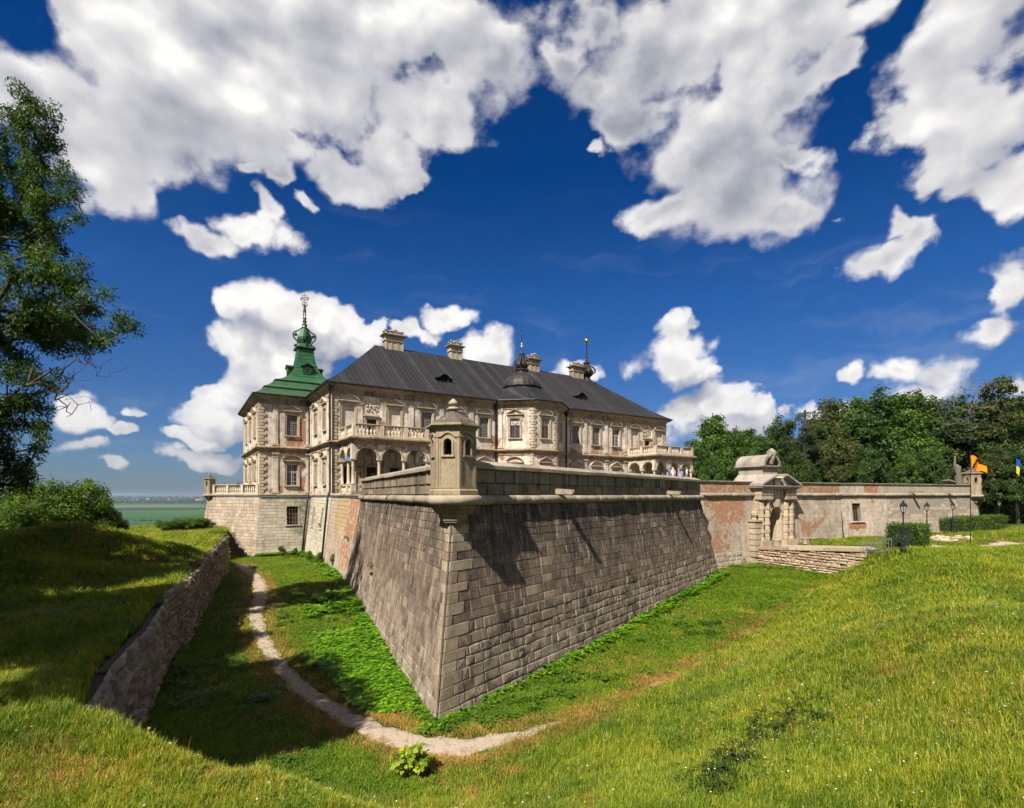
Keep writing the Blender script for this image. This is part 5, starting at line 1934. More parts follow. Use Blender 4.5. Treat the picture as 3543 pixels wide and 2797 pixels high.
m.grid([trow(*r) for r in TR + TR2 + TR3], close=True)
spire = m.build("spire_roof", M_GREEN, tower)
m = MB()
for z, hx, hy in (TR2[0], TR3[0]):
    m.grid([trow(z - .16, hx - .12, hy - .12), trow(z - .10, hx + .06, hy + .06), trow(z + .02, hx + .07, hy + .07)], close=True)
zz = 17.6
while zz < 22.2:
    for (z0, a0, b0), (z1, a1, b1) in zip(TR3[:-1], TR3[1:]):
        if z0 <= zz < z1:
            f = (zz - z0) / (z1 - z0)
            hx, hy = a0 + (a1 - a0) * f, b0 + (b1 - b0) * f
            m.grid([trow(zz, hx + .025, hy + .025), trow(zz + .05, hx + .025, hy + .025)], close=True)
    zz += .52
m.build("sheet_lap", M_GREEN_D, spire)
m = MB()
m.grid([trow(z, h, h) for z, h in ((22.25, 1.08), (22.38, 1.35), (22.48, 1.42), (22.58, 1.42), (22.66, 1.12), (22.95, .98), (23.25, .78), (23.3, .6))], close=True)
m.build("spire_cornice", M_GREEN, tower)
tcw = W(TC[0], TC[1], 0)
m = MB()
m.lathe([(.72, 23.2), (.92, 23.5), (1.08, 23.9), (1.10, 24.25), (.95, 24.7), (.70, 25.15), (.50, 25.5), (.40, 25.8)], tcw, 8, ANG + R(22.5))
m.build("onion", M_GREEN, tower)
m = MB()
m.lathe([(.42, 25.7), (.52, 25.8), (.40, 25.92), (.32, 26.15), (.40, 26.2), (.40, 26.32), (.27, 26.42), (.25, 26.7), (.33, 26.78), (.33, 26.88), (.24, 26.95), (.22, 27.2), (.32, 27.28), (.30, 27.38)], tcw, 10)
m.build("spire_neck", M_GREEN, tower)
for k in range(4):
    a = ANG + R(90 * k)
    u = Vector((math.cos(a), math.sin(a), 0))
    m = MB()
    sd = Vector((-u.y, u.x, 0)) * .09
    line = [(.46, 25.75), (.80, 25.35), (1.15, 25.15), (1.52, 25.0), (1.68, 24.65), (1.62, 24.25), (1.38, 23.95), (1.15, 23.75), (1.0, 23.4), (1.1, 23.1), (1.36, 23.05)]
    rows = []
    for i, (r, z) in enumerate(line):
        d = Vector((line[min(i + 1, len(line) - 1)][0] - line[max(i - 1, 0)][0], line[min(i + 1, len(line) - 1)][1] - line[max(i - 1, 0)][1])).normalized()
        n = Vector((-d.y, d.x)) * .085
        rows.append([tcw + u * (r + n.x) + sd + Vector((0, 0, z + n.y)), tcw + u * (r + n.x) - sd + Vector((0, 0, z + n.y)), tcw + u * (r - n.x) - sd + Vector((0, 0, z - n.y)), tcw + u * (r - n.x) + sd + Vector((0, 0, z - n.y))])
    ids = m.grid(rows, close=True)
    m.face(ids[0]); m.face(ids[-1])
    ctr = tcw + u * 1.28 + Vector((0, 0, 24.62))
    m.tube([ctr - sd, ctr + sd], .26, 8)
    m.tube([tcw + u * 1.36 - sd + Vector((0, 0, 22.95)), tcw + u * 1.36 + sd + Vector((0, 0, 22.95))], .20, 8)
    m.build("scroll_bracket", M_GREEN_D, tower)
for k in range(4):
    a = ANG + R(-90 + 90 * k)
    u = Vector((math.cos(a), math.sin(a), 0))
    sdir = Vector((-u.y, u.x, 0))
    base = tcw + u * 2.15
    F = Fr((base.x, base.y, 0), sdir)
    if F.n.dot(u) < 0:
        F = Fr((base.x, base.y, 0), -sdir)
    m = MB()
    m.fbox(F, -.72, .72, 18.05, 19.35, -1.6, .35)
    roofp = [(-.92, 19.30), (-.6, 19.42), (-.3, 19.62), (0, 19.72), (.3, 19.62), (.6, 19.42), (.92, 19.30)]
    m.grid([[F(x, z, .55) for x, z in roofp], [F(x, z + .09, .55) for x, z in roofp], [F(x, z + .1, -1.6) for x, z in roofp]])
    m.grid([[F(x, z, .55) for x, z in roofp], [F(x, 19.2, .36) for x, z in roofp]])
    m.fbox(F, -.8, .8, 17.95, 18.1, -.6, .45)
    d = m.build("spire_dormer", M_GREEN_D, tower)
    m = MB()
    rr = [[F(r * math.cos(t), 18.7 + r * math.sin(t), o) for t in np.linspace(0, 2 * math.pi, 13)[:-1]] for r, o in ((.52, .351), (.50, .42), (.40, .42), (.36, .36))]
    m.grid(rr, close=True)
    m.build("dormer_ring", M_GREEN, d)
    m = MB()
    m.fbox(F, -.2, .2, 18.5, 18.9, .30, .365)
    m.build("opening", M_DARK, d)


# ------------------------------------------------------------------ balusters, balustrades, loggias
def baluster_mesh(h, r, mat):
    m = MB()
    m.smooth = True
    m.cur_r = .8
    m.lathe([(r * .95, 0), (r * .95, h * .07), (r * .55, h * .10), (r * .62, h * .16), (r * 1.0, h * .34), (r * .82, h * .50), (r * .45, h * .68), (r * .42, h * .80), (r * .70, h * .86), (r * .60, h * .92), (r * .92, h * .94), (r * .92, h)], (0, 0, 0), 8)
    return m.mesh("baluster", mat)


BAL = baluster_mesh(.92, .17, M_RAIL)


def balustrade(root, P0, P1, z0, h, spacing, posts, mat=None, bal=BAL, bh=.92, inset=0.0):
    """Rails, posts and single balusters between two points."""
    mat = mat or M_RAIL
    d = P1 - P0
    L = math.hypot(d.x, d.y)
    F = Fr((P0.x, P0.y, 0), d)
    m = MB()
    m.cur_r = random.random()
    m.fbox(F, 0, L, z0, z0 + (h - bh) * .5, -.22, .22)
    m.build("bottom_rail", mat, root)
    m = MB()
    m.cur_r = random.random()
    m.fbox(F, 0, L, z0 + h - (h - bh) * .5, z0 + h - .07, -.20, .20)
    m.fbox(F, 0, L, z0 + h - .07, z0 + h, -.26, .26)
    m.build("top_rail", mat, root)
    xs_ = [L * t for t in posts]
    for x in xs_:
        m = MB()
        m.cur_r = random.random()
        m.fbox(F, x - .24, x + .24, z0 + .002, z0 + h - .075, -.235, .235)
        m.build("rail_post", mat, root)
    n = int(L / spacing)
    for i in range(n):
        x = (i + .5) * L / n
        if any(abs(x - q) < .36 for q in xs_):
            continue
        o = make("baluster", bal, None)
        o.parent = root
        p = F(x, z0 + (h - bh) * .5, 0)
        base = root.location if root.parent is None else Vector((0, 0, 0))
        o.location = p - base
        o.rotation_euler = (0, 0, random.uniform(0, 1))


def arcade(m, F, centers, r, z_s, z_t, L, th, s0=0.0, keel=0.0):
    """Wall carried on arches: from springing z_s up to z_t."""
    cuts = [s0]
    for c in centers:
        cuts += [c - r, c + r]
    cuts.append(L)
    for i in range(0, len(cuts), 2):
        if cuts[i + 1] - cuts[i] > .01:
            m.fbox(F, cuts[i], cuts[i + 1], z_s, z_t, -th, 0)
    for c in centers:
        arc = [(c + r * math.cos(t), z_s + r * (1 + keel) * math.sin(t)) for t in np.linspace(math.pi, 0, 13)]
        for (x0, y0), (x1, y1) in zip(arc[:-1], arc[1:]):
            m.poly([F(x0, y0), F(x1, y1), F(x1, z_t), F(x0, z_t)])
            m.poly([F(x0, y0, -th), F(x0, z_t, -th), F(x1, z_t, -th), F(x1, y1, -th)])
            m.poly([F(x0, y0), F(x0, y0, -th), F(x1, y1, -th), F(x1, y1)])


def archivolt(m, F, c, r, z_s, keel=0.0):
    t_ = np.linspace(math.pi, 0, 15)
    for (q0, q1) in zip(t_[:-1], t_[1:]):
        a = [(c + rr * math.cos(q), z_s + rr * (1 + keel) * math.sin(q)) for rr in (r + .005, r + .22) for q in (q0, q1)]
        m.hexa([F(*a[0], .07), F(*a[1], .07), F(*a[1], -.02), F(*a[0], -.02), F(*a[2], .07), F(*a[3], .07), F(*a[3], -.02), F(*a[2], -.02)])
    m.fbox(F, c - .13, c + .13, z_s + r * (1 + keel) - .04, z_s + r * (1 + keel) + .34, -.02, .13)


def loggia(s0, label):
    """Balcony on three arches: pedestal rail, columns, arcade, entablature, slab, balustrade."""
    lg = bpy.data.objects.new("loggia", None)
    lg.empty_display_size = .2
    COL.objects.link(lg)
    lg.parent = palace
    lg.matrix_parent_inverse = Matrix.Translation(-palace.location)
    lg["label"] = label
    D_, Wd = 6.06, 8.7
    zs, zt = 4.02, 5.62
    c0 = W(s0, -D_, 0)
    FFr = Fr((c0.x, c0.y, 0), PE1)
    a = W(s0, 0, 0)
    FLs = Fr((a.x, a.y, 0), -PE2)
    c1 = W(s0 + Wd, -D_, 0)
    FRs = Fr((c1.x, c1.y, 0), PE2)
    cols = [0, 2.9, 5.8, 8.7]
    sides = [D_ - 2.95, D_ - .0]
    m = MB()
    m.cur_r = .7
    arcade(m, FFr, [1.45, 4.35, 7.25], 1.2, zs, zt, Wd + .24, .48, -.24)
    m.build("front_arcade", M_PLASTER, lg)
    m = MB()
    arcade(m, FLs, [1.55, 4.55], 1.2, zs, zt, D_ - .25, .48, 0.0, .05)
    m.build("side_arcade", M_PLASTER, lg)
    m = MB()
    arcade(m, FRs, [1.52, 4.5], 1.2, zs, zt, D_, .48, .25, .05)
    m.build("side_arcade", M_PLASTER, lg)
    m = MB()
    m.cur_r = .9
    for c in (1.45, 4.35, 7.25): archivolt(m, FFr, c, 1.2, zs)
    for c in (1.55, 4.55): archivolt(m, FLs, c, 1.2, zs, .05)
    m.build("archivolt", M_TRIM, lg)
    prof = [(.26, 0), (.26, .10), (.21, .12), (.235, .20), (.19, .24), (.185, 1.0), (.165, 2.25), (.17, 2.3), (.20, 2.34), (.165, 2.38), (.17, 2.52), (.24, 2.62), (.24, 2.66)]
    mm_ = MB()
    mm_.smooth = True
    mm_.lathe(prof, (0, 0, 0), 12)
    mm_.smooth = False
    mm_.box(-.29, .29, -.29, .29, 2.66, 2.80)
    mm_.box(-.29, .29, -.29, .29, -.03, .03)
    cm = mm_.mesh("column", M_TRIM)
    spots = [FFr(x, 1.22, -.24) for x in cols] + [FLs(3.05, 1.22, -.24), FLs(.3, 1.22, -.24), FRs(3.0, 1.22, -.24), FRs(5.75, 1.22, -.24)]
    for p in spots:
        o = make("column", cm)
        o.parent = lg
        o.location = p
        o.rotation_euler = (0, 0, ANG)
    # parapet between the columns
    for F, L, cuts in ((FFr, Wd, cols), (FLs, D_, [.0, 3.05, D_])):
        for x0, x1 in zip(cuts[:-1], cuts[1:]):
            m = MB()
            m.cur_r = random.random()
            m.fbox(F, x0 - .26, x0 + .26, .1, 1.19, -.5, .02)
            m.fbox(F, x0 + .26, x1 - .26, 1.02, 1.16, -.42, -.06)
            m.fbox(F, x0 + .26, x1 - .26, .1, .22, -.42, -.06)
            m.build("pedestal", M_TRIM, lg)
            n = 6
            for i in range(n):
                x = x0 + .4 + (x1 - x0 - .8) * i / (n - 1)
                o = make("baluster", BAL)
                o.parent = lg
                o.location = F(x, .2, -.24)
                o.scale = (.85, .85, .90)
    loop = [W(s0, 0, 0), c0, c1, W(s0 + Wd, 0, 0)]
    m = MB()
    m.cur_r = .5
    sweep(m, loop, [(-.45, zt), (.03, zt), (.05, 5.74), (.05, 5.92), (.16, 5.98), (.38, 6.10), (.55, 6.20), (.55, 6.36), (.30, 6.45), (-.45, 6.45)])
    m.build("entablature", M_CORNICE, lg)
    m = MB()
    m.poly([W(s0, 0, 6.44), c0 + Vector((0, 0, 6.44)), c1 + Vector((0, 0, 6.44)), W(s0 + Wd, 0, 6.44)])
    m.poly([W(s0, 0, 5.7), c0 + Vector((0, 0, 5.7)), c1 + Vector((0, 0, 5.7)), W(s0 + Wd, 0, 5.7)])
    m.build("balcony_floor", M_TRIM, lg)
    z0, h = 6.46, 1.38
    for (p0, p1, ps) in ((W(s0 + .1, -.1, 0), W(s0 + .1, -D_ - .0, 0), (0.03, .5, .985)), (W(s0 + .1, -D_ - .02, 0), W(s0 + Wd - .1, -D_ - .02, 0), (.35, .68, .985)), (W(s0 + Wd - .1, -D_, 0), W(s0 + Wd - .1, -.1, 0), (.5, .97))):
        balustrade(lg, p0, p1, z0, h, .40, ps, bh=1.02, bal=BAL2)
    return lg


BAL2 = baluster_mesh(1.02, .17, M_RAIL)
loggia(0.9, "arcaded balcony at the near end of the palace front")
loggia(48.1, "arcaded balcony at the far end of the palace front")

# terrace balustrade above the left bastion
tbl = thing("terrace_balustrade", ((S3.x + T0.x) / 2, (S3.y + T0.y) / 2, .2), "long stone balustrade along the terrace beside the green-roofed tower", "balustrade")
dS = (T0 - S3).normalized()
BAL3 = baluster_mesh(1.0, .15, M_RAIL)
nS = Vector((dS.y, -dS.x, 0))
balustrade(tbl, S3 + dS * 1.1 - nS * .25, T0 - dS * .4 - nS * .25, .16, 1.26, .42, (0.0, .33, .66, .985), bal=BAL3, bh=1.0)


# ------------------------------------------------------------------ retaining wall of the left bank
def rubble(F, s0, s1, zb, zt, parent, mat, mortar, limit, hmin=.20, hmax=.46, wmin=.28, wmax=.95, name="field_stone", lean=None):
    """Coursed rubble: uneven stones, each its own piece."""
    out = []
    z = zb
    while z < zt - .05:
        h = random.uniform(hmin, hmax)
        a = s0 + random.uniform(-.2, 0)
        while a < s1:
            w = random.uniform(wmin, wmax)
            hh = h * random.uniform(.8, 1.12)
            dz = random.uniform(-.04, .04)
            out.append(block_mesh(F, max(a, s0), min(a + w, s1), z + dz, z + dz + hh, random.uniform(-.03, .16), random.uniform(.035, .07), .035, None, random.random()))
            a += w
        z += h
    return out


rw = thing("retaining_wall", (-18, 28, -8.5), "shaded rubble retaining wall holding up the left grassy bank", "wall")
pts = [(-10.6, 12.6), (-12.5, 15.9), (-14.7, 20.7), (-17.0, 25.0), (-18.9, 30.1), (-26.6, 47.0), (-30.0, 54.5)]
tops = [-5.3, -5.2, -5.15, -5.1, -4.85, -4.2, -4.3]
stones = []
for i in range(len(pts) - 1):
    a, b = Vector((*pts[i], 0)), Vector((*pts[i + 1], 0))
    d = (b - a)
    F = Fr((a.x, a.y, 0), d, 0.0)
    L = d.length
    off = 0.25
    Fo = Fr(tuple(F(0, 0, off)), d, 0.0)
    n = max(1, int(L / 3.0))
    for k in range(n):
        x0, x1 = L * k / n, L * (k + 1) / n
        zt = tops[i] + (tops[i + 1] - tops[i]) * (k + .5) / n + random.uniform(-.12, .12)
        stones += rubble(Fo, x0, x1 + .03, -8.75, zt, rw, None, None, 0)
        m = MB()
        m.fbox(Fo, x0 - .1, x1 + .1, -9.0, zt - .22, -.40, -.025)
        m.build("core", M_CRACK, rw)
lay(rw, "field_stone", stones, M_RUBBLE, 300, "field_stones_small")
# rounded end of the wall, turning away into the bank
a = Vector((-30.0, 54.5, 0))

# ------------------------------------------------------------------ curtain wall, gate, right bastion
CQ0, CQ1, CQ2 = Vector((13.2, 47.6, 0)), Vector((38.4, 60.86, 0)), Vector((62.7, 70.4, 0))
dC = (CQ1 - CQ0).normalized()
GATE_S = (Vector((27.3, 55.0, 0)) - CQ0).dot(dC)
FC = Fr((CQ0.x, CQ0.y, 0), dC, 0.0)
GC = FC(GATE_S, 0, 0)
LC = (CQ1 - CQ0).length
_cp = lambda s, z: tuple(FC(s, z))
M_CURT = plaster("curtain_plaster", (0.54, 0.44, 0.33), tuple(dC), patches=[
    (_cp(9.6, -2.0), 3.4, 0.17), (_cp(7.5, -1.5), 2.8, 0.17), (_cp(8.5, -5.2), 2.2, 0.20), (_cp(11.4, -1.0), 2.2, 0.14), (_cp(6.8, -4.8), 2.0, 0.20), (_cp(21.8, -3.8), 2.3, 0.24), (_cp(23.8, -3.4), 1.4, 0.20), (_cp(19.6, -4.3), 1.2, 0.2), (_cp(25.0, -2.4), 1.6, .14), (_cp(20.5, -2.2), 1.4, .12)],
    bare=0.655, grime_amt=0.65, bare_z=[(-0.9, 0.0, 0.06)], joints=(1.35, .52))
M_CPAR = plaster("parapet_brick", (0.46, 0.39, 0.30), tuple(dC), bare=0.47, grime_amt=0.35, pocks=.5)
FCR = Fr((CQ1.x, CQ1.y, 0), CQ2 - CQ1, 0.0)
_rp = lambda s, z: tuple(FCR(s, z))
M_CURT2 = plaster("far_curtain_plaster", (0.56, 0.465, 0.355), tuple((CQ2 - CQ1).normalized()), patches=[(_rp(2.4, -3.7), 1.2, 0.32), (_rp(2.6, -0.5), 0.8, 0.2), (_rp(5.4, 0.7), 2.8, .26)], bare=0.66, grime_amt=0.6, joints=(1.2, .5))


def parapet(root, F, s0, s1, mat, zt=1.22, cap=True, step=2.2):
    m = MB()
    m.fbox(F, s0, s1, .12, zt, -.8, -.10)
    m.build("parapet", mat, root)
    a = s0
    while a < s1 - .05:
        w = min(random.uniform(step * .7, step * 1.3), s1 - a)
        m = MB()
        m.cur_r = random.random()
        m.fbox(F, a + .005, a + w - .005, zt, zt + .10 + random.uniform(-.01, .01), -.92, .0)
        m.fbox(F, a + .005, a + w - .005, zt + .10, zt + .18 + random.uniform(-.01, .01), -.95, .05)
        m.build("coping_stone", M_CORD, root)
        a += w


for (s0, s1, lab, mw, mp) in ((2.0, GATE_S - 2.7, "curtain wall left of the gate, plaster falling off red brick", M_CURT, M_CPAR), (GATE_S + 2.7, LC, "curtain wall right of the gate, grey plaster with brick showing low down", M_CURT, M_CPAR)):
    c = FC((s0 + s1) / 2, -7, 0)
    cw = thing("curtain_wall", c, lab, "wall")
    FB = Batter((CQ0.x, CQ0.y, 0), dC, 0.06)
    m = MB()
    n = 8
    for k in range(n):
        xa, xb = s0 + (s1 - s0) * k / n, s0 + (s1 - s0) * (k + 1) / n
        m.poly([FB(xa, -8.4), FB(xb, -8.4), FB(xb, Z_C), FB(xa, Z_C)])
        m.poly([FB(xa, Z_C), FB(xb, Z_C), FB(xb, .15), FB(xa, .15)])
    m.build("wall_face", mw, cw)
    # footing of larger grey stones
    bl = []
    z = -7.9
    while z < -5.9 + (0.0 if s0 < GATE_S else -.2):
        h = random.uniform(.32, .5)
        a = s0
        while a < s1:
            w = random.uniform(.5, 1.1)
            if z + h < -5.75 + .5 * math.sin(a * .9) or random.random() < .25:
                bl.append(block_mesh(FB, a, min(a + w, s1), z, z + h, .035 + random.uniform(-.02, .03), .03, .02, None, random.random()))
            a += w
        z += h
    lay(cw, "footing_stone", bl, M_LBAST, 60, "footing_stones_small")
    cordon(cw, FC, s0, s1, 0.0, .2, M_CORD, 1.4, 2.8)
    parapet(cw, FC, s0, s1, mp)

rb = thing("far_bastion", FCR(12, -6, 0), "far right stone bastion with a barred window and two water spouts", "bastion")
LR2 = (CQ2 - CQ1).length
FRB = Batter((CQ1.x, CQ1.y, 0), CQ2 - CQ1, 0.10)
m = MB()
WX = (1.75, 3.25, -3.1, -1.0)
wall_open(m, FRB, 8.0, -7.5, .15, [WX], .5)
m.build("wall_face", M_CURT2, rb)
m = MB()
m.poly([FRB(8.0, -7.5, -.03), FRB(LR2 + .7, -7.5, -.03), FRB(LR2, .15, -.03), FRB(8.0, .15, -.03)])
m.build("core", M_MORTAR_P, rb)
lay(rb, "ashlar_block", courses(FRB, 8.0, LR2, -.3, -7.0, .42, .7, 1.5, .018, .015, .004, 0, .1), M_RBAST, 220, "ashlar_blocks_small")
barred_window(rb, FRB, *WX, flat("rusty_grille", (.16, .075, .04), .8), .34, 3, 4)
m = MB()
m.cur_r = .3
m.fbox(FRB, WX[0] - .7, WX[1] + .7, -3.95, -3.35, -.02, .02)
m.build("bared_brick", flat("window_brick", (.34, .13, .065), .95, var=.5, scale=9), rb)
cordon(rb, FCR, 0, LR2, 0.0, .2, M_CORD, 1.4, 2.8)
parapet(rb, FCR, 0, 7.6, M_CURT2)
parapet(rb, FCR, 7.6, LR2 - .6, M_RBAST)
for s in (12.6, 19.8):
    spout(rb, FCR, s, .55, 1.3, M_CORD)
turret((CQ2.x - .3, CQ2.y + .1), "small stone sentry turret on the far right bastion behind the flagpole", 0.05, .98, R(-90 + 10))
m = MB()
back = CQ2 + Vector((7, 32, 0))
m.poly([FRB(LR2 + .7, -7.5, -.03), Vector((back.x + .7, back.y, -7.5)), Vector((back.x, back.y, 1.2)), FRB(LR2, 1.2, -.03)])
m.build("return_face", M_CURT2, rb)

# ---- gate portal
gate = thing("gate_portal", GC + Vector((0, 0, -5.4)), "carved yellow limestone gateway with broken pediment and barrel-topped attic", "gate")
GF = Fr((GC.x, GC.y, 0), dC, 0.0)
DK = -5.36
O1 = .62


def gate_part(name, mat, fn, parent=None, r=None):
    m = MB()
    m.cur_r = random.random() if r is None else r
    fn(m)
    return m.build(name, mat, parent or gate)


def jambs(m):
    hw, zs = .95, -2.2
    arc = [(hw * math.cos(t), zs + hw * math.sin(t)) for t in np.linspace(math.pi, 0, 11)]
    m.fbox(GF, -2.75, -hw, DK - 1.5, -.35, -1.5, O1)
    m.fbox(GF, hw, 2.75, DK - 1.5, -.35, -1.5, O1)
    for (x0, y0), (x1, y1) in zip(arc[:-1], arc[1:]):
        m.poly([GF(x0, y0, O1), GF(x1, y1, O1), GF(x1, -.35, O1), GF(x0, -.35, O1)])
        m.poly([GF(x0, y0, O1), GF(x0, y0, -1.5), GF(x1, y1, -1.5), GF(x1, y1, O1)])


gate_part("arch_body", M_GATE, jambs)
gate_part("passage", M_DARK, lambda m: m.fbox(GF, -1.0, 1.0, DK, -1.0, -3.0, -1.2))
gd = gate_part("door_leaf", flat("old_oak", (.13, .10, .055), .85, var=.4, scale=5), lambda m: m.fbox(GF, -.35, .93, DK + .05, -1.35, -1.18, -1.05))
# voussoirs and keystone
for k in range(9):
    def vs_(m, k=k):
        t0, t1 = math.pi * k / 9 + .015, math.pi * (k + 1) / 9 - .015
        r0, r1 = .97, 1.45 + (.35 if k == 4 else .12 * (k % 2))
        pr = .10 + (.22 if k == 4 else .03 * (k % 2))
        q = [(r * math.cos(t), -2.2 + r * math.sin(t)) for r in (r0, r1) for t in (t0, t1)]
        m.hexa([GF(*q[0], O1 + pr), GF(*q[1], O1 + pr), GF(*q[1], O1 - .1), GF(*q[0], O1 - .1), GF(*q[2], O1 + pr), GF(*q[3], O1 + pr), GF(*q[3], O1 - .1), GF(*q[2], O1 - .1)])
    gate_part("voussoir", M_GATE, vs_)
# banded half columns
for x in (-2.4, -1.52, 1.52, 2.4):
    r = .36
    gate_part("pedestal", M_GATE, lambda m: m.fbox(GF, x - .44, x + .44, DK - .25, DK + .62, O1 - .3, O1 + .52))
    z = DK + .62
    i = 0
    while z < -.75:
        h = .40
        rr = r if i % 2 == 0 else r * .86
        zt = min(z + h, -.62)

        def drum(m, rr=rr, z=z, zt=zt):
            prof = [(rr * .93, 0), (rr, .05), (rr, zt - z - .05), (rr * .93, zt - z)]
            m.lathe(prof, GF(x, z + .006, O1 + .06), 10, ANG)
        gate_part("column_drum", M_GATE, drum)
        z = zt
        i += 1
    gate_part("capital", M_GATE, lambda m: (m.lathe([(.36, 0), (.44, .07), (.44, .14)], GF(x, -.60, O1 + .06), 10), m.fbox(GF, x - .47, x + .47, -.46, -.33, O1 - .3, O1 + .53)))
    # entablature breaks forward over each column
    gate_part("entablature_block", M_GATE, lambda m: (m.fbox(GF, x - .42, x + .42, -.33, .60, O1 - .3, O1 + .46), m.fbox(GF, x - .46, x + .46, .02, .10, O1 - .3, O1 + .52)))
gate_part("frieze", M_GATE, lambda m: [m.fbox(GF, -2.75, 2.75, -.33, .60, -.9, O1 + .12)] + [m.fbox(GF, c - .16, c + .16, -.05, .5, O1 + .1, O1 + .20) for c in (-.75, -.25, .25, .75)])
gate_part("cornice", M_GATETOP, lambda m: (m.fbox(GF, -3.0, 3.0, .60, .74, -.9, O1 + .62), m.fbox(GF, -3.15, 3.15, .74, .88, -.9, O1 + .78), m.fbox(GF, -3.22, 3.22, .88, .96, -.9, O1 + .86)))
for sg in (-1, 1):
    def rake(m, sg=sg):
        a, b = (sg * 3.15, .96), (sg * .75, 2.0)
        for (o0, o1, t0, t1) in ((-.3, O1 + .84, .02, .20), (-.3, O1 + .62, -.10, .04)):
            m.hexa([GF(a[0], a[1] + t0, o1), GF(b[0], b[1] + t0, o1), GF(b[0], b[1] + t0, o0), GF(a[0], a[1] + t0, o0), GF(a[0], a[1] + t1, o1), GF(b[0], b[1] + t1, o1), GF(b[0], b[1] + t1, o0), GF(a[0], a[1] + t1, o0)])
        m.prism([(sg * 2.6, .97), (sg * .75, .97), (sg * .75, 1.9)], GF, -.3, O1 + .25)
    gate_part("broken_pediment", M_GATETOP, rake)
gate_part("pinnacle", M_GATETOP, lambda m: m.lathe([(.25, 0), (.30, .1), (.16, .2), (.24, .42), (.2, .6), (.05, .85)], GF(2.55, 1.35, .1), 8))
gate_part("cartouche", M_TRIM, lambda m: (m.lathe([(.0, -.12), (.42, -.1), (.55, 0), (.42, .1), (.0, .14)], GF(0, 1.75, O1 + .35), 10), m.fbox(GF, -.5, .5, .97, 1.7, -.2, O1 + .3)))
gate_part("attic_base", M_GATETOP, lambda m: m.hexa([GF(-2.1, .96, O1 - .1), GF(2.1, .96, O1 - .1), GF(2.1, .96, -3.4), GF(-2.1, .96, -3.4), GF(-1.25, 2.15, O1 - .6), GF(1.25, 2.15, O1 - .6), GF(1.25, 2.15, -3.0), GF(-1.25, 2.15, -3.0)]))
gate_part("attic", M_GATETOP, lambda m: (m.fbox(GF, -1.2, 1.2, 2.15, 2.95, -2.95, O1 - .65), m.fbox(GF, -1.35, 1.35, 2.80, 2.98, -3.1, O1 - .5), m.fbox(GF, -1.5, 1.5, 2.98, 3.10, -3.25, O1 - .38)))


def barrel(m):
    arc = [(1.42 * math.cos(t), 3.10 + 1.18 * math.sin(t)) for t in np.linspace(0, math.pi, 15)]
    inn = [(1.10 * math.cos(t), 3.10 + .90 * math.sin(t)) for t in np.linspace(0, math.pi, 15)]
    m.grid([[GF(x, z, O1 - .35) for x, z in arc], [GF(x, z, -3.2) for x, z in arc]])
    m.grid([[GF(x, z, O1 - .35) for x, z in arc], [GF(x, z, O1 - .35) for x, z in inn], [GF(x, z, O1 - .8) for x, z in inn]])
    m.face([m.vert(GF(x, z, O1 - .8)) for x, z in inn])
    m.face([m.vert(GF(x, z, -3.2)) for x, z in arc])


gate_part("barrel_roof", M_GATETOP, barrel)
gate_part("crest_scroll", M_GATETOP, lambda m: (m.tube([GF(0, 3.3, O1 - .5), GF(-.1, 3.9, O1 - .3), GF(0, 4.4, O1 - .2), GF(0, 4.68, O1 - .45), GF(0, 4.5, O1 - .8), GF(0, 4.2, O1 - 1.0)], [.22, .26, .30, .26, .22, .14], 8), m.tube([GF(-.5, 4.0, O1 - .4), GF(-.25, 4.3, O1 - .3)], [.15, .3], 6)))
sp = gate_part("side_pier", M_GATE, lambda m: m.fbox(GF, -3.55, -2.76, DK - 2.2, -2.75, -.3, O1 + .25))
for k in range(6):
    z = DK - .9 + k * .58
    m = MB()
    m.cur_r = random.random()
    m.fbox(GF, -3.66, -2.74, z, z + .50, -.3, O1 + .36)
    m.build("band_stone", M_GATE, sp)
gate_part("pier_cap", M_GATETOP, lambda m: m.fbox(GF, -3.75, -2.68, -2.72, -2.55, -.3, O1 + .45))
gate_part("urn", M_GATE, lambda m: m.lathe([(.28, 0), (.30, .1), (.18, .2), (.34, .5), (.32, .75), (.2, .9)], GF(-3.2, -2.55, O1 - .1), 9))
nt_ = thing("notice_board", GF(-.72, -3.4, -.9), "small white notice on the gate door leaf", "sign")
m = MB()
m.fbox(GF, -.92, -.5, -3.3, -2.95, -1.03, -1.0)
m.build("panel", flat("white_paper", (.7, .7, .68), .8, var=.05), nt_)

# ---- bridge to the gate
bridge = thing("gate_bridge", GF(0, DK - 1, 5), "low rubble bridge across the moat leading to the gate", "bridge")
nC = FC.n
BF_O = GF(-3.1, 0, O1 + .2)
FBL = Fr(tuple(GF(-3.1, 0, O1 + .2)), nC)        # left flank, seen from the moat: runs from the gate to the bank
LB_ = 10.4


def deck_z(o):
    t = min(1, max(0, (o - O1) / 11.0))
    return DK + .80 * t


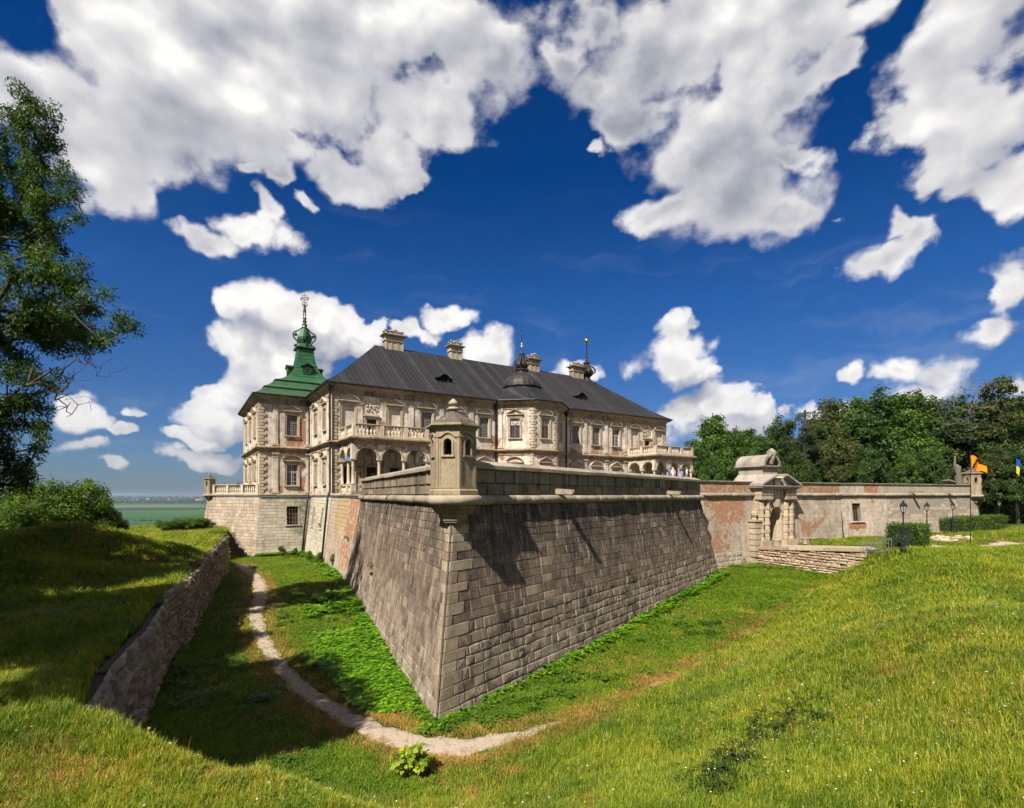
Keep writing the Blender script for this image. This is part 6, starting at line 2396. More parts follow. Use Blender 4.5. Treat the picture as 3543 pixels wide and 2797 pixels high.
m = MB()
rows = []
for k in range(9):
    o = O1 - 1.6 + 12.6 * k / 8
    rows.append([GF(-3.1, deck_z(o) - .02, o), GF(-1, deck_z(o) + .05, o), GF(1, deck_z(o) + .05, o), GF(3.1, deck_z(o) - .02, o)])
m.smooth = True
m.grid(rows)
m.build("deck", M_PATH, bridge)
stones = []
z = -7.7
while z < DK + .5:
    h = random.uniform(.20, .38)
    a = 0.0
    while a < LB_:
        w = random.uniform(.3, .85)
        top = deck_z(O1 + .2 + a) - .18
        if z + h * .5 < top:
            hh = min(h * random.uniform(.85, 1.1), top + .04 - z)
            stones.append(block_mesh(FBL, a, min(a + w, LB_), z, z + hh, random.uniform(-.02, .13), random.uniform(.03, .05), .04, None, random.random()))
        a += w
    z += h
lay(bridge, "field_stone", stones, M_YELLOW, 200, "field_stones_small")
m = MB()
m.hexa([FBL(0, -8, -.02), FBL(LB_, -8, -.02), FBL(LB_, -8, -6.2), FBL(0, -8, -6.2), FBL(0, DK - .14, -.03), FBL(LB_, DK + .55, -.03), FBL(LB_, DK + .55, -6.2), FBL(0, DK - .14, -6.2)])
m.build("core", M_CRACK, bridge)
for (a0, a1) in ((0.2, 3.3), (3.4, 6.8), (6.9, LB_)):
    m = MB()
    m.cur_r = random.random()
    z0_, z1_ = deck_z(O1 + .2 + a0), deck_z(O1 + .2 + a1)
    m.hexa([FBL(a0, z0_ - .18, .12), FBL(a1, z1_ - .18, .12), FBL(a1, z1_ - .18, -.35), FBL(a0, z0_ - .18, -.35), FBL(a0, z0_ + .10, .10), FBL(a1, z1_ + .10, .10), FBL(a1, z1_ + .10, -.33), FBL(a0, z0_ + .10, -.33)])
    m.build("kerb_beam", M_YELLOW, bridge)
# stone planters flanking the door
for i, (x, lab) in enumerate(((-1.35, "squat pale stone planter at the left foot of the gate arch"), (3.45, "squat stone planter at the right foot of the gate"))):
    p = GF(x, deck_z(1.8) + .03, O1 + 1.1)
    t = thing("stone_planter", p, lab, "planter", "planters beside the gate")
    m = MB()
    m.cur_r = .8
    m.lathe([(.30, 0), (.36, .08), (.34, .14), (.40, .55), (.46, .62), (.46, .72), (.38, .72)], p, 12)
    m.build("pot", M_GATE, t)
    m = MB()
    m.lathe([(.0, .66), (.38, .66)], p, 12, cap=False)
    m.build("soil", M_DARK, t)
# iron railing where the bridge meets the bank
rl = thing("iron_railing", at(2995, 1900, 41.5), "short slanting iron railing panel beside the clipped hedge at the bridge", "railing")
ra, rbv = Vector((28.4, 42.4, -4.75)), Vector((29.6, 40.6, -4.4))
m = MB()
for t in np.linspace(0, 1, 12):
    p = ra.lerp(rbv, t)
    m.tube([p, p + Vector((0, 0, 1.0))], .022, 5)
m.build("bar", M_GREY, rl)
m = MB()
for h in (.06, 1.0):
    m.tube([ra + Vector((0, 0, h)), rbv + Vector((0, 0, h))], .03, 5)
m.tube([ra + Vector((0, 0, .06)), rbv + Vector((0, 0, 1.0))], .025, 5)
m.build("rail", M_GREY, rl)


# ------------------------------------------------------------------ street lamps
def lamp(loc, label, H=4.05):
    t = thing("street_lamp", loc, label, "street lamp", "iron lamps along the gate path")
    m = MB()
    m.lathe([(.20, -.1), (.20, .14), (.17, .18), (.17, .50), (.19, .53), (.14, .62), (.115, 1.05), (.14, 1.1), (.14, 1.16), (.09, 1.22), (.07, 1.5)], loc, 8)
    m.build("base", M_IRON, t)
    m = MB()
    m.lathe([(.062, 1.4), (.055, 2.1), (.075, 2.13), (.075, 2.18), (.05, 2.22), (.045, H - .95), (.08, H - .92), (.08, H - .86), (.05, H - .82)], loc, 8)
    m.build("post", M_IRON, t)
    m = MB()
    for k in range(6):
        a = math.pi / 3 * k
        p0 = Vector(loc) + Vector((.12 * math.cos(a), .12 * math.sin(a), H - .80))
        p1 = Vector(loc) + Vector((.24 * math.cos(a), .24 * math.sin(a), H - .32))
        m.tube([p0, p1], .016, 4)
    m.lathe([(.10, H - .84), (.14, H - .80), (.12, H - .78)], loc, 6)
    m.lathe([(.25, H - .33), (.29, H - .30), (.27, H - .26), (.15, H - .12), (.08, H - .08), (.09, H - .03), (.04, H + .02), (.05, H + .06), (.0, H + .13)], loc, 6)
    m.build("lantern_frame", M_IRON, t)
    m = MB()
    m.lathe([(.115, H - .79), (.228, H - .33)], loc, 6, cap=False)
    m.build("lantern_glass", M_LAMPGLASS, t)
    return t


M_LAMPGLASS, _g = material("dusty_lamp_glass")
finish(_g, (.45, .46, .45), .25, None, .5, Alpha=0.55)
for (px, py, Y, lab) in ((3125, 1916, 39.0, "black iron lamp post nearest the camera in front of the hedge"), (3207, 1859, 53.8, "black iron lamp post standing beside the stone heap"),
                         (3297, 1832, 65.0, "black iron lamp post at the end of the long hedge, third along the path"), (3457, 1801, 83.0, "small far black lamp post beyond the long hedge")):
    q = at(px, py, Y)
    q.z = hz(q.x, q.y)
    lamp(q, lab)


# ------------------------------------------------------------------ flags
def flag(loc, H, pts_fn, mats, stripe, label, nu=22, nv=10):
    t = thing("flagpole", loc, label, "flagpole")
    m = MB()
    m.tube([Vector(loc) + Vector((0, 0, -.2)), Vector(loc) + Vector((0, 0, H))], [.045, .03], 7)
    m.lathe([(.0, H), (.06, H + .04), (.0, H + .1)], loc, 6)
    m.build("pole", M_IRON, t)
    m = MB()
    m.smooth = True
    rows = [[Vector(loc) + pts_fn(i / nu, j / nv) for j in range(nv + 1)] for i in range(nu + 1)]
    ids = [[m.vert(p) for p in r] for r in rows]
    for i in range(nu):
        for j in range(nv):
            m.cur_m = stripe(i / nu, j / nv)
            m.face((ids[i][j], ids[i + 1][j], ids[i + 1][j + 1], ids[i][j + 1]))
    m.build("flag", mats, t)
    return t


def cloth(name, col):
    m, g = material(name)
    d = g.node('ShaderNodeBsdfDiffuse', {'Color': (*col, 1)})
    tr = g.node('ShaderNodeBsdfTranslucent', {'Color': (*col, 1)})
    mx = g.node('ShaderNodeMixShader', {0: .35, 1: d.outputs[0], 2: tr.outputs[0]})
    g.node('ShaderNodeOutputMaterial', {'Surface': mx.outputs[0]})
    return m


q = at(3358, 1860, 53.8)
q.z = hz(q.x, q.y)
HP1 = 9.5
flag(q, HP1, lambda u, v: Vector((1.45 * u ** .95, -.22 * math.sin(u * 7 + v) - .1 * u, HP1 - .35 - v * (1.35 - .75 * u) - 1.25 * u ** 1.1 + .07 * math.sin(u * 8 + v * 2))),
     [cloth("orange_cloth", (.85, .22, .01)), cloth("dark_band_cloth", (.04, .02, .02))], lambda u, v: 1 if .28 < u + .35 * v < .42 else 0, "tall flagpole with a waving orange flag crossed by a dark band")
q = at(3516, 1810, 81)
q.z = hz(q.x, q.y)
HP2 = 10.8
flag(q, HP2, lambda u, v: Vector((.75 * u * (1 - .35 * v), .12 * math.sin(u * 9), HP2 - .1 - v * 2.3 - .5 * u + .05 * math.sin(u * 9))),
     [cloth("blue_cloth", (.01, .09, .42)), cloth("yellow_cloth", (.80, .52, .02))], lambda u, v: 0 if v < .5 else 1, "distant flagpole with a limp blue and yellow flag")

# heap of stones beside the path
M_HEAP = stone("heap_stone", [(.42, .35, .26), (.52, .45, .35), (.36, .29, .21)], grime_amt=.15, pale_amt=.3, bump=.8, fine=14)
for i in range(26):
    Y = random.uniform(55.5, 58.5)
    x = (3225 + 6.2 * i - CX) / FPX * Y * .985
    r = random.uniform(.22, .50)
    m = MB()
    m.cur_r = random.random()
    n = 7
    z0 = hz(x, Y) + random.uniform(-.05, .35 if 3 < i < 20 else .05)
    prof = [(r * .65, 0), (r * random.uniform(.9, 1.1), r * .3), (r * random.uniform(.7, .95), r * .75), (r * .35, r * random.uniform(.9, 1.1))]
    rows = []
    jt = [random.uniform(.75, 1.25) for _ in range(n)]
    sx = random.uniform(.8, 1.6)
    for rr, z in prof:
        rows.append([(x + rr * sx * jt[k] * random.uniform(.9, 1.1) * math.cos(2 * math.pi * k / n), Y + rr * jt[k] * random.uniform(.9, 1.1) * math.sin(2 * math.pi * k / n), z0 + z) for k in range(n)])
    ids = m.grid(rows, close=True)
    m.face(ids[-1]); m.face(ids[0][::-1])
    o = m.build("fallen_stone", M_HEAP)
    tag(o, "rough pale stone in the heap lying below the far lamp posts", "stone", "stones heaped beside the gate path", "thing")


# ------------------------------------------------------------------ statues and people (skinned figures)
def figure(name, joints, edges, mats, regions, parent, H, loc, rot, seg_mats):
    """One continuous body grown over a skeleton: joints {name: (x, y, z, rx, ry)} in units of the height."""
    me = bpy.data.meshes.new(name)
    names = list(joints)
    me.from_pydata([tuple(c * H for c in joints[n][:3]) for n in names], [(names.index(a), names.index(b)) for a, b in edges], [])
    ob = bpy.data.objects.new(name, me)
    COL.objects.link(ob)
    ob.modifiers.new("skin", 'SKIN')
    sk = me.skin_vertices[0].data
    for i, n in enumerate(names):
        sk[i].radius = (joints[n][3] * H, joints[n][4] * H)
        sk[i].use_root = (n == 'pelvis')
    sub = ob.modifiers.new("sub", 'SUBSURF')
    sub.levels = 1
    sub.render_levels = 1
    dg = bpy.context.evaluated_depsgraph_get()
    dg.update()
    nm = bpy.data.meshes.new_from_object(ob.evaluated_get(dg))
    bpy.data.objects.remove(ob)
    n = len(nm.vertices)
    co = np.empty(n * 3, np.float32)
    nm.vertices.foreach_get("co", co)
    co = co.reshape(-1, 3)
    for m_ in mats:
        nm.materials.append(m_)
    # material by nearest bone
    fc = np.array([co[list(p.vertices)].mean(0) for p in nm.polygons])
    best = np.full(len(fc), 1e9)
    mi = np.zeros(len(fc), np.int32)
    for (a, b) in edges:
        A, B = np.array(joints[a][:3]) * H, np.array(joints[b][:3]) * H
        t = np.clip(((fc - A) @ (B - A)) / max(1e-9, (B - A) @ (B - A)), 0, 1)
        d = np.linalg.norm(fc - A - t[:, None] * (B - A), axis=1)
        k = d < best
        best[k] = d[k]
        mi[k] = seg_mats(a, b)
    nm.polygons.foreach_set("material_index", mi)
    nm.polygons.foreach_set("use_smooth", np.ones(len(fc), dtype=bool))
    o = make(name, nm)
    o.parent = parent
    o.rotation_euler = (0, 0, rot)
    if parent is None:
        o.location = loc
    return o


def skeleton(arms='down', seated=False, lean=0.0):
    J = {'pelvis': (0, 0, .53, .085, .062), 'waist': (0, -.005 - lean * .3, .63, .072, .055), 'chest': (0, -.01 - lean * .7, .745, .092, .062), 'collar': (0, -.005 - lean, .815, .06, .045),
         'neck': (0, -.01 - lean, .85, .03, .03), 'head': (0, -.02 - lean, .905, .045, .055), 'crown': (0, -.015 - lean, .955, .035, .042), 'nose': (0, -.078 - lean, .90, .007, .008)}
    E = [('pelvis', 'waist'), ('waist', 'chest'), ('chest', 'collar'), ('collar', 'neck'), ('neck', 'head'), ('head', 'crown'), ('head', 'nose')]
    for s, sd in ((1, 'L'), (-1, 'R')):
        J['hip' + sd] = (s * .055, 0, .49, .058, .06)
        J['knee' + sd] = (s * .06, -.012, .275, .036, .038)
        J['shin' + sd] = (s * .06, .008, .17, .034, .038)
        J['ankle' + sd] = (s * .06, .012, .045, .022, .024)
        J['toe' + sd] = (s * .07, -.075, .018, .022, .016)
        if arms == 'up':
            el, wr = (s * .175, -.02, .88), (s * .10, -.03, .985)
        elif arms == 'hips':
            el, wr = (s * .20, .02, .66), (s * .10, -.03, .58)
        elif arms == 'rail':
            el, wr = (s * .14, -.06 - lean, .65), (s * .11, -.17 - lean, .62)
        else:
            el, wr = (s * .145, .005, .64), (s * .135, -.035, .50)
        J['shoulder' + sd] = (s * .105, -.005 - lean, .80, .038, .038)
        J['elbow' + sd] = (*el, .026, .026)
        J['wrist' + sd] = (*wr, .017, .015)
        d = Vector(wr) - Vector(el)
        d.normalize()
        palm = Vector(wr) + d * .035
        J['palm' + sd] = (*palm, .022, .012)
        E += [('pelvis', 'hip' + sd), ('hip' + sd, 'knee' + sd), ('knee' + sd, 'shin' + sd), ('shin' + sd, 'ankle' + sd), ('ankle' + sd, 'toe' + sd), ('collar', 'shoulder' + sd), ('shoulder' + sd, 'elbow' + sd), ('elbow' + sd, 'wrist' + sd), ('wrist' + sd, 'palm' + sd)]
        side = d.orthogonal().normalized()
        for k, off in enumerate((-.018, -.006, .006, .018)):
            tip = palm + d * (.048 - abs(off) * .5) + side * off
            J['finger%d%s' % (k, sd)] = (*tip, .0050, .0050)
            E.append(('palm' + sd, 'finger%d%s' % (k, sd)))
        th = Vector(wr) + d * .03 + side * -.034
        J['thumb' + sd] = (*th, .0055, .0055)
        E.append(('wrist' + sd, 'thumb' + sd))
    return J, E


SKIN = flat("skin", (.52, .30, .20), .6, var=.05)


def person(loc, rot, H, shirt, trousers, hair, label, arms='down', long_hair=False, sleeves=True, skirt=False, bare_arms=True, lean=0.0):
    J, E = skeleton(arms, lean=lean)
    ms = [SKIN, flat("shirt_cloth", shirt, .9, var=.12), flat("trouser_cloth", trousers, .9, var=.12), flat("shoe_leather", (.05, .045, .04), .6)]

    def sm(a, b):
        if a in ('pelvis', 'waist', 'chest') or b in ('shoulderL', 'shoulderR'):
            return 2 if b.startswith('hip') else 1
        if b.startswith('hip') or a.startswith('hip') or a.startswith('knee') or a.startswith('shin'):
            return 2
        if a.startswith('ankle'):
            return 3
        if a.startswith('shoulder'):
            return 1
        return 0
    root = bpy.data.objects.new("person", None)
    root.location = loc
    root.empty_display_size = .2
    COL.objects.link(root)
    tag(root, label, "person", None, "thing")
    b = figure("body", J, E, ms, None, None, H, loc, rot, sm)
    b.parent = root
    b.location = (0, 0, 0)
    m = MB()
    m.smooth = True
    hx, hy, hz_ = J['head'][0] * H, J['head'][1] * H, J['head'][2] * H
    rows = []
    for i in range(7):
        ph = i / 6 * (1.75 if not long_hair else 2.0)
        rr, z = .058 * H * math.sin(ph), .066 * H * math.cos(ph)
        row = []
        for k in range(14):
            t = 2 * math.pi * k / 14
            x, y = rr * math.cos(t), rr * math.sin(t) * 1.15
            zz = z
            if y < -.02 * H and i > 2:                # the face stays clear
                zz = max(z, .030 * H)
            if long_hair and i > 4 and y > -.01 * H:
                zz = z - .09 * H * (i - 4)
            row.append(Vector((x + hx, y + hy + .006 * H, zz + hz_ + .012 * H)))
        rows.append(row)
    m.grid(rows, close=True)
    hr = m.build("hair", flat("hair", hair, .6, var=.2))
    hr.parent = root
    hr.rotation_euler = (0, 0, rot)
    return root


def on_terrace(px, back):
    u = (px - CX) / FPX
    t = (u * S3.y - S3.x) / (dS.x - u * dS.y)
    p = S3 + dS * t - nS * back
    return Vector((p.x, p.y, .06))


def face_to(p, q):
    return math.atan2(q[1] - p[1], q[0] - p[0]) + math.pi / 2


for (px, bk, H, sh, tr, ha, lab, arms, lh, dr) in (
        (804, .8, 1.86, (.02, .02, .03), (.03, .03, .05), (.03, .02, .015), "person in a black shirt, left of the pair at the terrace balustrade", 'down', False, 200),
        (813, .9, 1.80, (.06, .06, .10), (.05, .05, .08), (.03, .02, .015), "person in a dark blue shirt facing the black-shirted one on the terrace", 'rail', False, 160),
        (834, .9, 1.82, (.75, .75, .78), (.10, .10, .14), (.10, .06, .03), "person in a white shirt beside a woman in ochre on the terrace", 'down', False, 20),
        (845, .8, 1.84, (.50, .25, .05), (.45, .22, .05), (.30, .15, .05), "person in an ochre dress with long hair on the terrace", 'down', True, 170),
        (862, .9, 1.86, (.72, .74, .80), (.20, .20, .24), (.05, .03, .02), "person in a pale shirt nearest the tower on the terrace", 'hips', False, 30),
        (742, 1.0, 1.72, (.45, .12, .08), (.10, .10, .12), (.05, .03, .02), "person in a reddish shirt leaning beside the terrace end turret", 'rail', False, 10),
        (752, 1.0, 1.70, (.40, .32, .28), (.10, .08, .08), (.12, .06, .03), "person in a beige top just right of the reddish shirt by the end turret", 'rail', True, 350)):
    person(on_terrace(px, bk), R(dr), H, sh, tr, ha, lab, arms, lh)
# step behind the right parapet of the great bastion, with four visitors
m = MB()
m.fbox(FR, L_R - 9.0, L_R - .2, .05, .92, -2.9, -1.3)
m.build("firing_step", M_PARA, bast)
for (px, dep, H, sh, tr, ha, lab, arms, lh, dr) in (
        (2302, 1.9, 1.62, (.015, .015, .018), (.03, .03, .04), (.02, .015, .012), "person in a black top, leftmost of four behind the bastion parapet", 'down', True, 170),
        (2329, 1.9, 1.62, (.70, .68, .66), (.3, .3, .35), (.50, .26, .09), "person with long fair hair in a white top behind the bastion parapet", 'down', True, 200),
        (2354, 2.0, 1.56, (.42, .28, .55), (.3, .25, .4), (.035, .02, .02), "person in a lilac top with dark hair behind the bastion parapet", 'down', True, 150),
        (2377, 2.0, 1.80, (.72, .74, .80), (.12, .14, .2), (.16, .08, .04), "person in a white patterned shirt, rightmost behind the bastion parapet", 'down', False, 240)):
    u = (px - CX) / FPX
    o0 = FR(0, 0, -dep)
    t = (u * o0.y - o0.x) / (FR.a.x - u * FR.a.y)
    p = FR(t, .93, -dep)
    person(p, R(dr), H, sh, tr, ha, lab, arms, lh)


def statue(loc, H, mat, label, rot, globe):
    t = thing("statue", loc, label, "statue")
    J, E = skeleton('up')
    b = figure("figure", J, E, [mat], None, None, H, loc, rot, lambda a, b: 0)
    b.parent = t
    b.location = (0, 0, 0)
    globe(t, Vector(loc) + Vector((0, 0, H * 1.0)))
    return t


def armillary(t, c):
    r = .62
    c = c + Vector((0, 0, r * .92))
    m = MB()
    for tilt, ax, rr, w in ((R(35), 'X', r, .05), (R(90), 'X', r * .96, .02), (R(90), 'Y', r * .94, .02), (0, 'X', r * .92, .02), (R(0), 'Z', r * .7, .018)):
        rot_ = Matrix.Rotation(tilt, 3, ax)
        dz = .0 if ax != 'Z' else r * .55
        pts_ = [c + rot_ @ Vector((rr * math.cos(a), rr * math.sin(a), dz)) for a in np.linspace(0, 2 * math.pi, 25)]
        m.tube(pts_, w, 4)
    m.tube([c - Vector((0, 0, r)), c + Vector((0, 0, 3.4))], [.03, .012], 4)
    m.build("armillary_sphere", M_BRONZE_D, t)


def gilt_ball(t, c):
    m = MB()
    m.smooth = True
    r = .46
    m.lathe([(r * math.sin(a), -r * math.cos(a)) for a in np.linspace(0.02, math.pi - .02, 12)], c + Vector((0, 0, r * .8)), 16)
    m.build("gilt_globe", M_GOLD, t)
    m = MB()
    m.tube([c + Vector((0, 0, r)), c + Vector((0, 0, r + 1.7))], .015, 4)
    m.build("spike", M_IRON, t)


statue(tcw + Vector((0, 0, 27.38)), 2.4, M_BRONZE, "bronze figure holding up an armillary sphere on the green spire", ANG + R(10), armillary)
statue(oc + Vector((0, 0, 26.25)), 2.0, M_BRONZE_D, "dark bronze figure bearing a gilded globe on the palace ridge", ANG + R(40), gilt_ball)
# blue streamer caught between the columns of the near loggia
m = MB()
rows = []
p0, p1 = W(.9, -3.2, 4.15), W(1.5, -6.2, 4.55)
for k in range(9):
    p = p0.lerp(p1, k / 8) + Vector((0, 0, -.22 * math.sin(math.pi * k / 8)))
    rows.append([p + Vector((0, 0, .09)) - PE1 * .3, p - Vector((0, 0, .09)) - PE1 * .3])
m.grid(rows)
o = m.build("blue_streamer", cloth("blue_plastic", (.02, .22, .60)))
tag(o, "bright blue streamer slung between columns of the near loggia", "streamer", None, "thing")


# ------------------------------------------------------------------ foliage
def leaf_mat(name, stops, trans=0.35, rough=0.6, dark=0.0):
    """Leaves: tone varies leaf by leaf and clump by clump, light passes through."""
    m, g = material(name)
    r = g.attr("rnd")
    oi = g.node('ShaderNodeObjectInfo')
    n = g.noise(g.pos(), 0.5, 3.0, 0.5)
    f = g.math('ADD', g.math('MULTIPLY', r, 0.55), g.math('MULTIPLY', n, 0.6))
    f = g.math('ADD', f, g.math('MULTIPLY_ADD', oi.outputs['Random'], 0.2, -0.2))
    c = g.ramp(f, stops)
    b = g.node('ShaderNodeBsdfPrincipled', {'Base Color': g.mix(1.0, c, (.8, .8, .8), 'MULTIPLY'), 'Roughness': rough, 'Specular IOR Level': 0.25})
    t = g.node('ShaderNodeBsdfTranslucent', {'Color': g.mix(1.0, c, (0.96, 1.0, 0.44), 'MULTIPLY')})
    mx = g.node('ShaderNodeMixShader', {0: trans, 1: b.outputs[0], 2: t.outputs[0]})
    g.node('ShaderNodeOutputMaterial', {'Surface': mx.outputs[0]})
    return m


M_ASH = leaf_mat("ash_leaf", [(0.1, (0.017, 0.039, 0.005)), (0.45, (0.040, 0.085, 0.009)), (0.75, (0.088, 0.149, 0.012))])
M_LIME = leaf_mat("broad_leaf", [(0.1, (0.025, 0.061, 0.006)), (0.45, (0.054, 0.117, 0.012)), (0.8, (0.115, 0.190, 0.017))])
M_OAK = leaf_mat("dark_leaf", [(0.1, (0.020, 0.046, 0.007)), (0.45, (0.039, 0.087, 0.012)), (0.8, (0.091, 0.148, 0.017))])
M_OLIVE = leaf_mat("olive_leaf", [(0.1, (0.030, 0.043, 0.009)), (0.45, (0.062, 0.084, 0.015)), (0.8, (0.115, 0.128, 0.024))])
M_PINE = leaf_mat("pine_needle", [(0.1, (0.022, 0.034, 0.011)), (0.5, (0.048, 0.064, 0.018)), (0.9, (0.084, 0.095, 0.025))], trans=0.15)
M_BUSH = leaf_mat("bush_leaf", [(0.1, (0.029, 0.065, 0.005)), (0.45, (0.067, 0.130, 0.008)), (0.8, (0.143, 0.217, 0.013))])
M_BARK = flat("grey_brown_bark", (0.060, 0.048, 0.036), 0.95, var=0.4, scale=8)
M_DEADWOOD = flat("bleached_dead_wood", (0.13, 0.105, 0.08), 0.95, var=0.35, scale=8)


def leaf_quads(centers, per, spread, size, rg, up=0.5, aspect=0.5, outward=None, flat_=1.0):
    """Leaves scattered round the given centres: vertices, faces and a tone for each leaf."""
    n = len(centers) * per
    c = np.repeat(centers, per, axis=0)
    tone = np.repeat(rg.random(len(centers)), per) * 0.55 + rg.random(n) * 0.45
    off = rg.normal(size=(n, 3))
    off /= np.linalg.norm(off, axis=1)[:, None] + 1e-9
    off *= (rg.random(n) ** 0.55)[:, None] * (spread if np.isscalar(spread) else np.repeat(spread, per)[:, None])
    off[:, 2] *= flat_
    p = c + off
    nrm = rg.normal(size=(n, 3)) * 0.7 + np.array([0, 0, up])
    if outward is not None:
        nrm += np.repeat(outward, per, axis=0) * 0.6
    nrm /= np.linalg.norm(nrm, axis=1)[:, None] + 1e-9
    t = rg.normal(size=(n, 3))
    t[:, 2] -= 0.35
    t -= nrm * (t * nrm).sum(1)[:, None]
    t /= np.linalg.norm(t, axis=1)[:, None] + 1e-9
    b = np.cross(nrm, t)
    L = (size * rg.uniform(0.65, 1.25, n))[:, None]
    w = L * aspect
    v = np.stack([p, p + t * L * .45 + b * w * .5 + nrm * L * .06, p + t * L - nrm * L * .08, p + t * L * .45 - b * w * .5 + nrm * L * .06], 1)
    V = v.reshape(-1, 3)
    F = np.arange(n * 4).reshape(n, 4)
    return V, F, np.repeat(tone, 4)


def skeleton_tree(trunk, pts, r0, rg, sag=0.0, bend=0.18):
    """Grow limbs from the trunk to the given points: returns a bark mesh builder."""
    nodes = [np.array(q, float) for q in trunk]
    par = [-1] + list(range(len(trunk) - 1))
    ax = np.array(trunk[-1]) * 0.5 + np.array(trunk[0]) * 0.5
    T = np.array(trunk)
    order = np.argsort([np.min(np.linalg.norm(T - q, axis=1)) for q in pts])
    ends = []
    for i in order:
        q = pts[i]
        N = np.array(nodes)
        d = np.linalg.norm(N - q, axis=1) + 1.1 * np.maximum(0, N[:, 2] - q[2] + 0.15 * np.linalg.norm((N - q)[:, :2], axis=1))
        d[0] += 5
        j = int(np.argmin(d))
        a = nodes[j]
        L = np.linalg.norm(q - a)
        k = max(1, int(L / 0.9))
        prev = j
        for s in range(1, k + 1):
            t = s / k
            m_ = a * (1 - t) + q * t + rg.normal(size=3) * bend * L * 0.25 * math.sin(math.pi * t) * (0 if s == k else 1)
            m_[2] -= sag * L * math.sin(math.pi * t) * .3
            nodes.append(m_)
            par.append(prev)
            prev = len(nodes) - 1
        ends.append(prev)
    cnt = np.zeros(len(nodes))
    cnt[ends] = 1
    for i in range(len(nodes) - 1, 0, -1):
        cnt[par[i]] += cnt[i]
    tot = max(1.0, cnt[0])
    rad = np.maximum(r0 * (cnt / tot) ** 0.52, 0.012)
    for i in range(len(trunk)):
        rad[i] = max(rad[i], r0 * (1 - .55 * i / len(trunk)))
    rad[0] *= 1.25
    return nodes, par, rad


def bark_mesh(nodes, par, rad, mat, name="trunk"):
    n = len(nodes)
    P = np.array(nodes)
    par = np.array(par)
    i = np.nonzero(par >= 0)[0]
    a, b = P[par[i]], P[i]
    d = b - a
    d /= np.linalg.norm(d, axis=1)[:, None] + 1e-9
    ref = np.where(np.abs(d[:, 2:3]) > .9, np.array([[1.0, 0, 0]]), np.array([[0, 0, 1.0]]))
    u = np.cross(d, ref)
    u /= np.linalg.norm(u, axis=1)[:, None] + 1e-9
    w = np.cross(d, u)
    S = 5
    V, F = [], []
    rb_ = rad[i]
    ra_ = np.minimum(rad[par[i]], rb_ * 1.6 + .01)
    ang = np.arange(S) * 2 * np.pi / S
    ca, sa = np.cos(ang), np.sin(ang)
    ring0 = a[:, None] + (u[:, None] * ca[None, :, None] + w[:, None] * sa[None, :, None]) * ra_[:, None, None]
    ring1 = (b + d * (rb_ * .4)[:, None])[:, None] + (u[:, None] * ca[None, :, None] + w[:, None] * sa[None, :, None]) * rb_[:, None, None]
    V = np.concatenate([ring0, ring1], 1).reshape(-1, 3)
    base = (np.arange(len(i)) * 2 * S)[:, None]
    k = np.arange(S)[None, :]
    k2 = (k + 1) % S
    F = np.stack([base + k, base + k2, base + S + k2, base + S + k], -1).reshape(-1, 4)
    return np_mesh(name, V, F, mat, smooth=True)


def tree_parts(blobs, n, per, spread, size, r0, rg, trunk_top, leaf, bark=None, up=0.5, aspect=0.5, lean=(0, 0), base=0.0, sag=0.0, shell=0.5, flat_=1.0):
    """Tree standing at the origin. blobs: crown ellipsoids (x, y, z, rx, ry, rz)."""
    vol = np.array([b[3] * b[4] * b[5] for b in blobs]) ** 0.8
    pick = rg.choice(len(blobs), n, p=vol / vol.sum())
    B = np.array(blobs)[pick]
    v = rg.normal(size=(n, 3))
    v /= np.linalg.norm(v, axis=1)[:, None]
    rr = shell + (1 - shell) * rg.random(n) ** 0.6
    rr = np.where(rg.random(n) < .25, rg.random(n) ** .5, rr)
    pts = B[:, :3] + v * B[:, 3:6] * rr[:, None]
    k = max(4, int(trunk_top / 1.2))
    trunk = [(lean[0] * (i / k) ** 1.3 + .12 * math.sin(i * 1.7), lean[1] * (i / k) ** 1.3 + .12 * math.cos(i * 1.3), base + (trunk_top - base) * i / k) for i in range(k + 1)]
    nodes, par, rad = skeleton_tree(trunk, pts, r0, rg, sag)
    bm_ = bark_mesh(nodes, par, rad, bark or M_BARK)
    if leaf is None:
        return bm_, None
    V, F, tn = leaf_quads(pts, per, spread, size, rg, up, aspect, outward=v, flat_=flat_)
    return bm_, np_mesh("crown", V, F, leaf, rnd=tn)


def plant_tree(name, loc, meshes, label, cat="tree", group=None, rot=0.0, sc=(1, 1, 1)):
    t = bpy.data.objects.new(name, None)
    t.empty_display_size = .3
    t.location = loc
    t.rotation_euler = (0, 0, rot)
    t.scale = sc
    COL.objects.link(t)
    tag(t, label, cat, group, "thing")
    for nm, me in zip(("trunk", "crown"), meshes):
        if me is not None:
            o = bpy.data.objects.new(nm, me)
            COL.objects.link(o)
            o.parent = t
    return t


rgt = np.random.default_rng(5)
# great ash at the left edge of the picture; crown lobes as seen from the camera's place
TX, TY = -27.4, 26.5
TZ = hz(TX, TY)
lob = []
for (cx, cy, rx, ry, dy) in ((55, 265, 62, 70, 0), (20, 350, 105, 80, .8), (95, 385, 62, 55, -.8), (140, 455, 58, 52, -1.2), (10, 480, 125, 80, 1), (85, 585, 100, 58, -1), (175, 640, 72, 42, -1.6), (236, 690, 52, 36, -2.0),
                             (40, 690, 120, 80, .5), (120, 700, 90, 45, 1.5), (20, 800, 95, 75, 0), (30, 900, 75, 70, -.5), (15, 1000, 62, 70, -.5), (-110, 420, 130, 160, 0), (-130, 700, 150, 160, 0), (-110, 930, 110, 120, 0)):
    Y = TY + dy
    p = at(cx * 1.6373, cy * 1.6373, Y)
    k = Y / 1100
    lob.append((p.x - TX, p.y - TY, p.z - TZ, rx * k, max(rx * k * .8, 1.2), ry * k))
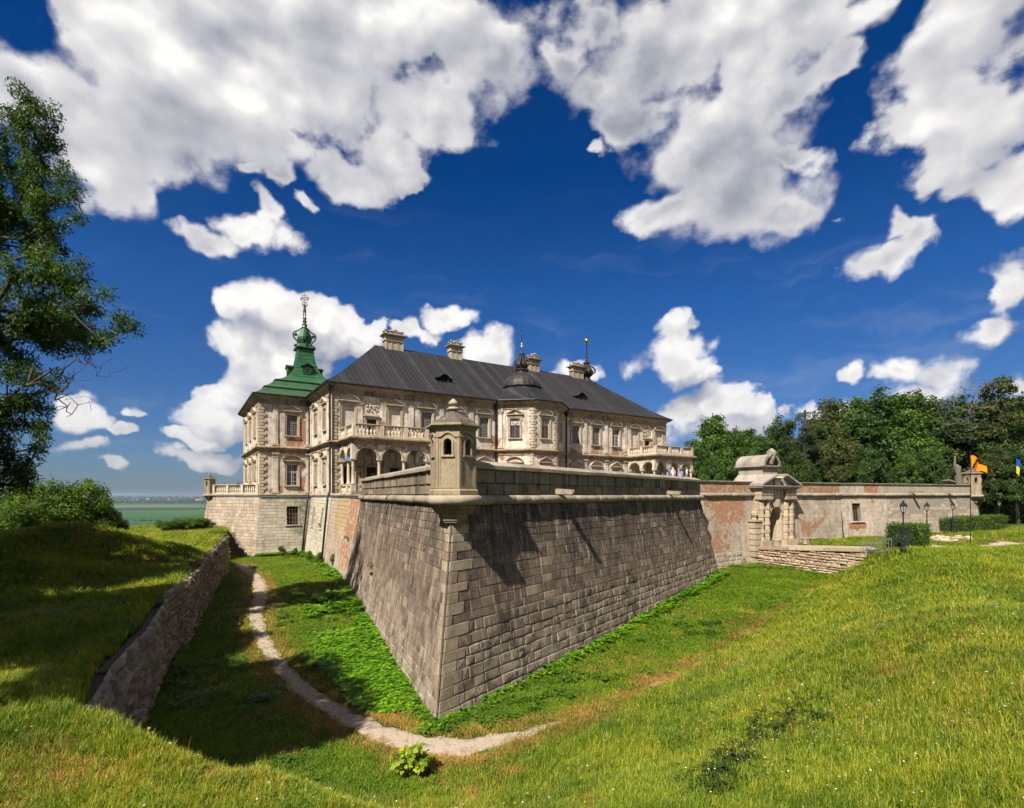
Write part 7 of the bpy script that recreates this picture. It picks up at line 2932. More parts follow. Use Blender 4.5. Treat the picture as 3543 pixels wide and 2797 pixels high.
big = tree_parts(lob, 640, 150, 0.50, 0.20, .48, rgt, 19.5, M_ASH, up=.35, aspect=.36, lean=(1.2, 0), shell=.35)
plant_tree("ash_tree", (TX, TY, TZ), big, "tall ash tree towering over the left bank at the picture edge")
# dead twigs hanging out under the crown
tw_end = []
for (cx, cy, dy) in ((200, 745, -1.5), (180, 770, -1.5), (215, 770, -1.8), (150, 800, -1), (120, 830, -1), (165, 810, -1.2), (190, 850, -1.2), (150, 850, -1), (205, 790, -1.8), (130, 790, -1.0), (160, 760, -1.5), (140, 870, -1)):
    p = at(cx * 1.6373, cy * 1.6373, TY + dy)
    tw_end.append((p.x - TX, p.y - TY, p.z - TZ))
tw_end = np.array(tw_end)
fan = [tw_end]
for e_ in tw_end:
    fan.append(e_ + rgt.normal(size=(6, 3)) * np.array([.55, .5, .35]))
fan = np.concatenate(fan)
s0 = at(60 * 1.6373, 800 * 1.6373, TY)
nodes, par, rad = skeleton_tree([(.4, 0, 7.0), (s0.x - TX, s0.y - TY, s0.z - TZ), (s0.x - TX + .8, s0.y - TY - .6, s0.z - TZ + .4)], fan, .07, rgt, bend=.3)
tw = make("bare_branch", bark_mesh(nodes, par, np.maximum(rad * .8, .008), M_BARK, "bare_branch"))
tw.parent = bpy.data.objects["ash_tree"]
# prototypes, standing about 16 m tall
dec = []
for seed, (leaf, nb, wid, hgt) in enumerate(((M_LIME, 9, 4.6, 15.0), (M_OAK, 10, 5.2, 16.0), (M_OLIVE, 9, 4.2, 15.5), (M_LIME, 8, 3.6, 17.0))):
    rg_ = np.random.default_rng(40 + seed)
    bl = [(0, 0, hgt * .62, wid * .75, wid * .75, hgt * .30), (0, 0, hgt * .86, wid * .42, wid * .42, hgt * .15)]
    for k in range(nb):
        a = 2 * math.pi * k / nb + rg_.uniform(-.3, .3)
        zz = rg_.uniform(.28, .78) * hgt
        rr = wid * (.75 if zz < hgt * .6 else .5) * rg_.uniform(.75, 1.1)
        q = rg_.uniform(.26, .42) * wid
        bl.append((rr * math.cos(a), rr * math.sin(a), zz, q, q, q * rg_.uniform(.7, 1.0)))
    dec.append(tree_parts(bl, 270, 72, .78, .36, .34, rg_, hgt * .9, leaf, aspect=.62, shell=.55))
rg_ = np.random.default_rng(77)
tiers = []
for k in range(13):
    z = 3.0 + k * 1.05
    w = 4.4 * (1 - (k / 14) ** 1.2) + .5
    for j in range(5):
        a = rg_.uniform(0, 6.28)
        tiers.append((w * .55 * math.cos(a), w * .55 * math.sin(a), z, w * .5, w * .5, .35))
pine = tree_parts(tiers, 280, 60, .62, .40, .28, rg_, 16.2, M_PINE, aspect=.14, shell=.3, flat_=.4, up=.2)
rg_ = np.random.default_rng(78)
bare = tree_parts([(0, 0, 14, 4.2, 3.5, 4.5), (3.5, 0, 12.5, 2.5, 2.5, 3.0), (-3, 0, 12, 2.5, 2.5, 2.5)], 420, 0, 1, 1, .30, rg_, 14.5, None, bark=M_DEADWOOD, shell=.4)
rg_ = np.random.default_rng(79)
thin = tree_parts([(0, 0, 15.5, 1.5, 1.5, 1.6), (1.2, .5, 13.2, 1.5, 1.4, 1.2), (-1.2, 0, 12.2, 1.2, 1.2, 1.0), (.8, 0, 10.6, 1.3, 1.2, .9)], 60, 70, .6, .34, .3, rg_, 15.5, M_OLIVE, aspect=.6)

# the wood behind the curtain wall: column in the picture, depth, top row, prototype, extra width
FOREST = [
    (1462, 128, 927, 0, 1.1, "round bright green tree just right of the far loggia"), (1505, 122, 871, 3, 1.2, "tall green tree behind the far loggia's end"), (1560, 126, 904, 1, 1.1, "dark tree left of the gate attic, behind the wall"),
    (1600, 116, 932, 0, 1.0, "light green tree directly left of the gate attic"), (1648, 120, 879, 1, 1.05, "dark green tree right behind the gate attic"), (1700, 112, 859, 'pine', 1.3, "bushy pine tree with reddish limbs right of the gate"),
    (1752, 118, 842, 2, 1.1, "olive green tree right of the pine"), (1775, 106, 899, 2, .9, "lower pale olive birch in front of the wood"), (1812, 116, 836, 3, 1.25, "tall narrow green tree near the middle of the wood"),
    (1860, 112, 820, 1, 1.25, "tall dark tree, highest of the middle wood"), (1905, 110, 832, 0, 1.1, "green tree behind the barred window wall"), (1940, 114, 824, 1, 1.15, "dark tree left of the dead tree"),
    (1985, 108, 842, 2, 1.1, "olive tree at the foot of the dead tree"), (2030, 106, 836, 1, 1.2, "dark spreading tree left of the orange flag"), (2075, 104, 854, 2, 1.2, "olive tree behind the orange flag"),
    (2120, 106, 846, 0, 1.2, "green tree behind the blue and yellow flag"), (2165, 104, 829, 2, 1.2, "olive tree at the right picture edge"), (2210, 104, 834, 1, 1.2, "dark tree cut by the right picture edge"),
    (1500, 112, 967, 0, .95, "low bright tree in front beside the far loggia"), (1685, 104, 947, 1, .9, "low dark tree behind the wall right of the gate"), (1835, 102, 937, 1, .95, "low dark tree behind the plastered wall"), (1915, 100, 942, 3, .95, "low green tree above the ashlar bastion"),
    (1968, 99, 947, 1, .95, "low dark tree above the far bastion spout"), (2105, 92, 942, 2, 1.0, "low olive tree between the two flags"), (2150, 90, 947, 1, 1.0, "low dark tree right of the blue and yellow flag"), (2200, 92, 932, 0, 1.0, "low green tree off the right picture edge"),
    (1535, 119, 918, 0, 1.0, "green tree between the far loggia and the gate, left of two"), (1578, 121, 902, 3, 1.1, "tall green tree between the far loggia and the gate, right of two"), (1625, 118, 915, 1, 1.0, "dark tree peeping just over the gate attic"), (1480, 117, 940, 1, 1.0, "dark low tree tucked behind the far loggia corner"),
    (1730, 116, 892, 1, 1.1, "dark tree between the pine and the olive tree"), (1590, 109, 985, 0, .9, "low light tree behind the brick parapet left of the gate"),
]
for i, (cx, Y, top, proto, wd, lab) in enumerate(FOREST):
    p = at(cx * 1.6373, top * 1.6373, Y)
    z0 = -5.0
    H = p.z - z0
    if proto == 'pine':
        me, h0, nm = pine, 16.8, "pine_tree"
    else:
        me, h0, nm = dec[proto], (15.0, 16.0, 15.5, 17.0)[proto] * 1.02, "broadleaf_tree"
    s = H / h0
    plant_tree(nm, (p.x, p.y, z0), me, lab, group="trees of the wood behind the curtain wall", rot=rgt.uniform(0, 6.28), sc=(s * wd * .95, s * wd * .95, s))
p = at(2050 * 1.6373, 785 * 1.6373, 103)
plant_tree("dead_tree", (p.x, p.y, -5), bare, "bare bleached dead tree rising above the wood", rot=.6, sc=((p.z + 5) / 18.6,) * 3)
p = at(2112 * 1.6373, 795 * 1.6373, 101)
plant_tree("thin_tree", (p.x, p.y, -5), thin, "thin half-bare tree right of the dead tree", rot=2.0, sc=((p.z + 5) / 17.2,) * 3)
# broken stump on the far bastion
p = at(3313, 1668, 92)
m = MB()
m.smooth = True
m.tube([(p.x + .2, p.y, -1), (p.x + .1, p.y, 1.2), (p.x + .25, p.y, 2.6), (p.x - .05, p.y, 4.0), (p.x + .02, p.y, 4.9), (p.x - .25, p.y, 5.4)], [.80, .62, .66, .50, .52, .16], 9)
m.tube([(p.x - .35, p.y, 3.6), (p.x - .50, p.y, 5.4), (p.x - .42, p.y, 6.9)], [.30, .20, .10], 7)
m.tube([(p.x, p.y, 1.5), (p.x + 1.4, p.y, 2.4), (p.x + 2.2, p.y, 3.6)], [.35, .22, .05], 6)
m.tube([(p.x, p.y, 2.0), (p.x - 1.6, p.y, 2.6), (p.x - 3.0, p.y, 2.5)], [.3, .2, .05], 6)
tag(m.build("tree_stump", M_DEADWOOD), "broken brown tree stump standing behind the far bastion parapet", "stump", None, "thing")
# trees out of view on the left whose shade falls on the bank and into the moat
highc = tree_parts([(0, 0, 14, 3.2, 3.2, 2.6), (2.2, 0, 12.6, 1.8, 1.8, 1.5), (-2, 1, 12.8, 1.8, 1.8, 1.6), (0, -2, 12.5, 1.7, 1.7, 1.5), (.5, 2, 13, 1.8, 1.8, 1.6)], 190, 80, .75, .34, .26, np.random.default_rng(47), 15.5, M_OAK, aspect=.62)
for i, (x, y, sc_, lab) in enumerate(((-17.2, 7.2, 1.0, "tall high-crowned tree outside the picture, nearest the moat on the left"), (-19.8, 9.6, 1.05, "tall high-crowned tree outside the picture, second from the moat on the left"))):
    plant_tree("high_crowned_tree", (x, y, hz(x, y) - .2), highc, lab, group="trees along the left bank", rot=1.9 * i, sc=(sc_,) * 3)
SHADE = [(-26.0, 11.5, 17.0, 0, 1.1), (-33.0, 19.0, 17.0, 1, 1.1), (-24.0, 17.5, 14.5, 3, 1.0), (-38.0, 30.0, 15.0, 1, 1.1), (-30.0, 3.0, 15.0, 0, 1.1), (-29.0, 21.0, 14.0, 1, 1.0), (-34.0, 25.5, 15.5, 0, 1.0), (-22.5, 13.0, 13.5, 1, .95)]
for i, (x, y, H, pr, wd) in enumerate(SHADE):
    h0 = (15.0, 16.0, 15.5, 17.0)[pr] * 1.02
    s = H / h0
    plant_tree("broadleaf_tree", (x, y, hz(x, y) - .2), dec[pr], ("leafy tree outside the picture on the left bank, " + ("nearest the camera", "second row by the bank", "far back behind the ash", "close beside the moat side", "behind the great ash", "third row from the camera", "next to the great ash", "left of the great ash", "in front of the bank ridge")[i]), group="trees along the left bank", rot=1.3 * i, sc=(s * wd, s * wd, s))
# bushes on the left horizon and on the bank edge
bm2 = []
for k in range(2):
    rg_ = np.random.default_rng(90 + k)
    bl = [(0, 0, 1.5, 1.5, 1.5, 1.3)] + [(1.3 * math.cos(a), 1.3 * math.sin(a), rg_.uniform(.8, 2.2), .9, .9, .8) for a in np.arange(6) * 1.05]
    bm2.append(tree_parts(bl, 120, 170, .42, .115, .10, rg_, 2.2, M_BUSH, aspect=.6, shell=.5))
for (cx, cy, Y, top, k, wd, lab) in ((75, 1105, 46, 1035, 0, 1.0, "bright green bush at the foot of the great ash"), (118, 1105, 47, 1016, 1, .95, "tallest rounded bush on the left skyline"), (165, 1102, 48, 1050, 0, .9, "bush right of the tallest one on the left skyline"),
                                     (198, 1094, 50, 1062, 1, .85, "dark bush near the end of the left skyline row"), (228, 1085, 51, 1066, 0, .6, "last small bush where the left skyline meets the plain"), (45, 1110, 43, 1062, 1, 1.1, "shaded bush under the great ash"),
                                     (378, 1112, 66, 1098, 0, 1.5, "low bush on the bank edge before the far field"), (405, 1112, 68, 1095, 1, 1.6, "low spreading bush right of it on the bank edge"), (430, 1112, 69, 1096, 0, 1.4, "low bush against the terrace bastion foot"), (352, 1110, 64, 1100, 1, 1.1, "small low bush farthest left on the bank edge")):
    a = at(cx * 1.6373, cy * 1.6373, Y)
    b = at(cx * 1.6373, top * 1.6373, Y)
    g0 = min(hz(a.x, a.y), a.z)
    s = (b.z - g0) / 2.9
    plant_tree("bush", (a.x, a.y, g0), bm2[k], lab, "bush", "bushes on the left bank", rot=rgt.uniform(0, 6), sc=(s * wd, s * wd, s))


for i, (cx, Y, wd, lab) in enumerate(((2075, 98, 2.6, "undergrowth bush right of the far turret"), (2105, 96, 2.6, "undergrowth bush between the two flagpoles"), (2135, 97, 2.7, "undergrowth bush just left of the far flagpole"), (2165, 95, 2.8, "undergrowth bush at the right picture edge"), (2195, 96, 2.8, "undergrowth bush beyond the right picture edge"))):
    p = at(cx * 1.6373, 1713, Y)
    s = rgt.uniform(1.9, 2.3)
    plant_tree("bush", (p.x, p.y, hz(p.x, p.y)), bm2[i % 2], lab, "bush", "undergrowth below the wood", rot=i * 1.1, sc=(wd, wd, s))


# ------------------------------------------------------------------ clipped hedges
def hedge(line, w, h, label, seed):
    rg_ = np.random.default_rng(seed)
    a, b = Vector((*line[0], 0)), Vector((*line[1], 0))
    L = (b - a).length
    d = (b - a).normalized()
    n = Vector((d.y, -d.x, 0))
    N = int(L * (w + 2 * h) * 26)
    s = rg_.random(N) * L
    face = rg_.random(N) * (w + 2 * h)
    x = np.where(face < h, -w / 2, np.where(face > h + w, w / 2, face - h - w / 2))
    z = np.where(face < h, face, np.where(face > h + w, w + 2 * h - face, h))
    end = rg_.random(N) < .12
    s = np.where(end, np.where(rg_.random(N) < .5, 0, L), s)
    x = np.where(end, rg_.uniform(-w / 2, w / 2, N), x)
    z = np.where(end, rg_.uniform(0, h, N), z)
    P = np.array(a)[None, :] + s[:, None] * np.array(d) + x[:, None] * np.array(n)
    gz_ = height(P[:, 0], P[:, 1])
    P[:, 2] = gz_ + z + rg_.normal(size=N) * .05 + .08 * np.sin(s * 2.3)
    P[:, 0] += rg_.normal(size=N) * .06
    P[:, 1] += rg_.normal(size=N) * .06
    V, F, tn = leaf_quads(P, 6, .17, .14, rg_, aspect=.6)
    t = thing("hedge", (a + b) / 2 + Vector((0, 0, hz((a.x + b.x) / 2, (a.y + b.y) / 2))), label, "hedge")
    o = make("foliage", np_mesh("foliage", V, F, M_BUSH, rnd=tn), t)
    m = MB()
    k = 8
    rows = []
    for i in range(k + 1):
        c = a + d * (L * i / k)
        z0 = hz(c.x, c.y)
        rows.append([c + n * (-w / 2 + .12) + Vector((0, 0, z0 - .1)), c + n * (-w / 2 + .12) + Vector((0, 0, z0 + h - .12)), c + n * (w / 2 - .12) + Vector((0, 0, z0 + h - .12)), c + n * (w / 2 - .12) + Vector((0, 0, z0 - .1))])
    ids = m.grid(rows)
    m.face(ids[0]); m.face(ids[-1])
    m.build("shade_core", flat("hedge_shade", (.012, .02, .006), .95), t)  # solid near-black box, painted as the shade behind the outer leaves


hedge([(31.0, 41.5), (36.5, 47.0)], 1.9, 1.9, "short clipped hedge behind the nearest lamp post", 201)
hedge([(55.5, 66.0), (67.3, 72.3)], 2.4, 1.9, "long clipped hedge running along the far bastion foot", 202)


# ------------------------------------------------------------------ grass: blades in tufts spread by geometry nodes
def grass_mat(name, stops, trans=.4):
    m, g = material(name)
    oi = g.node('ShaderNodeObjectInfo')
    loc = oi.outputs['Location']
    n = g.noise(loc, .35, 4.0, .6)
    n2 = g.noise(loc, 2.2, 3.0, .6)
    f = g.math('ADD', g.math('MULTIPLY', oi.outputs['Random'], .40), g.math('ADD', g.math('MULTIPLY', n, .95), g.math('MULTIPLY', n2, .75)))
    f = g.math('MULTIPLY_ADD', g.attr("rnd"), .35, g.math('SUBTRACT', f, .73))
    c = g.ramp(f, stops)
    b = g.node('ShaderNodeBsdfPrincipled', {'Base Color': g.mix(1.0, c, (.86, .86, .86), 'MULTIPLY'), 'Roughness': .55, 'Specular IOR Level': .3})
    t = g.node('ShaderNodeBsdfTranslucent', {'Color': g.mix(1.0, c, (1.08, 1.03, .43), 'MULTIPLY')})
    mx = g.node('ShaderNodeMixShader', {0: trans, 1: b.outputs[0], 2: t.outputs[0]})
    g.node('ShaderNodeOutputMaterial', {'Surface': mx.outputs[0]})
    return m


M_MEADOW = grass_mat("meadow_grass", [(0.15, (0.062, 0.118, 0.006)), (0.40, (0.137, 0.213, 0.009)), (0.62, (0.253, 0.306, 0.013)), (0.85, (0.438, 0.367, 0.034))])
M_LUSH = grass_mat("lush_grass", [(0.15, (0.051, 0.110, 0.003)), (0.45, (0.118, 0.209, 0.005)), (0.8, (0.220, 0.297, 0.008))])
M_DRYG = grass_mat("dry_grass", [(0.15, (0.166, 0.120, 0.020)), (0.5, (0.332, 0.198, 0.037)), (0.85, (0.546, 0.326, 0.079))], .3)
M_WEED = grass_mat("broad_weed", [(0.15, (0.047, 0.132, 0.003)), (0.5, (0.105, 0.253, 0.006)), (0.85, (0.208, 0.374, 0.009))], .35)
M_WEED2 = grass_mat("dock_leaf", [(0.15, (0.027, 0.072, 0.005)), (0.5, (0.062, 0.137, 0.009)), (0.85, (0.144, 0.215, 0.016))], .3)
M_NETTLE = grass_mat("dark_nettle", [(0.1, (0.013, 0.026, 0.004)), (0.5, (0.029, 0.050, 0.006)), (0.9, (0.055, 0.080, 0.008))], .25)


def tuft(name, blades, L, w, spread, mat, rg_, broad=False, droop=.5):
    V, F, tn = [], [], []
    for i in range(blades):
        a = rg_.uniform(0, 6.28)
        r = spread * math.sqrt(rg_.random())
        base = np.array([r * math.cos(a), r * math.sin(a), -.03])
        dirn = rg_.uniform(0, 6.28)
        out_ = np.array([math.cos(dirn), math.sin(dirn), 0])
        side = np.array([-out_[1], out_[0], 0])
        l = L * rg_.uniform(.55, 1.15)
        tilt = rg_.uniform(.1, .55) * droop * 2
        k = rg_.random()
        o = len(V)
        if broad:
            st = base + out_ * l * .35 * tilt + np.array([0, 0, l * .6])
            tip = st + out_ * l * .55 + np.array([0, 0, l * rg_.uniform(-.15, .12)])
            mid = (st + tip) / 2 + np.array([0, 0, l * .06])
            V += [st, mid + side * w, tip, mid - side * w]
            F += [(o, o + 1, o + 2, o + 3)]
            tn += [k] * 4
        else:
            m1_ = base + out_ * l * .28 * tilt + np.array([0, 0, l * .55])
            tip = base + out_ * l * .95 * tilt + np.array([0, 0, l * (1.0 - .35 * tilt)])
            V += [base - side * w, base + side * w, m1_ + side * w * .8, m1_ - side * w * .8, tip + side * w * .12, tip - side * w * .12]
            F += [(o, o + 1, o + 2, o + 3), (o + 3, o + 2, o + 4, o + 5)]
            tn += [k] * 6
    me = np_mesh(name, np.array(V), np.array(F), mat, rnd=np.array(tn))
    return bpy.data.objects.new(name, me)


def scatter_group(name, objs):
    """Node group: one of the given tufts on every point, turned and scaled by the points' attributes."""
    ng = bpy.data.node_groups.new(name, 'GeometryNodeTree')
    ng.interface.new_socket("Geometry", in_out='INPUT', socket_type='NodeSocketGeometry')
    ng.interface.new_socket("Geometry", in_out='OUTPUT', socket_type='NodeSocketGeometry')
    N = ng.nodes
    gi, go = N.new('NodeGroupInput'), N.new('NodeGroupOutput')
    jn = N.new('GeometryNodeJoinGeometry')
    for o in objs[::-1]:
        oi = N.new('GeometryNodeObjectInfo')
        oi.inputs['Object'].default_value = o
        oi.inputs['As Instance'].default_value = True
        ng.links.new(oi.outputs['Geometry'], jn.inputs[0])
    iop = N.new('GeometryNodeInstanceOnPoints')
    iop.inputs['Pick Instance'].default_value = True

    def attr(n, t):
        a = N.new('GeometryNodeInputNamedAttribute')
        a.data_type = t
        a.inputs['Name'].default_value = n
        return a.outputs['Attribute']
    cx_ = N.new('ShaderNodeCombineXYZ')
    ng.links.new(attr("rot", 'FLOAT'), cx_.inputs[2])
    ng.links.new(gi.outputs[0], iop.inputs['Points'])
    ng.links.new(jn.outputs[0], iop.inputs['Instance'])
    ng.links.new(attr("pick", 'INT'), iop.inputs['Instance Index'])
    ng.links.new(cx_.outputs[0], iop.inputs['Rotation'])
    ng.links.new(attr("scl", 'FLOAT_VECTOR'), iop.inputs['Scale'])
    ng.links.new(iop.outputs[0], go.inputs[0])
    return ng


def scatter(name, P, scl, objs, label, rg_):
    n = len(P)
    me = bpy.data.meshes.new(name)
    me.vertices.add(n)
    me.vertices.foreach_set("co", np.ascontiguousarray(P, np.float32).ravel())
    a = me.attributes.new("rot", 'FLOAT', 'POINT')
    a.data.foreach_set("value", rg_.uniform(0, 6.28, n).astype(np.float32))
    a = me.attributes.new("pick", 'INT', 'POINT')
    a.data.foreach_set("value", rg_.integers(0, len(objs), n).astype(np.int32))
    a = me.attributes.new("scl", 'FLOAT_VECTOR', 'POINT')
    s = np.ascontiguousarray(scl, np.float32)
    a.data.foreach_set("vector", s.ravel())
    o = make(name, me)
    md = o.modifiers.new("scatter", 'NODES')
    md.node_group = scatter_group(name + "_spread", objs)
    tag(o, label, kind="stuff")
    return o


rgg = np.random.default_rng(31)
bands = [(4.5, 9, 330), (9, 14, 240), (14, 22, 125), (22, 34, 48), (34, 52, 20), (52, 78, 9)]
PP = []
for (y0, y1, dn) in bands:
    A = (y1 - y0) * (2.2 * (y0 + y1) / 2 + 6)
    n = int(A * dn)
    yy = rgg.uniform(y0, y1, n * 2)
    xx = rgg.uniform(-1.1 * y1 - 3, 1.1 * y1 + 3, n * 2)
    k = np.abs(xx) < 1.1 * yy + 3
    PP.append(np.stack([xx[k], yy[k]], 1)[:n])
PP = np.concatenate(PP)


def inside(P, poly):
    x, y = P[:, 0], P[:, 1]
    ins = np.zeros(len(P), dtype=bool)
    n = len(poly)
    for i in range(n):
        x1, y1 = poly[i]
        x2, y2 = poly[(i + 1) % n]
        c = ((y1 > y) != (y2 > y))
        xi = (x2 - x1) * (y - y1) / (y2 - y1 + 1e-12) + x1
        ins ^= c & (x < xi)
    return ins


_tip = C_T - (A_R - A_L).normalized() * (K_B * (8.6 + Z_C) / math.sin(math.atan(1 / COTH)))
castle = [(S3.x - 1, S3.y - 1), (T0.x - .5, T0.y - 1), (T1.x - .6, T1.y - 1.2), (PA.x - 1, PA.y - .8), (SH_L.x - 1.2, SH_L.y - .2), (_tip.x, _tip.y), (SH_R.x + 2.0, SH_R.y - .3), (CQ0.x + 3, CQ0.y + .9), (GC.x - 2, GC.y - 1.5), (GC.x + 3, GC.y - .4), (CQ1.x, CQ1.y - .5), (CQ2.x + .7, CQ2.y - .6), (80, 140), (-60, 140)]
keep = ~inside(PP, castle)
bq = [tuple(GF(-3.2, 0, 0))[:2], tuple(GF(-3.2, 0, 11.3))[:2], tuple(GF(3.2, 0, 11.3))[:2], tuple(GF(3.2, 0, 0))[:2]]
keep &= ~inside(PP, bq)
foot = FOOT[:, :2]


def dist_line(P, L):
    best = np.full(len(P), 1e9)
    for a, b in zip(L[:-1], L[1:]):
        t = np.clip(((P - a) @ (b - a)) / max(1e-9, (b - a) @ (b - a)), 0, 1)
        best = np.minimum(best, np.linalg.norm(P - a - t[:, None] * (b - a), axis=1))
    return best


dpath = np.full(len(PP), 1e9)
for (sm_, ws_) in PATHS:
    for i in range(0, len(sm_) - 3, 3):
        a, b = sm_[i], sm_[min(i + 3, len(sm_) - 1)]
        t = np.clip(((PP - a) @ (b - a)) / max(1e-9, (b - a) @ (b - a)), 0, 1)
        d = np.linalg.norm(PP - a - t[:, None] * (b - a), axis=1) - ws_[i] * .5
        dpath = np.minimum(dpath, d)
tail = np.clip((PP[:, 0] + 1.5) / 4.0, 0, 1) * (PP[:, 1] < 30)
keep &= dpath > rgg.uniform(-.06, .10, len(PP)) - (rgg.random(len(PP)) < .18) * rgg.random(len(PP)) * .35 - tail * rgg.random(len(PP)) ** 3 * 1.2
# keep clear of the retaining wall itself
dw = dist_line(PP, np.array(pts[:-1], float))
insd = inside(PP, _poly.tolist())
keep &= ~((dw < .42) & insd)
PP, dpath, insd = PP[keep], dpath[keep], insd[keep]
zz = height(PP[:, 0], PP[:, 1])
P3 = np.column_stack([PP, zz])
dist_c = np.linalg.norm(P3, axis=1)
nz1 = _vnoise(PP[:, 0], PP[:, 1], 5.0, 51) + _vnoise(PP[:, 0], PP[:, 1], 1.6, 52) * .7
ru = rgg.random(len(PP))
nz1 = nz1 + _vnoise(PP[:, 0], PP[:, 1], .6, 53) * .5
dryp = np.clip((nz1 - .12) * 1.7, 0, .75) + np.where(dpath < 1.0, np.clip(.55 - dpath * .5, 0, .5), 0)
dryp = np.where(insd & (dpath > .8), dryp * .25, dryp)
nr = np.abs(np.linalg.norm(PP - np.array([-5.5, 10.8]), axis=1))
dryp = dryp + np.clip(.8 - nr * .30, 0, .6)
_dl = np.array([tuple(hit(x * 1.6373, y * 1.6373))[:2] for x, y in ((1130, 1545), (1190, 1524), (1330, 1470), (1480, 1402), (1640, 1302), (1735, 1242))])
dryp = np.maximum(dryp, np.clip(.60 - dist_line(PP, _dl) * .62, 0, .55) * np.clip(.55 + _vnoise(PP[:, 0], PP[:, 1], 1.7, 71) * 2.0, 0, 1))
kind = np.where(ru < dryp, 2, np.where(insd & (zz < -6.9), 1, 0))
size = np.clip(dist_c / 14.0, .58, 3.2)
tall = 1.0 + .55 * _vnoise(PP[:, 0], PP[:, 1], 3.5, 77)
rgx = np.random.default_rng(32)
t_me = [tuft("grass_tuft", 18, .21, .0065, .14, M_MEADOW, rgx, droop=.8) for _ in range(4)] + [tuft("grass_tuft", 10, .34, .0055, .10, M_MEADOW, rgx, droop=.5)]
t_lu = [tuft("lush_tuft", 18, .13, .008, .15, M_LUSH, rgx, droop=.8) for _ in range(4)]
t_dr = [tuft("dry_tuft", 14, .19, .0055, .14, M_DRYG, rgx, droop=.8) for _ in range(3)]
for k, objs, nm, lab in ((0, t_me, "meadow_grass", "sunlit yellow-green meadow grass on the banks and slopes"), (1, t_lu, "moat_grass", "short lush green grass on the moat floor"), (2, t_dr, "dry_grass", "straw-coloured dry grass beside the path and on worn patches")):
    q = kind == k
    s = (size * rgg.uniform(.7, 1.25, len(PP)))[q]
    h_ = s * tall[q] * (.72 if k else 1.0)
    scatter(nm, P3[q], np.column_stack([s, s, np.minimum(h_, 1.45 if k == 0 else 1.1)]), objs, lab, rgg)


def area_points(poly, n, rg_):
    P = np.array(poly)
    lo, hi = P.min(0), P.max(0)
    q = rg_.uniform(lo, hi, (n * 4, 2))
    q = q[inside(q, poly)][:n]
    return np.column_stack([q, height(q[:, 0], q[:, 1])])


# broad-leaved weeds filling the moat left of the bastion, and at the wall feet
t_we = [tuft("weed_tuft", 15, .26, .055, .17, M_WEED, rgx, broad=True) for _ in range(4)]
wp = area_points([(-12.3, 42), (-9.5, 34.5), (-6.6, 27.5), (-3.9, 20.6), (-5.6, 20.2), (-8.8, 25.0), (-12.0, 31.5), (-15.0, 38.0), (-15.0, 42)], 5200, rgx)
dn = _vnoise(wp[:, 0], wp[:, 1], 2.0, 91) + _vnoise(wp[:, 0], wp[:, 1], 6.0, 92)
wp = wp[dn > -.22 - rgx.random(len(wp)) * .3]
e1_, e2_ = [], []
for F, L, lo in ((BR, L_R, -3.0), (BL, L_L, 0.0)):
    for i in range(330):
        s = rgx.uniform(lo, L + (1.5 if F is BR else 3.0))
        p = F(s, -8.3, abs(rgx.normal()) * .28 + .06)
        e1_.append((p.x, p.y, hz(p.x, p.y)))
for F, L in ((F_TB, L_TB), (F_EB, L_EB), (F_JB, L_JB)):
    for i in range(90):
        p = F(rgx.uniform(-.5, L), -8.1, abs(rgx.normal()) * .4 + .1)
        e1_.append((p.x, p.y, hz(p.x, p.y)))
wp = np.concatenate([wp, np.array(e1_)])
s = np.clip(np.linalg.norm(wp, axis=1) / 24, .8, 1.9) * rgx.uniform(.35, 1.6, len(wp))
scatter("moat_weeds", wp, np.column_stack([s, s, s]), t_we, "bright broad-leaved weeds crowding the moat beside the bastion", rgx)
# dark nettles, lower right
t_ne = [tuft("nettle_tuft", 20, .42, .028, .16, M_NETTLE, rgx, broad=True) for _ in range(3)]
npq = []
for (px, py) in ((2690, 2500), (2720, 2480), (2650, 2540), (2600, 2580), (2560, 2630), (2510, 2660), (2480, 2700), (2530, 2720), (2570, 2660), (2620, 2600), (2440, 2740), (2700, 2530), (2740, 2510)):
    c = hit(px, py)
    for i in range(13):
        x, y = c.x + rgx.normal() * .36, c.y + rgx.normal() * .36
        npq.append((x, y, hz(x, y)))
npq = np.array(npq)
s = rgx.uniform(.35, 1.05, len(npq))
scatter("nettle_patch", npq, np.column_stack([s, s, s]), t_ne, "dark green nettle patch in the grass at lower right", rgx)
# dock rosettes and taller weeds dotted through the meadow and the right moat floor
ids_ = np.nonzero((kind < 2) & (dist_c < 40))[0]
w_ = np.clip(_vnoise(PP[ids_, 0], PP[ids_, 1], 2.2, 61) + _vnoise(PP[ids_, 0], PP[ids_, 1], .8, 62) - .25, 0, 1) + 1e-4
ch = rgx.choice(ids_, 2600, replace=False, p=w_ / w_.sum())
s = np.clip(dist_c[ch] / 17, .55, 1.7) * rgx.uniform(.5, 1.1, len(ch))
t_do = [tuft("dock_tuft", 12, .26, .045, .12, M_WEED2, rgx, broad=True) for _ in range(3)] + [tuft("tall_weed", 14, .40, .018, .10, M_WEED2, rgx, broad=True)]
scatter("meadow_weeds", P3[ch], np.column_stack([s, s, s * .9]), t_do, "broad-leaved dock and taller weeds dotted through the grass", rgx)
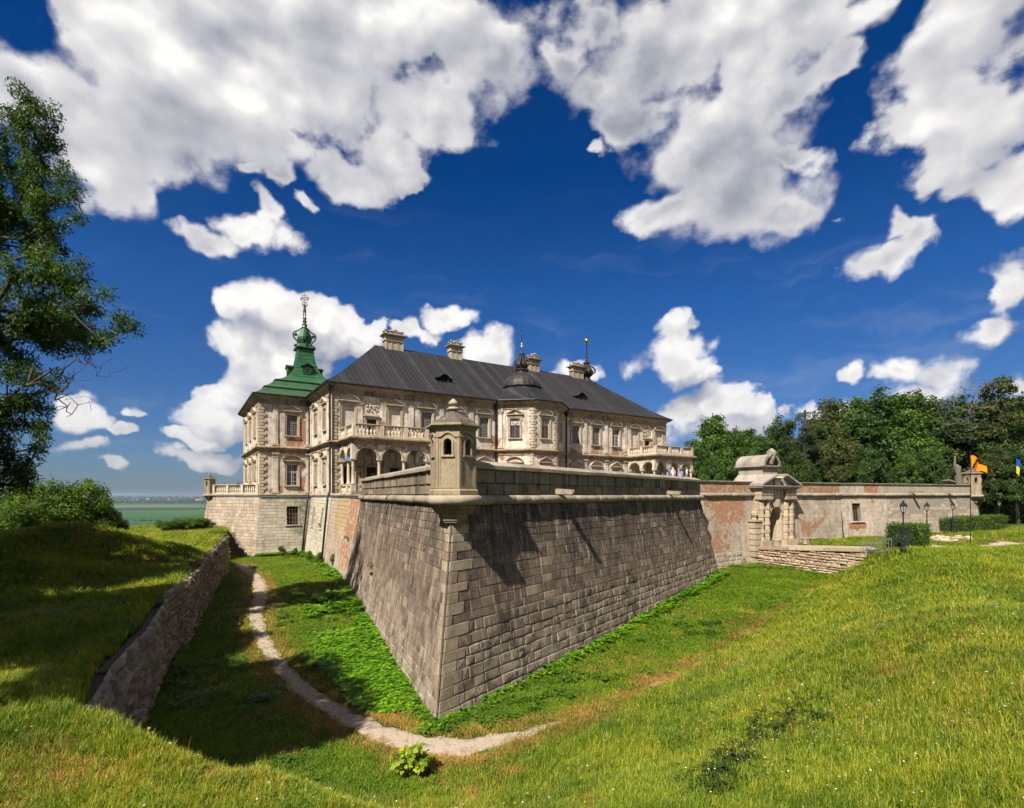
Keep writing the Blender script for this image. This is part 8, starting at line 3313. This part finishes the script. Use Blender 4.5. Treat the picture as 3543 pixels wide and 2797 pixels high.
# wild flowers
def bloom(name, col, r, h, petals):
    m = MB()
    m.tube([(0, 0, 0), (.01, .005, h)], .0035, 4)
    m.cur_m = 1
    for k in range(petals):
        a = 2 * math.pi * k / petals
        a2 = a + math.pi / petals
        a0 = a - math.pi / petals
        m.poly([(.01, .005, h + .002), (.01 + r * .6 * math.cos(a0), .005 + r * .6 * math.sin(a0), h + .006), (.01 + r * math.cos(a), .005 + r * math.sin(a), h + .004), (.01 + r * .6 * math.cos(a2), .005 + r * .6 * math.sin(a2), h + .006)])
    me = m.mesh(name, [M_MEADOW, flat(name + "_petal", col, .7, var=.08)])
    return bpy.data.objects.new(name, me)


for nm, col, r, h, pn, N, lab, reg in (("white_flowers", (.80, .80, .76), .018, .28, 9, 80, "scattered small white wild flowers in the grass", None), ("yellow_flowers", (.75, .50, .02), .017, .25, 6, 230, "scattered small yellow wild flowers in the grass", None),
                                       ("purple_flowers", (.48, .24, .58), .022, .36, 8, 30, "a few purple wild flowers in the near grass", None), ("clover_heads", (.62, .48, .38), .014, .18, 7, 420, "pale clover heads in the right foreground grass", "right")):
    fl = [bloom(nm, col, r, h, pn)]
    ids_ = np.nonzero((kind == 0) & (dist_c < 34) & ((PP[:, 0] > 5) if reg else True))[0]
    w_ = np.clip(_vnoise(PP[ids_, 0], PP[ids_, 1], 2.5, len(nm)) + .1, 0, 1) + .02
    ch = rgx.choice(ids_, min(N, len(ids_)), replace=False, p=w_ / w_.sum())
    s = np.clip(dist_c[ch] / 11, .9, 2.2)
    scatter(nm, P3[ch], np.column_stack([s, s, np.minimum(s, 1.3)]), fl, lab, rgx)

# seed stalks standing above the near meadow
t_st = [tuft("seed_stalk", 3, .52, .0042, .05, M_DRYG, rgx, droop=.35) for _ in range(3)]
ids_ = np.nonzero((kind == 0) & (dist_c < 26))[0]
w_ = np.clip(_vnoise(PP[ids_, 0], PP[ids_, 1], 3.0, 83) + .15, 0, 1) + .01
ch = rgx.choice(ids_, 1500, replace=False, p=w_ / w_.sum())
s = np.clip(dist_c[ch] / 12, .8, 1.7) * rgx.uniform(.6, 1.1, len(ch))
scatter("seed_stalks", P3[ch], np.column_stack([s, s, np.minimum(s, 1.1)]), t_st, "thin straw-coloured seed stalks above the near grass", rgx)
# pebbles and crumbs of earth on the trodden path
pb = []
for k in range(2):
    m = MB()
    m.lathe([(.016, 0), (.026, .008), (.018, .020), (.006, .024)], (0, 0, 0), 6, cap=True, sx=1.3 - .4 * k)
    pb.append(bpy.data.objects.new("pebble", m.mesh("pebble", M_RUBBLE)))
sm_, ws_ = PATHS[0]
k = rgx.integers(0, len(sm_) - 1, 1500)
q_ = sm_[k] + rgx.normal(size=(1500, 2)) * (ws_[k] * .30)[:, None]
s = rgx.uniform(.4, 1.25, 1500)
scatter("pebbles", np.column_stack([q_, height(q_[:, 0], q_[:, 1]) + .03]), np.column_stack([s, s, s]), pb, "small pebbles strewn on the trodden path", rgx)

# young maple at the path, with reddish tips
vp = hit(1420, 2690)
rg_ = np.random.default_rng(300)
M_MAPLE = leaf_mat("young_maple_leaf", [(0.1, (0.085, 0.153, 0.010)), (0.5, (0.190, 0.306, 0.014)), (0.75, (0.456, 0.432, 0.024)), (0.95, (0.722, 0.234, 0.024))], trans=.4)
mp = tree_parts([(0, 0, .42, .50, .50, .22), (.1, 0, .72, .34, .34, .2), (-.25, 0, .55, .3, .3, .2), (.35, 0, .5, .25, .25, .15)], 60, 7, .10, .20, .022, rg_, .75, M_MAPLE, aspect=.85, up=1.2, shell=.4)
plant_tree("young_maple", vp, mp, "young maple bush with yellow and reddish leaves beside the path", "bush")
# young trees against the palace base
rg_ = np.random.default_rng(301)
sap = tree_parts([(0, 0, 1.1, .55, .55, .7), (.3, 0, 1.8, .4, .4, .4)], 50, 26, .22, .20, .03, rg_, 1.9, M_BUSH, aspect=.6)
for (px, py, Y, sc_, lab) in ((1163, 1990, 55, 1.25, "sapling growing at the foot of the stained moat wall"), (978, 1935, 66, .85, "small shrub at the foot of the tower base wall"), (1018, 1935, 66, .7, "shrub in the corner below the tower downpipe"), (1105, 1945, 60, .8, "small shrub where the palace base meets the stained wall"), (1070, 1940, 62, .75, "scrubby shrub below the two narrow windows")):
    p = at(px, py, Y)
    plant_tree("shrub", (p.x, p.y, hz(p.x, p.y)), sap, lab, "shrub", "shrubs at the palace foot", rot=px, sc=(sc_ * .8,) * 3)
rg_ = np.random.default_rng(302)
for (F, s_, z_, lab) in ((F_JB, 13.2, -4.3, "green plant rooted in the bared brick"), (BL, SLIT_S, -5.15, "weed growing on the loophole sill"), (F_EB, 8.45, -3.9, "plant growing out of the palace base window")):
    p = F(s_, z_, .1)
    V, F_, tn = leaf_quads(np.array([tuple(p + Vector((0, 0, .2)))]), 60, .35, .16, rg_, aspect=.6)
    o = make("wall_plant", np_mesh("wall_plant", V, F_, M_BUSH, rnd=tn))
    tag(o, lab, "plant", None, "thing")

# ------------------------------------------------------------------ the far plain: village, field strips, tree rows
M_FARTREE = flat("distant_trees", (.020, .040, .022), .95, var=.4, scale=.02)
M_HOUSE = flat("whitewashed_wall", (.72, .70, .66), .9, var=.1)
M_RED = flat("far_tile_roof", (.30, .13, .08), .9)


def plain_pt(px, py):
    k = (HY - py) / FPX
    Y = -60 / k
    for _ in range(6):
        Y = hz((px - CX) / FPX * Y, Y) / k
    return (px - CX) / FPX * Y, Y


vil = [(690, 1735, 70, 'long white barn in the far village, widest of its white buildings'), (720, 1731, 30, 'white house right of the long barn in the far village'), (655, 1731, 24, 'small white house left of the long barn in the far village'), (745, 1733, 26, 'pale house near the right end of the far village'), (612, 1733, 30, 'pale house in the middle of the far village'),
       (560, 1735, 26, 'pale house left of the village middle'), (510, 1731, 34, 'low white building left in the far village'), (470, 1733, 36, 'leftmost low white building of the far village'), (708, 1728, 22, 'small white house farthest back in the village'), (585, 1730, 22, 'tiny pale house behind the village middle'),
       (860, 1738, 30, 'white house far off close beside the terrace bastion')]
for (px, py, w, lab) in vil:
    x, y = plain_pt(px, py)
    z = hz(x, y)
    hgt = w * .16 + 4.5
    t = thing("far_house", (x, y, z), lab, "house", "houses of the far village")
    m = MB()
    m.box(x - w / 2, x + w / 2, y - 6, y + 6, z - 1, z + hgt)
    m.build("wall", M_HOUSE, t)
    m = MB()
    m.hexa([(x - w / 2 - 1, y - 7, z + hgt), (x + w / 2 + 1, y - 7, z + hgt), (x + w / 2 + 1, y + 7, z + hgt), (x - w / 2 - 1, y + 7, z + hgt), (x - w / 2, y - .4, z + hgt * 1.6), (x + w / 2, y - .4, z + hgt * 1.6), (x + w / 2, y + .4, z + hgt * 1.6), (x - w / 2, y + .4, z + hgt * 1.6)])
    m.build("roof", M_RED if len(lab) % 2 else M_HOUSE, t)
# rows of far trees
rgf = np.random.default_rng(60)
rowsV, rowsF, off_ = [], [], 0


def clump(x, y, z, r):
    global off_
    n = 7
    V = []
    for j, (rr, zz_) in enumerate(((1.0, 0.0), (1.15, .5), (.85, 1.05), (.35, 1.4))):
        for k in range(n):
            a = 2 * math.pi * k / n
            q = r * rr * rgf.uniform(.75, 1.25)
            V.append((x + q * math.cos(a), y + q * math.sin(a), z + r * zz_ * rgf.uniform(.85, 1.15)))
    F = [(j * n + k, j * n + (k + 1) % n, (j + 1) * n + (k + 1) % n, (j + 1) * n + k) for j in range(3) for k in range(n)] + [(3 * n, 3 * n + 1, 3 * n + 3, 3 * n + 5)]
    rowsV.append(np.array(V))
    rowsF.append(np.array(F) + off_)
    off_ += len(V)


for (x0, x1, py, n, r) in ((395, 800, 1741, 150, 9), (395, 800, 1733, 140, 14), (395, 820, 1727, 150, 22), (480, 560, 1738, 40, 12), (600, 720, 1800, 120, 3.2), (380, 720, 1803, 30, 2.6), (560, 730, 1737, 60, 10)):
    for i in range(n):
        px = rgf.uniform(x0, x1)
        x, y = plain_pt(px, py + rgf.uniform(-1.2, 1.2))
        clump(x, y, hz(x, y) - 1, r * rgf.uniform(.6, 1.4))
o = make("far_treeline", np_mesh("far_treeline", np.concatenate(rowsV), np.concatenate(rowsF), M_FARTREE))
tag(o, "dark rows of trees between the fields of the far plain", kind="stuff")
# wooded ridge along the horizon
m = MB()
rows = []
for a in np.linspace(-1.2, 1.2, 90):
    d = 24000
    x, y = d * math.sin(a), d * math.cos(a)
    h_ = 75 + 45 * math.sin(a * 9) + 25 * math.sin(a * 23 + 1)
    rows.append([(x, y, -80), (x, y, -60 + h_ * .8), (x * 1.06, y * 1.06, -60 + h_), (x * 1.4, y * 1.4, -90)])
m.smooth = True
m.grid(rows)
tag(m.build("hills", M_FARTREE), "low dark wooded ridge along the horizon", kind="structure")
for (pts_, col, nm) in (([(540, 1808), (720, 1812), (722, 1822), (560, 1816)], (.30, .30, .16), "pale stubble strip below the green field"), ([(400, 1726.5), (560, 1726.5), (570, 1728.5), (400, 1728.5)], (.32, .26, .17), "pale ploughed strip left of the far village")):
    q = [plain_pt(*p) for p in pts_]
    m = MB()
    m.poly([(x, y, hz(x, y) + 1.2) for x, y in q])
    tag(m.build("field", flat("field_" + nm.split()[1], col, .95, var=.1, scale=.01)), nm, kind="structure")


# ------------------------------------------------------------------ the air between: thin even haze
hm = bpy.data.materials.new("thin_haze")
hm.use_nodes = True
hg = G(hm.node_tree)
pv = hg.node('ShaderNodeVolumePrincipled', {'Color': (0.40, 0.50, 0.64, 1), 'Density': 0.00006, 'Anisotropy': 0.2})
hg.node('ShaderNodeOutputMaterial', {'Volume': pv.outputs[0]})
m = MB()
m.box(-90000, 90000, -90000, 90000, -130, 42)
o = m.build("haze", hm)
tag(o, "thin bluish haze over the far plain", kind="stuff")
